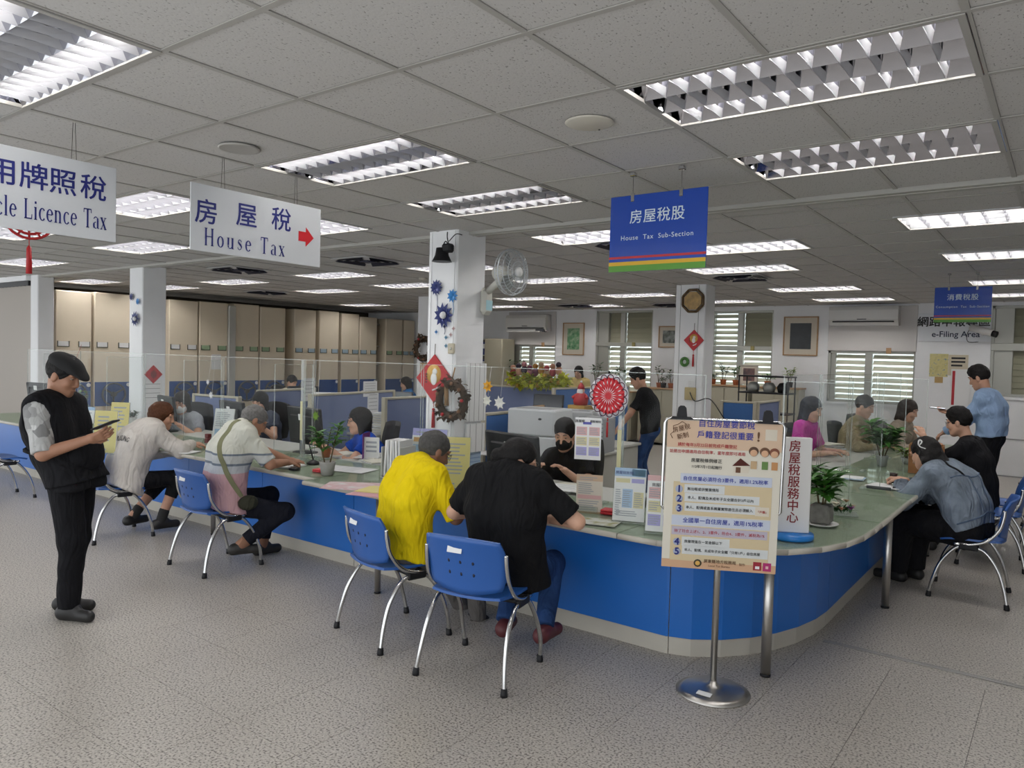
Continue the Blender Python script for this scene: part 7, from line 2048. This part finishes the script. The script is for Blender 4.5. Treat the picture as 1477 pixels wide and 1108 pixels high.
# side counter: folders, wooden box
t = thing('folder_pile', 'pile of pink, green and blue folders behind the upright desk sign', 'folders', (.05, 4.05, .72), .2)
for k, c_ in enumerate(((.015, .06, .30), (.02, .07, .34), (.015, .06, .30), (.02, .18, .12), (.30, .36, .48), (.50, .20, .24), (.66, .66, .68))): MB().ob((random.uniform(-.02, .02), random.uniform(-.02, .02), .02 + k * .034), (.36, .30, .03), rotz(random.uniform(-.08, .08)), .006).build('folder', mat('folder_%d' % k, c_, .6), t)
p = atz(1326, 692, TZ); t = thing('wooden_organiser', 'brown wooden organiser box before the woman in the denim jacket', 'box', (p.x - .02, p.y + .5, TZ), .1)
MB().cb(-.14, -.10, 0, .14, -.085, .26, .003).build('front_board', mat('organiser_wood', (.28, .12, .04), .5, var=.2, vscale=9), t); MB().cb(-.14, .085, 0, .14, .10, .26, .003).build('back_board', mat('organiser_wood', (.28, .12, .04), .5), t)
for x in (-.14, .128): MB().cb(x, -.085, 0, x + .012, .085, .26, .003).build('side_board', mat('organiser_wood', (.28, .12, .04), .5), t)

# ------------------------------------------------------------------ poster on its steel stand
pb = atz(1028, 998, 0)
t = thing('poster_stand', 'steel poster stand with a large house tax poster held by two black clips', 'poster stand', (pb.x, pb.y, 0))
MB().lathe([(.185, 0), (.187, .006), (.15, .020), (.06, .034), (.025, .045), (.018, .06)], 44).build('base', STEEL, t)
MB().ob((.0, -.115, .030), (.075, .035, .001), Matrix.Rotation(.18, 3, 'X'), .0003).build('sticker', PAPER, t)
PR = Vector((.875, .484, 0)).normalized(); PN = PR.cross(uu)
po = Vector((pb.x, pb.y, 0)) + PN * .03
def pp(px, py, k=1.0): return onp(px, py, PN, po) + PN * (.0012 * k)
def pxl(px0, px1, y): return (pp(px1, y) - pp(px0, y)).dot(PR)
tl, tr, bl, br = pp(962, 604), pp(1131, 614), pp(955, 818), pp(1117, 827)
PW = ((tr - tl).dot(PR) + (br - bl).dot(PR)) / 2; PH = ((tl - bl).z + (tr - br).z) / 2; PC = (tl + tr + bl + br) / 4 - PN * .0016
UP = (uu + PR * (((tl + tr) - (bl + br)).dot(PR) / 2 / PH)).normalized(); RT = UP.cross(PN); PB = basis(RT, UP, PN)
MB().tube([(0, 0, .05), (0, 0, PC.z + PH / 2 - .02)], .017, 12).build('pole', STEEL, t)
w2, h2 = PW / 2 + .012, PH * .30
fr = [PC + UP * (PH / 2 + .008) + RT * x_ + UP * y_ - PN * .016 for x_, y_ in ([(-w2, -h2 * 2), (-w2, -.03)] + [(-w2 + .03 - .03 * math.cos(a), -.03 + .03 * math.sin(a)) for a in (.4, .8, 1.2)] + [(-w2 + .03, 0), (w2 - .03, 0)] + [(w2 - .03 + .03 * math.sin(a), -.03 + .03 * math.cos(a)) for a in (.4, .8, 1.2)] + [(w2, -.03), (w2, -h2 * 2), (w2 - .03, -h2 * 2 - .03), (-w2 + .03, -h2 * 2 - .03), (-w2, -h2 * 2)])]
MB().tube(fr, .008, 8, False).build('frame', CHROME, t, world=True)
pst = MB().ob(PC, (PW, PH, .0016), PB, .0004).build('poster', mat('poster_cream', (.66, .62, .53), .55), t, world=True)
def rect(px0, py0, px1, py1, m, k=1, name='printed_block'):
    c = pp((px0 + px1) / 2, (py0 + py1) / 2); xm, ym = (px0 + px1) / 2, (py0 + py1) / 2
    return MB().ob(c + PN * .0004 * k, ((pp(px1, ym) - pp(px0, ym)).length, (pp(xm, py1) - pp(xm, py0)).length, .0005), PB, .0001).build(name, m, pst, world=True)
PEACH = mat('print_peach', (.62, .45, .32), .7); TAN = mat('print_sand', (.60, .49, .31), .7)
def band(v0, v1, m, name): MB().ob(PC + UP * (PH / 2 - (v0 + v1) / 2 * PH) + PN * .0014, (PW * .998, (v1 - v0) * PH, .0004), PB, .0001).build(name, m, pst, world=True)
band(0, .185, PEACH, 'printed_head'); band(.945, 1.0, mat('print_terracotta', (.58, .36, .22), .7), 'printed_foot')
def pt(body, px, py, w_px, m, bold=.01, h=None, k=3):
    c = pp(px, py, k); n = sum(1.0 if ord(ch) > 255 else .56 for ch in body); s = pxl(px - w_px / 2, px + w_px / 2, py) / n
    return text(body, c, RT, UP, s * (h or 1.0), m, pst, bold=bold, ext=.0002)
INKD = mat('ink_royal', (.015, .03, .30), .6); INKBR = mat('ink_brown', (.12, .05, .02), .6)
pt('自住房屋要節稅', 1048, 613, 82, INKD, .012); pt('戶籍登記很重要', 1046, 629, 82, INKD, .012); pt('!', 1094, 631, 11, INKBR, .03)
o = text('房屋稅', pp(983, 618, 3), (RT + UP * .3), (UP - RT * .3), .030, INKBR, pst, bold=.008, ext=.0002); text('新制', pp(985, 629, 3), (RT + UP * .3), (UP - RT * .3), .030, INKBR, pst, bold=.008, ext=.0002)
MB().tube([pp(970 + x_, 622 + y_, 3) for x_, y_ in ((0, 10), (-3, 4), (2, 0), (1, -8), (8, -10), (14, -14), (20, -10))], .0016, 4).build('doodle_line', INKBR, pst, world=True)
rect(1104, 620, 1121, 636, mat('print_ivory', (.64, .58, .48), .7), 2)
pt('請於每年3月22日前完成戶籍登記', 1020, 643, 87, INKR, .008); pt('並提出申請適用自住稅率，當年度即可適用', 1020, 653, 110, INKR, .008)
pt('房屋稅條例修正', 1019, 665, 45, INKB, .01); pt('113年7月1日起施行', 1019, 674, 46, INKB, .008)
for k, (px, c_) in enumerate(((1087, (.10, .05, .03)), (1103, (.13, .06, .03)), (1117, (.20, .07, .04)))):   # plain generic family figures
    m = MB(); h_ = .022
    MB().ob(pp(px, 671 + k, 3), (.030, .040, .0006), PB, .006).build('figure_body', [mat('fig_tan', (.5, .35, .2), .7), mat('fig_green', (.12, .22, .06), .7), mat('fig_orange', (.5, .25, .1), .7)][k], pst, world=True)
    MB().ball(pp(px, 651 + k * 1.2, 3.5), (h_ * 1.1, .0012, h_ * 1.05), 14, 8, basis(RT, PN, UP)).build('figure_hair', mat('fig_hair%d' % k, c_, .7), pst, world=True)
    MB().ball(pp(px, 653.5 + k * 1.2, 4.6), (h_ * .82, .0012, h_ * .78), 14, 8, basis(RT, PN, UP)).build('figure_face', mat('fig_skin', (.60, .36, .22), .7), pst, world=True)
m = MB(); m.add([pp(1056, 672, 3), pp(1068, 661, 3), pp(1082, 672, 3)], [(0, 2, 1), (0, 1, 2)]); m.build('house_roof', mat('fig_roof', (.16, .04, .03), .7), pst, world=True); rect(1058, 672, 1080, 682, mat('print_ivory', (.64, .58, .48), .7), 3, 'house_wall'); rect(1061, 674, 1068, 682, INKBR, 4, 'house_door')
HB = mat('print_headblue', (.52, .56, .66), .7)
rect(981, 686, 1113, 700, HB, 2); pt('自住房屋必須符合3要件，適用1.2%稅率', 1046, 693.5, 126, INKD, .008)
rect(970, 698, 1112, 746, TAN, 1); PILLM = mat('print_pill', (.60, .62, .62), .7); DOT = mat('print_dot', (.36, .40, .52), .7)
for (n_, yy, body, cx_, w_) in (('1', 705, '無出租或供營業情形', 1014, 46), ('2', 719, '本人、配偶及未成年子女全國合計3戶以內', 1039, 96), ('3', 733, '本人、配偶或直系親屬實際居住且必須設入', 1037, 97)):
    rect(987, yy - 5, 987 + w_ + 12, yy + 7, PILLM, 2); MB().ball(pp(979.5, yy, 2.2), (.019, .0008, .019), 14, 6, basis(RT, PN, UP)).build('number_dot', DOT, pst, world=True)
    pt(n_, 979.5, yy, 8, INKN, .03, 1.0, 4); pt(body, cx_, yy + 1.5, w_, INKB, .008)
rect(1089, 732, 1109, 745, mat('print_ivory', (.64, .58, .48), .7), 3); pt('「戶籍」', 1099, 739, 17, INKR, .01, None, 5)
rect(968, 747, 1110, 761, HB, 2); pt('全國單一自住房屋，適用1%稅率', 1042, 754, 116, INKD, .008)
rect(966, 762, 1108, 812, TAN, 1); rect(968, 763, 1106, 775, mat('print_lilacgrey', (.46, .42, .50), .7), 2); pt('除了符合上述1、2、3要件，符合4、5要件，減稅為1%', 1037, 769.5, 132, INKR, .0)
for (n_, yy, body, cx_, w_) in (('4', 781, '房屋現值在一定金額以下', 1014, 55), ('5', 795, '本人、配偶、未成年子女全國「只有1戶」自住房屋', 1041, 110)):
    rect(983, yy - 5, 985 + w_ + 12, yy + 8, PILLM, 2); MB().ball(pp(976, yy, 2.2), (.019, .0008, .019), 14, 6, basis(RT, PN, UP)).build('number_dot', DOT, pst, world=True)
    pt(n_, 976, yy, 8, INKN, .03, 1.0, 4); pt(body, cx_, yy + 1.5, w_, INKB, .008)
MB().ball(pp(1006, 812, 3), (.020, .0008, .020), 16, 6, basis(RT, PN, UP)).build('emblem', mat('emblem_black', (.03, .025, .01), .5), pst, world=True); MB().ball(pp(1006, 812, 4), (.012, .0008, .012), 14, 6, basis(RT, PN, UP)).build('emblem_centre', GOLD, pst, world=True)
pt('屏東縣地方稅務局', 1038, 811, 47, INKBR, .01); pt('Local Tax Bureau', 1037, 817, 40, INKBR, .0); pt('製作', 1070, 815, 9, INKBR, 0)
rect(1086, 811, 1098, 823, mat('print_crimson', (.30, .015, .03), .6), 2); rect(1100, 812.5, 1112, 824.5, mat('print_magenta', (.40, .02, .14), .6), 2)
rect(1089, 817, 1095, 821, PAPER, 3); rect(1104, 817, 1108, 821, LK_, 3)
for (px, py) in ((984, 596), (1108, 603)):
    q = pp(px, py); o = MB(); M = PB.to_4x4(); M.translation = q - PN * .004
    o.prism([(-.058, -.03), (.058, -.03), (.045, -.018), (-.045, -.018)], -.014, .014, M)
    o.prism([(-.026, -.02), (.026, -.02), (.020, .028), (.010, .038), (-.010, .038), (-.020, .028)], -.006, .008, M)
    o.build('clip', BLACKP, t, world=True)

# small ornaments hung from the acrylic sheets near the tall pillar
for (px, py, cc, r_, lb) in ((705, 557, (.72, .36, .02), .05, 'orange paper flower hanging right of the tall pillar'), (704, 578, (.62, .62, .55), .045, 'white paper flower hanging right of the tall pillar'), (722, 581, (.66, .66, .62), .055, 'second white paper flower hanging near the tall pillar'), (301, 551, (.66, .66, .68), .035, 'white paper snowflake hanging before the filing cabinets'), (306, 570, (.68, .68, .70), .045, 'lower white paper snowflake hanging before the filing cabinets'), (457, 600, (.16, .30, .03), .05, 'small green leaf charm hanging beside the slim clear pole')):
    t = star(aty(px, py, 2.24), r_, mat('flower_%d_%d' % (px, py), cc, .7), lb, 7, GOLD if cc[0] > .7 else None)
    MB().tube([(0, 0, r_ * .8), (0, .03, 1.62 - t.location.z)], .0012, 4).build('thread', PAPER, t)

pn = Vector((1.7, .35, 0)).normalized()
for (c, w_, h_, lb) in (((538, 581), .24, .30, 'white notice taped on the long lilac partition'), ((534, 561), .30, .20, 'white paper standing above the long lilac partition'), ((446, 562), .22, .32, 'white paper notice on the partition below the far clerk in pale yellow')):
    q = onp(*c, pn, Vector((-5.0, 3.55, 1)) + pn * .024) if c[0] != 446 else onp(*c, pn, Vector((-6.3, 3.75, 1)) + pn * .024)
    t = thing('paper_notice', lb, 'notice', q, math.atan2(pn.x, -pn.y) + 0)
    MB().box(-w_ / 2, -.002, -h_ / 2, w_ / 2, .002, h_ / 2).build('sheet', PAPER, t)
    for k in range(5): MB().box(-w_ * .38, -.0035, h_ * (.34 - .16 * k), w_ * .36, -.002, h_ * (.36 - .16 * k)).build('print_line', mat('ink_grey', (.3, .3, .3), .6), t)

# ------------------------------------------------------------------ lettering becomes plain mesh
bpy.context.view_layer.update()
_dg = bpy.context.evaluated_depsgraph_get()
_new = []
for o in [o for o in bpy.data.objects if o.type == 'FONT']:
    me = bpy.data.meshes.new_from_object(o.evaluated_get(_dg)); _new.append((o, me))
for o, me in _new:
    b = o.get('bold', 0)
    nv = len(me.vertices)
    if b and nv:                              # heavier strokes: the outline laid down five times, slightly shifted
        co = np.empty(nv * 3, np.float32); me.vertices.foreach_get('co', co); co = co.reshape(-1, 3)
        fs = [p.vertices[:] for p in me.polygons]; V = []; F = []
        for k, (dx, dy) in enumerate(((0, 0), (1, 0), (-1, 0), (0, 1), (0, -1))):
            V.append(co + np.array([dx * b, dy * b, k * .00015], np.float32)); F += [[i + k * nv for i in f] for f in fs]
        m2 = bpy.data.meshes.new('lettering'); m2.from_pydata(np.concatenate(V).tolist(), [], F)
        for q in me.materials: m2.materials.append(q)
        me = m2
    if 'wrap' in o:                           # printed on cloth: laid onto the garment
        M = wm(o.parent) @ o.matrix_basis; iv = M.inverted(); sh_ = bpy.data.objects[o['wrap']]
        P_ = snap(sh_, [M @ v.co for v in me.vertices], .003)
        for v, p in zip(me.vertices, P_): v.co = iv @ p
    n = bpy.data.objects.new('lettering', me); COL.objects.link(n)
    n.parent = o.parent; n.matrix_basis = o.matrix_basis.copy(); n['kind'] = 'stuff'
    bpy.data.objects.remove(o)
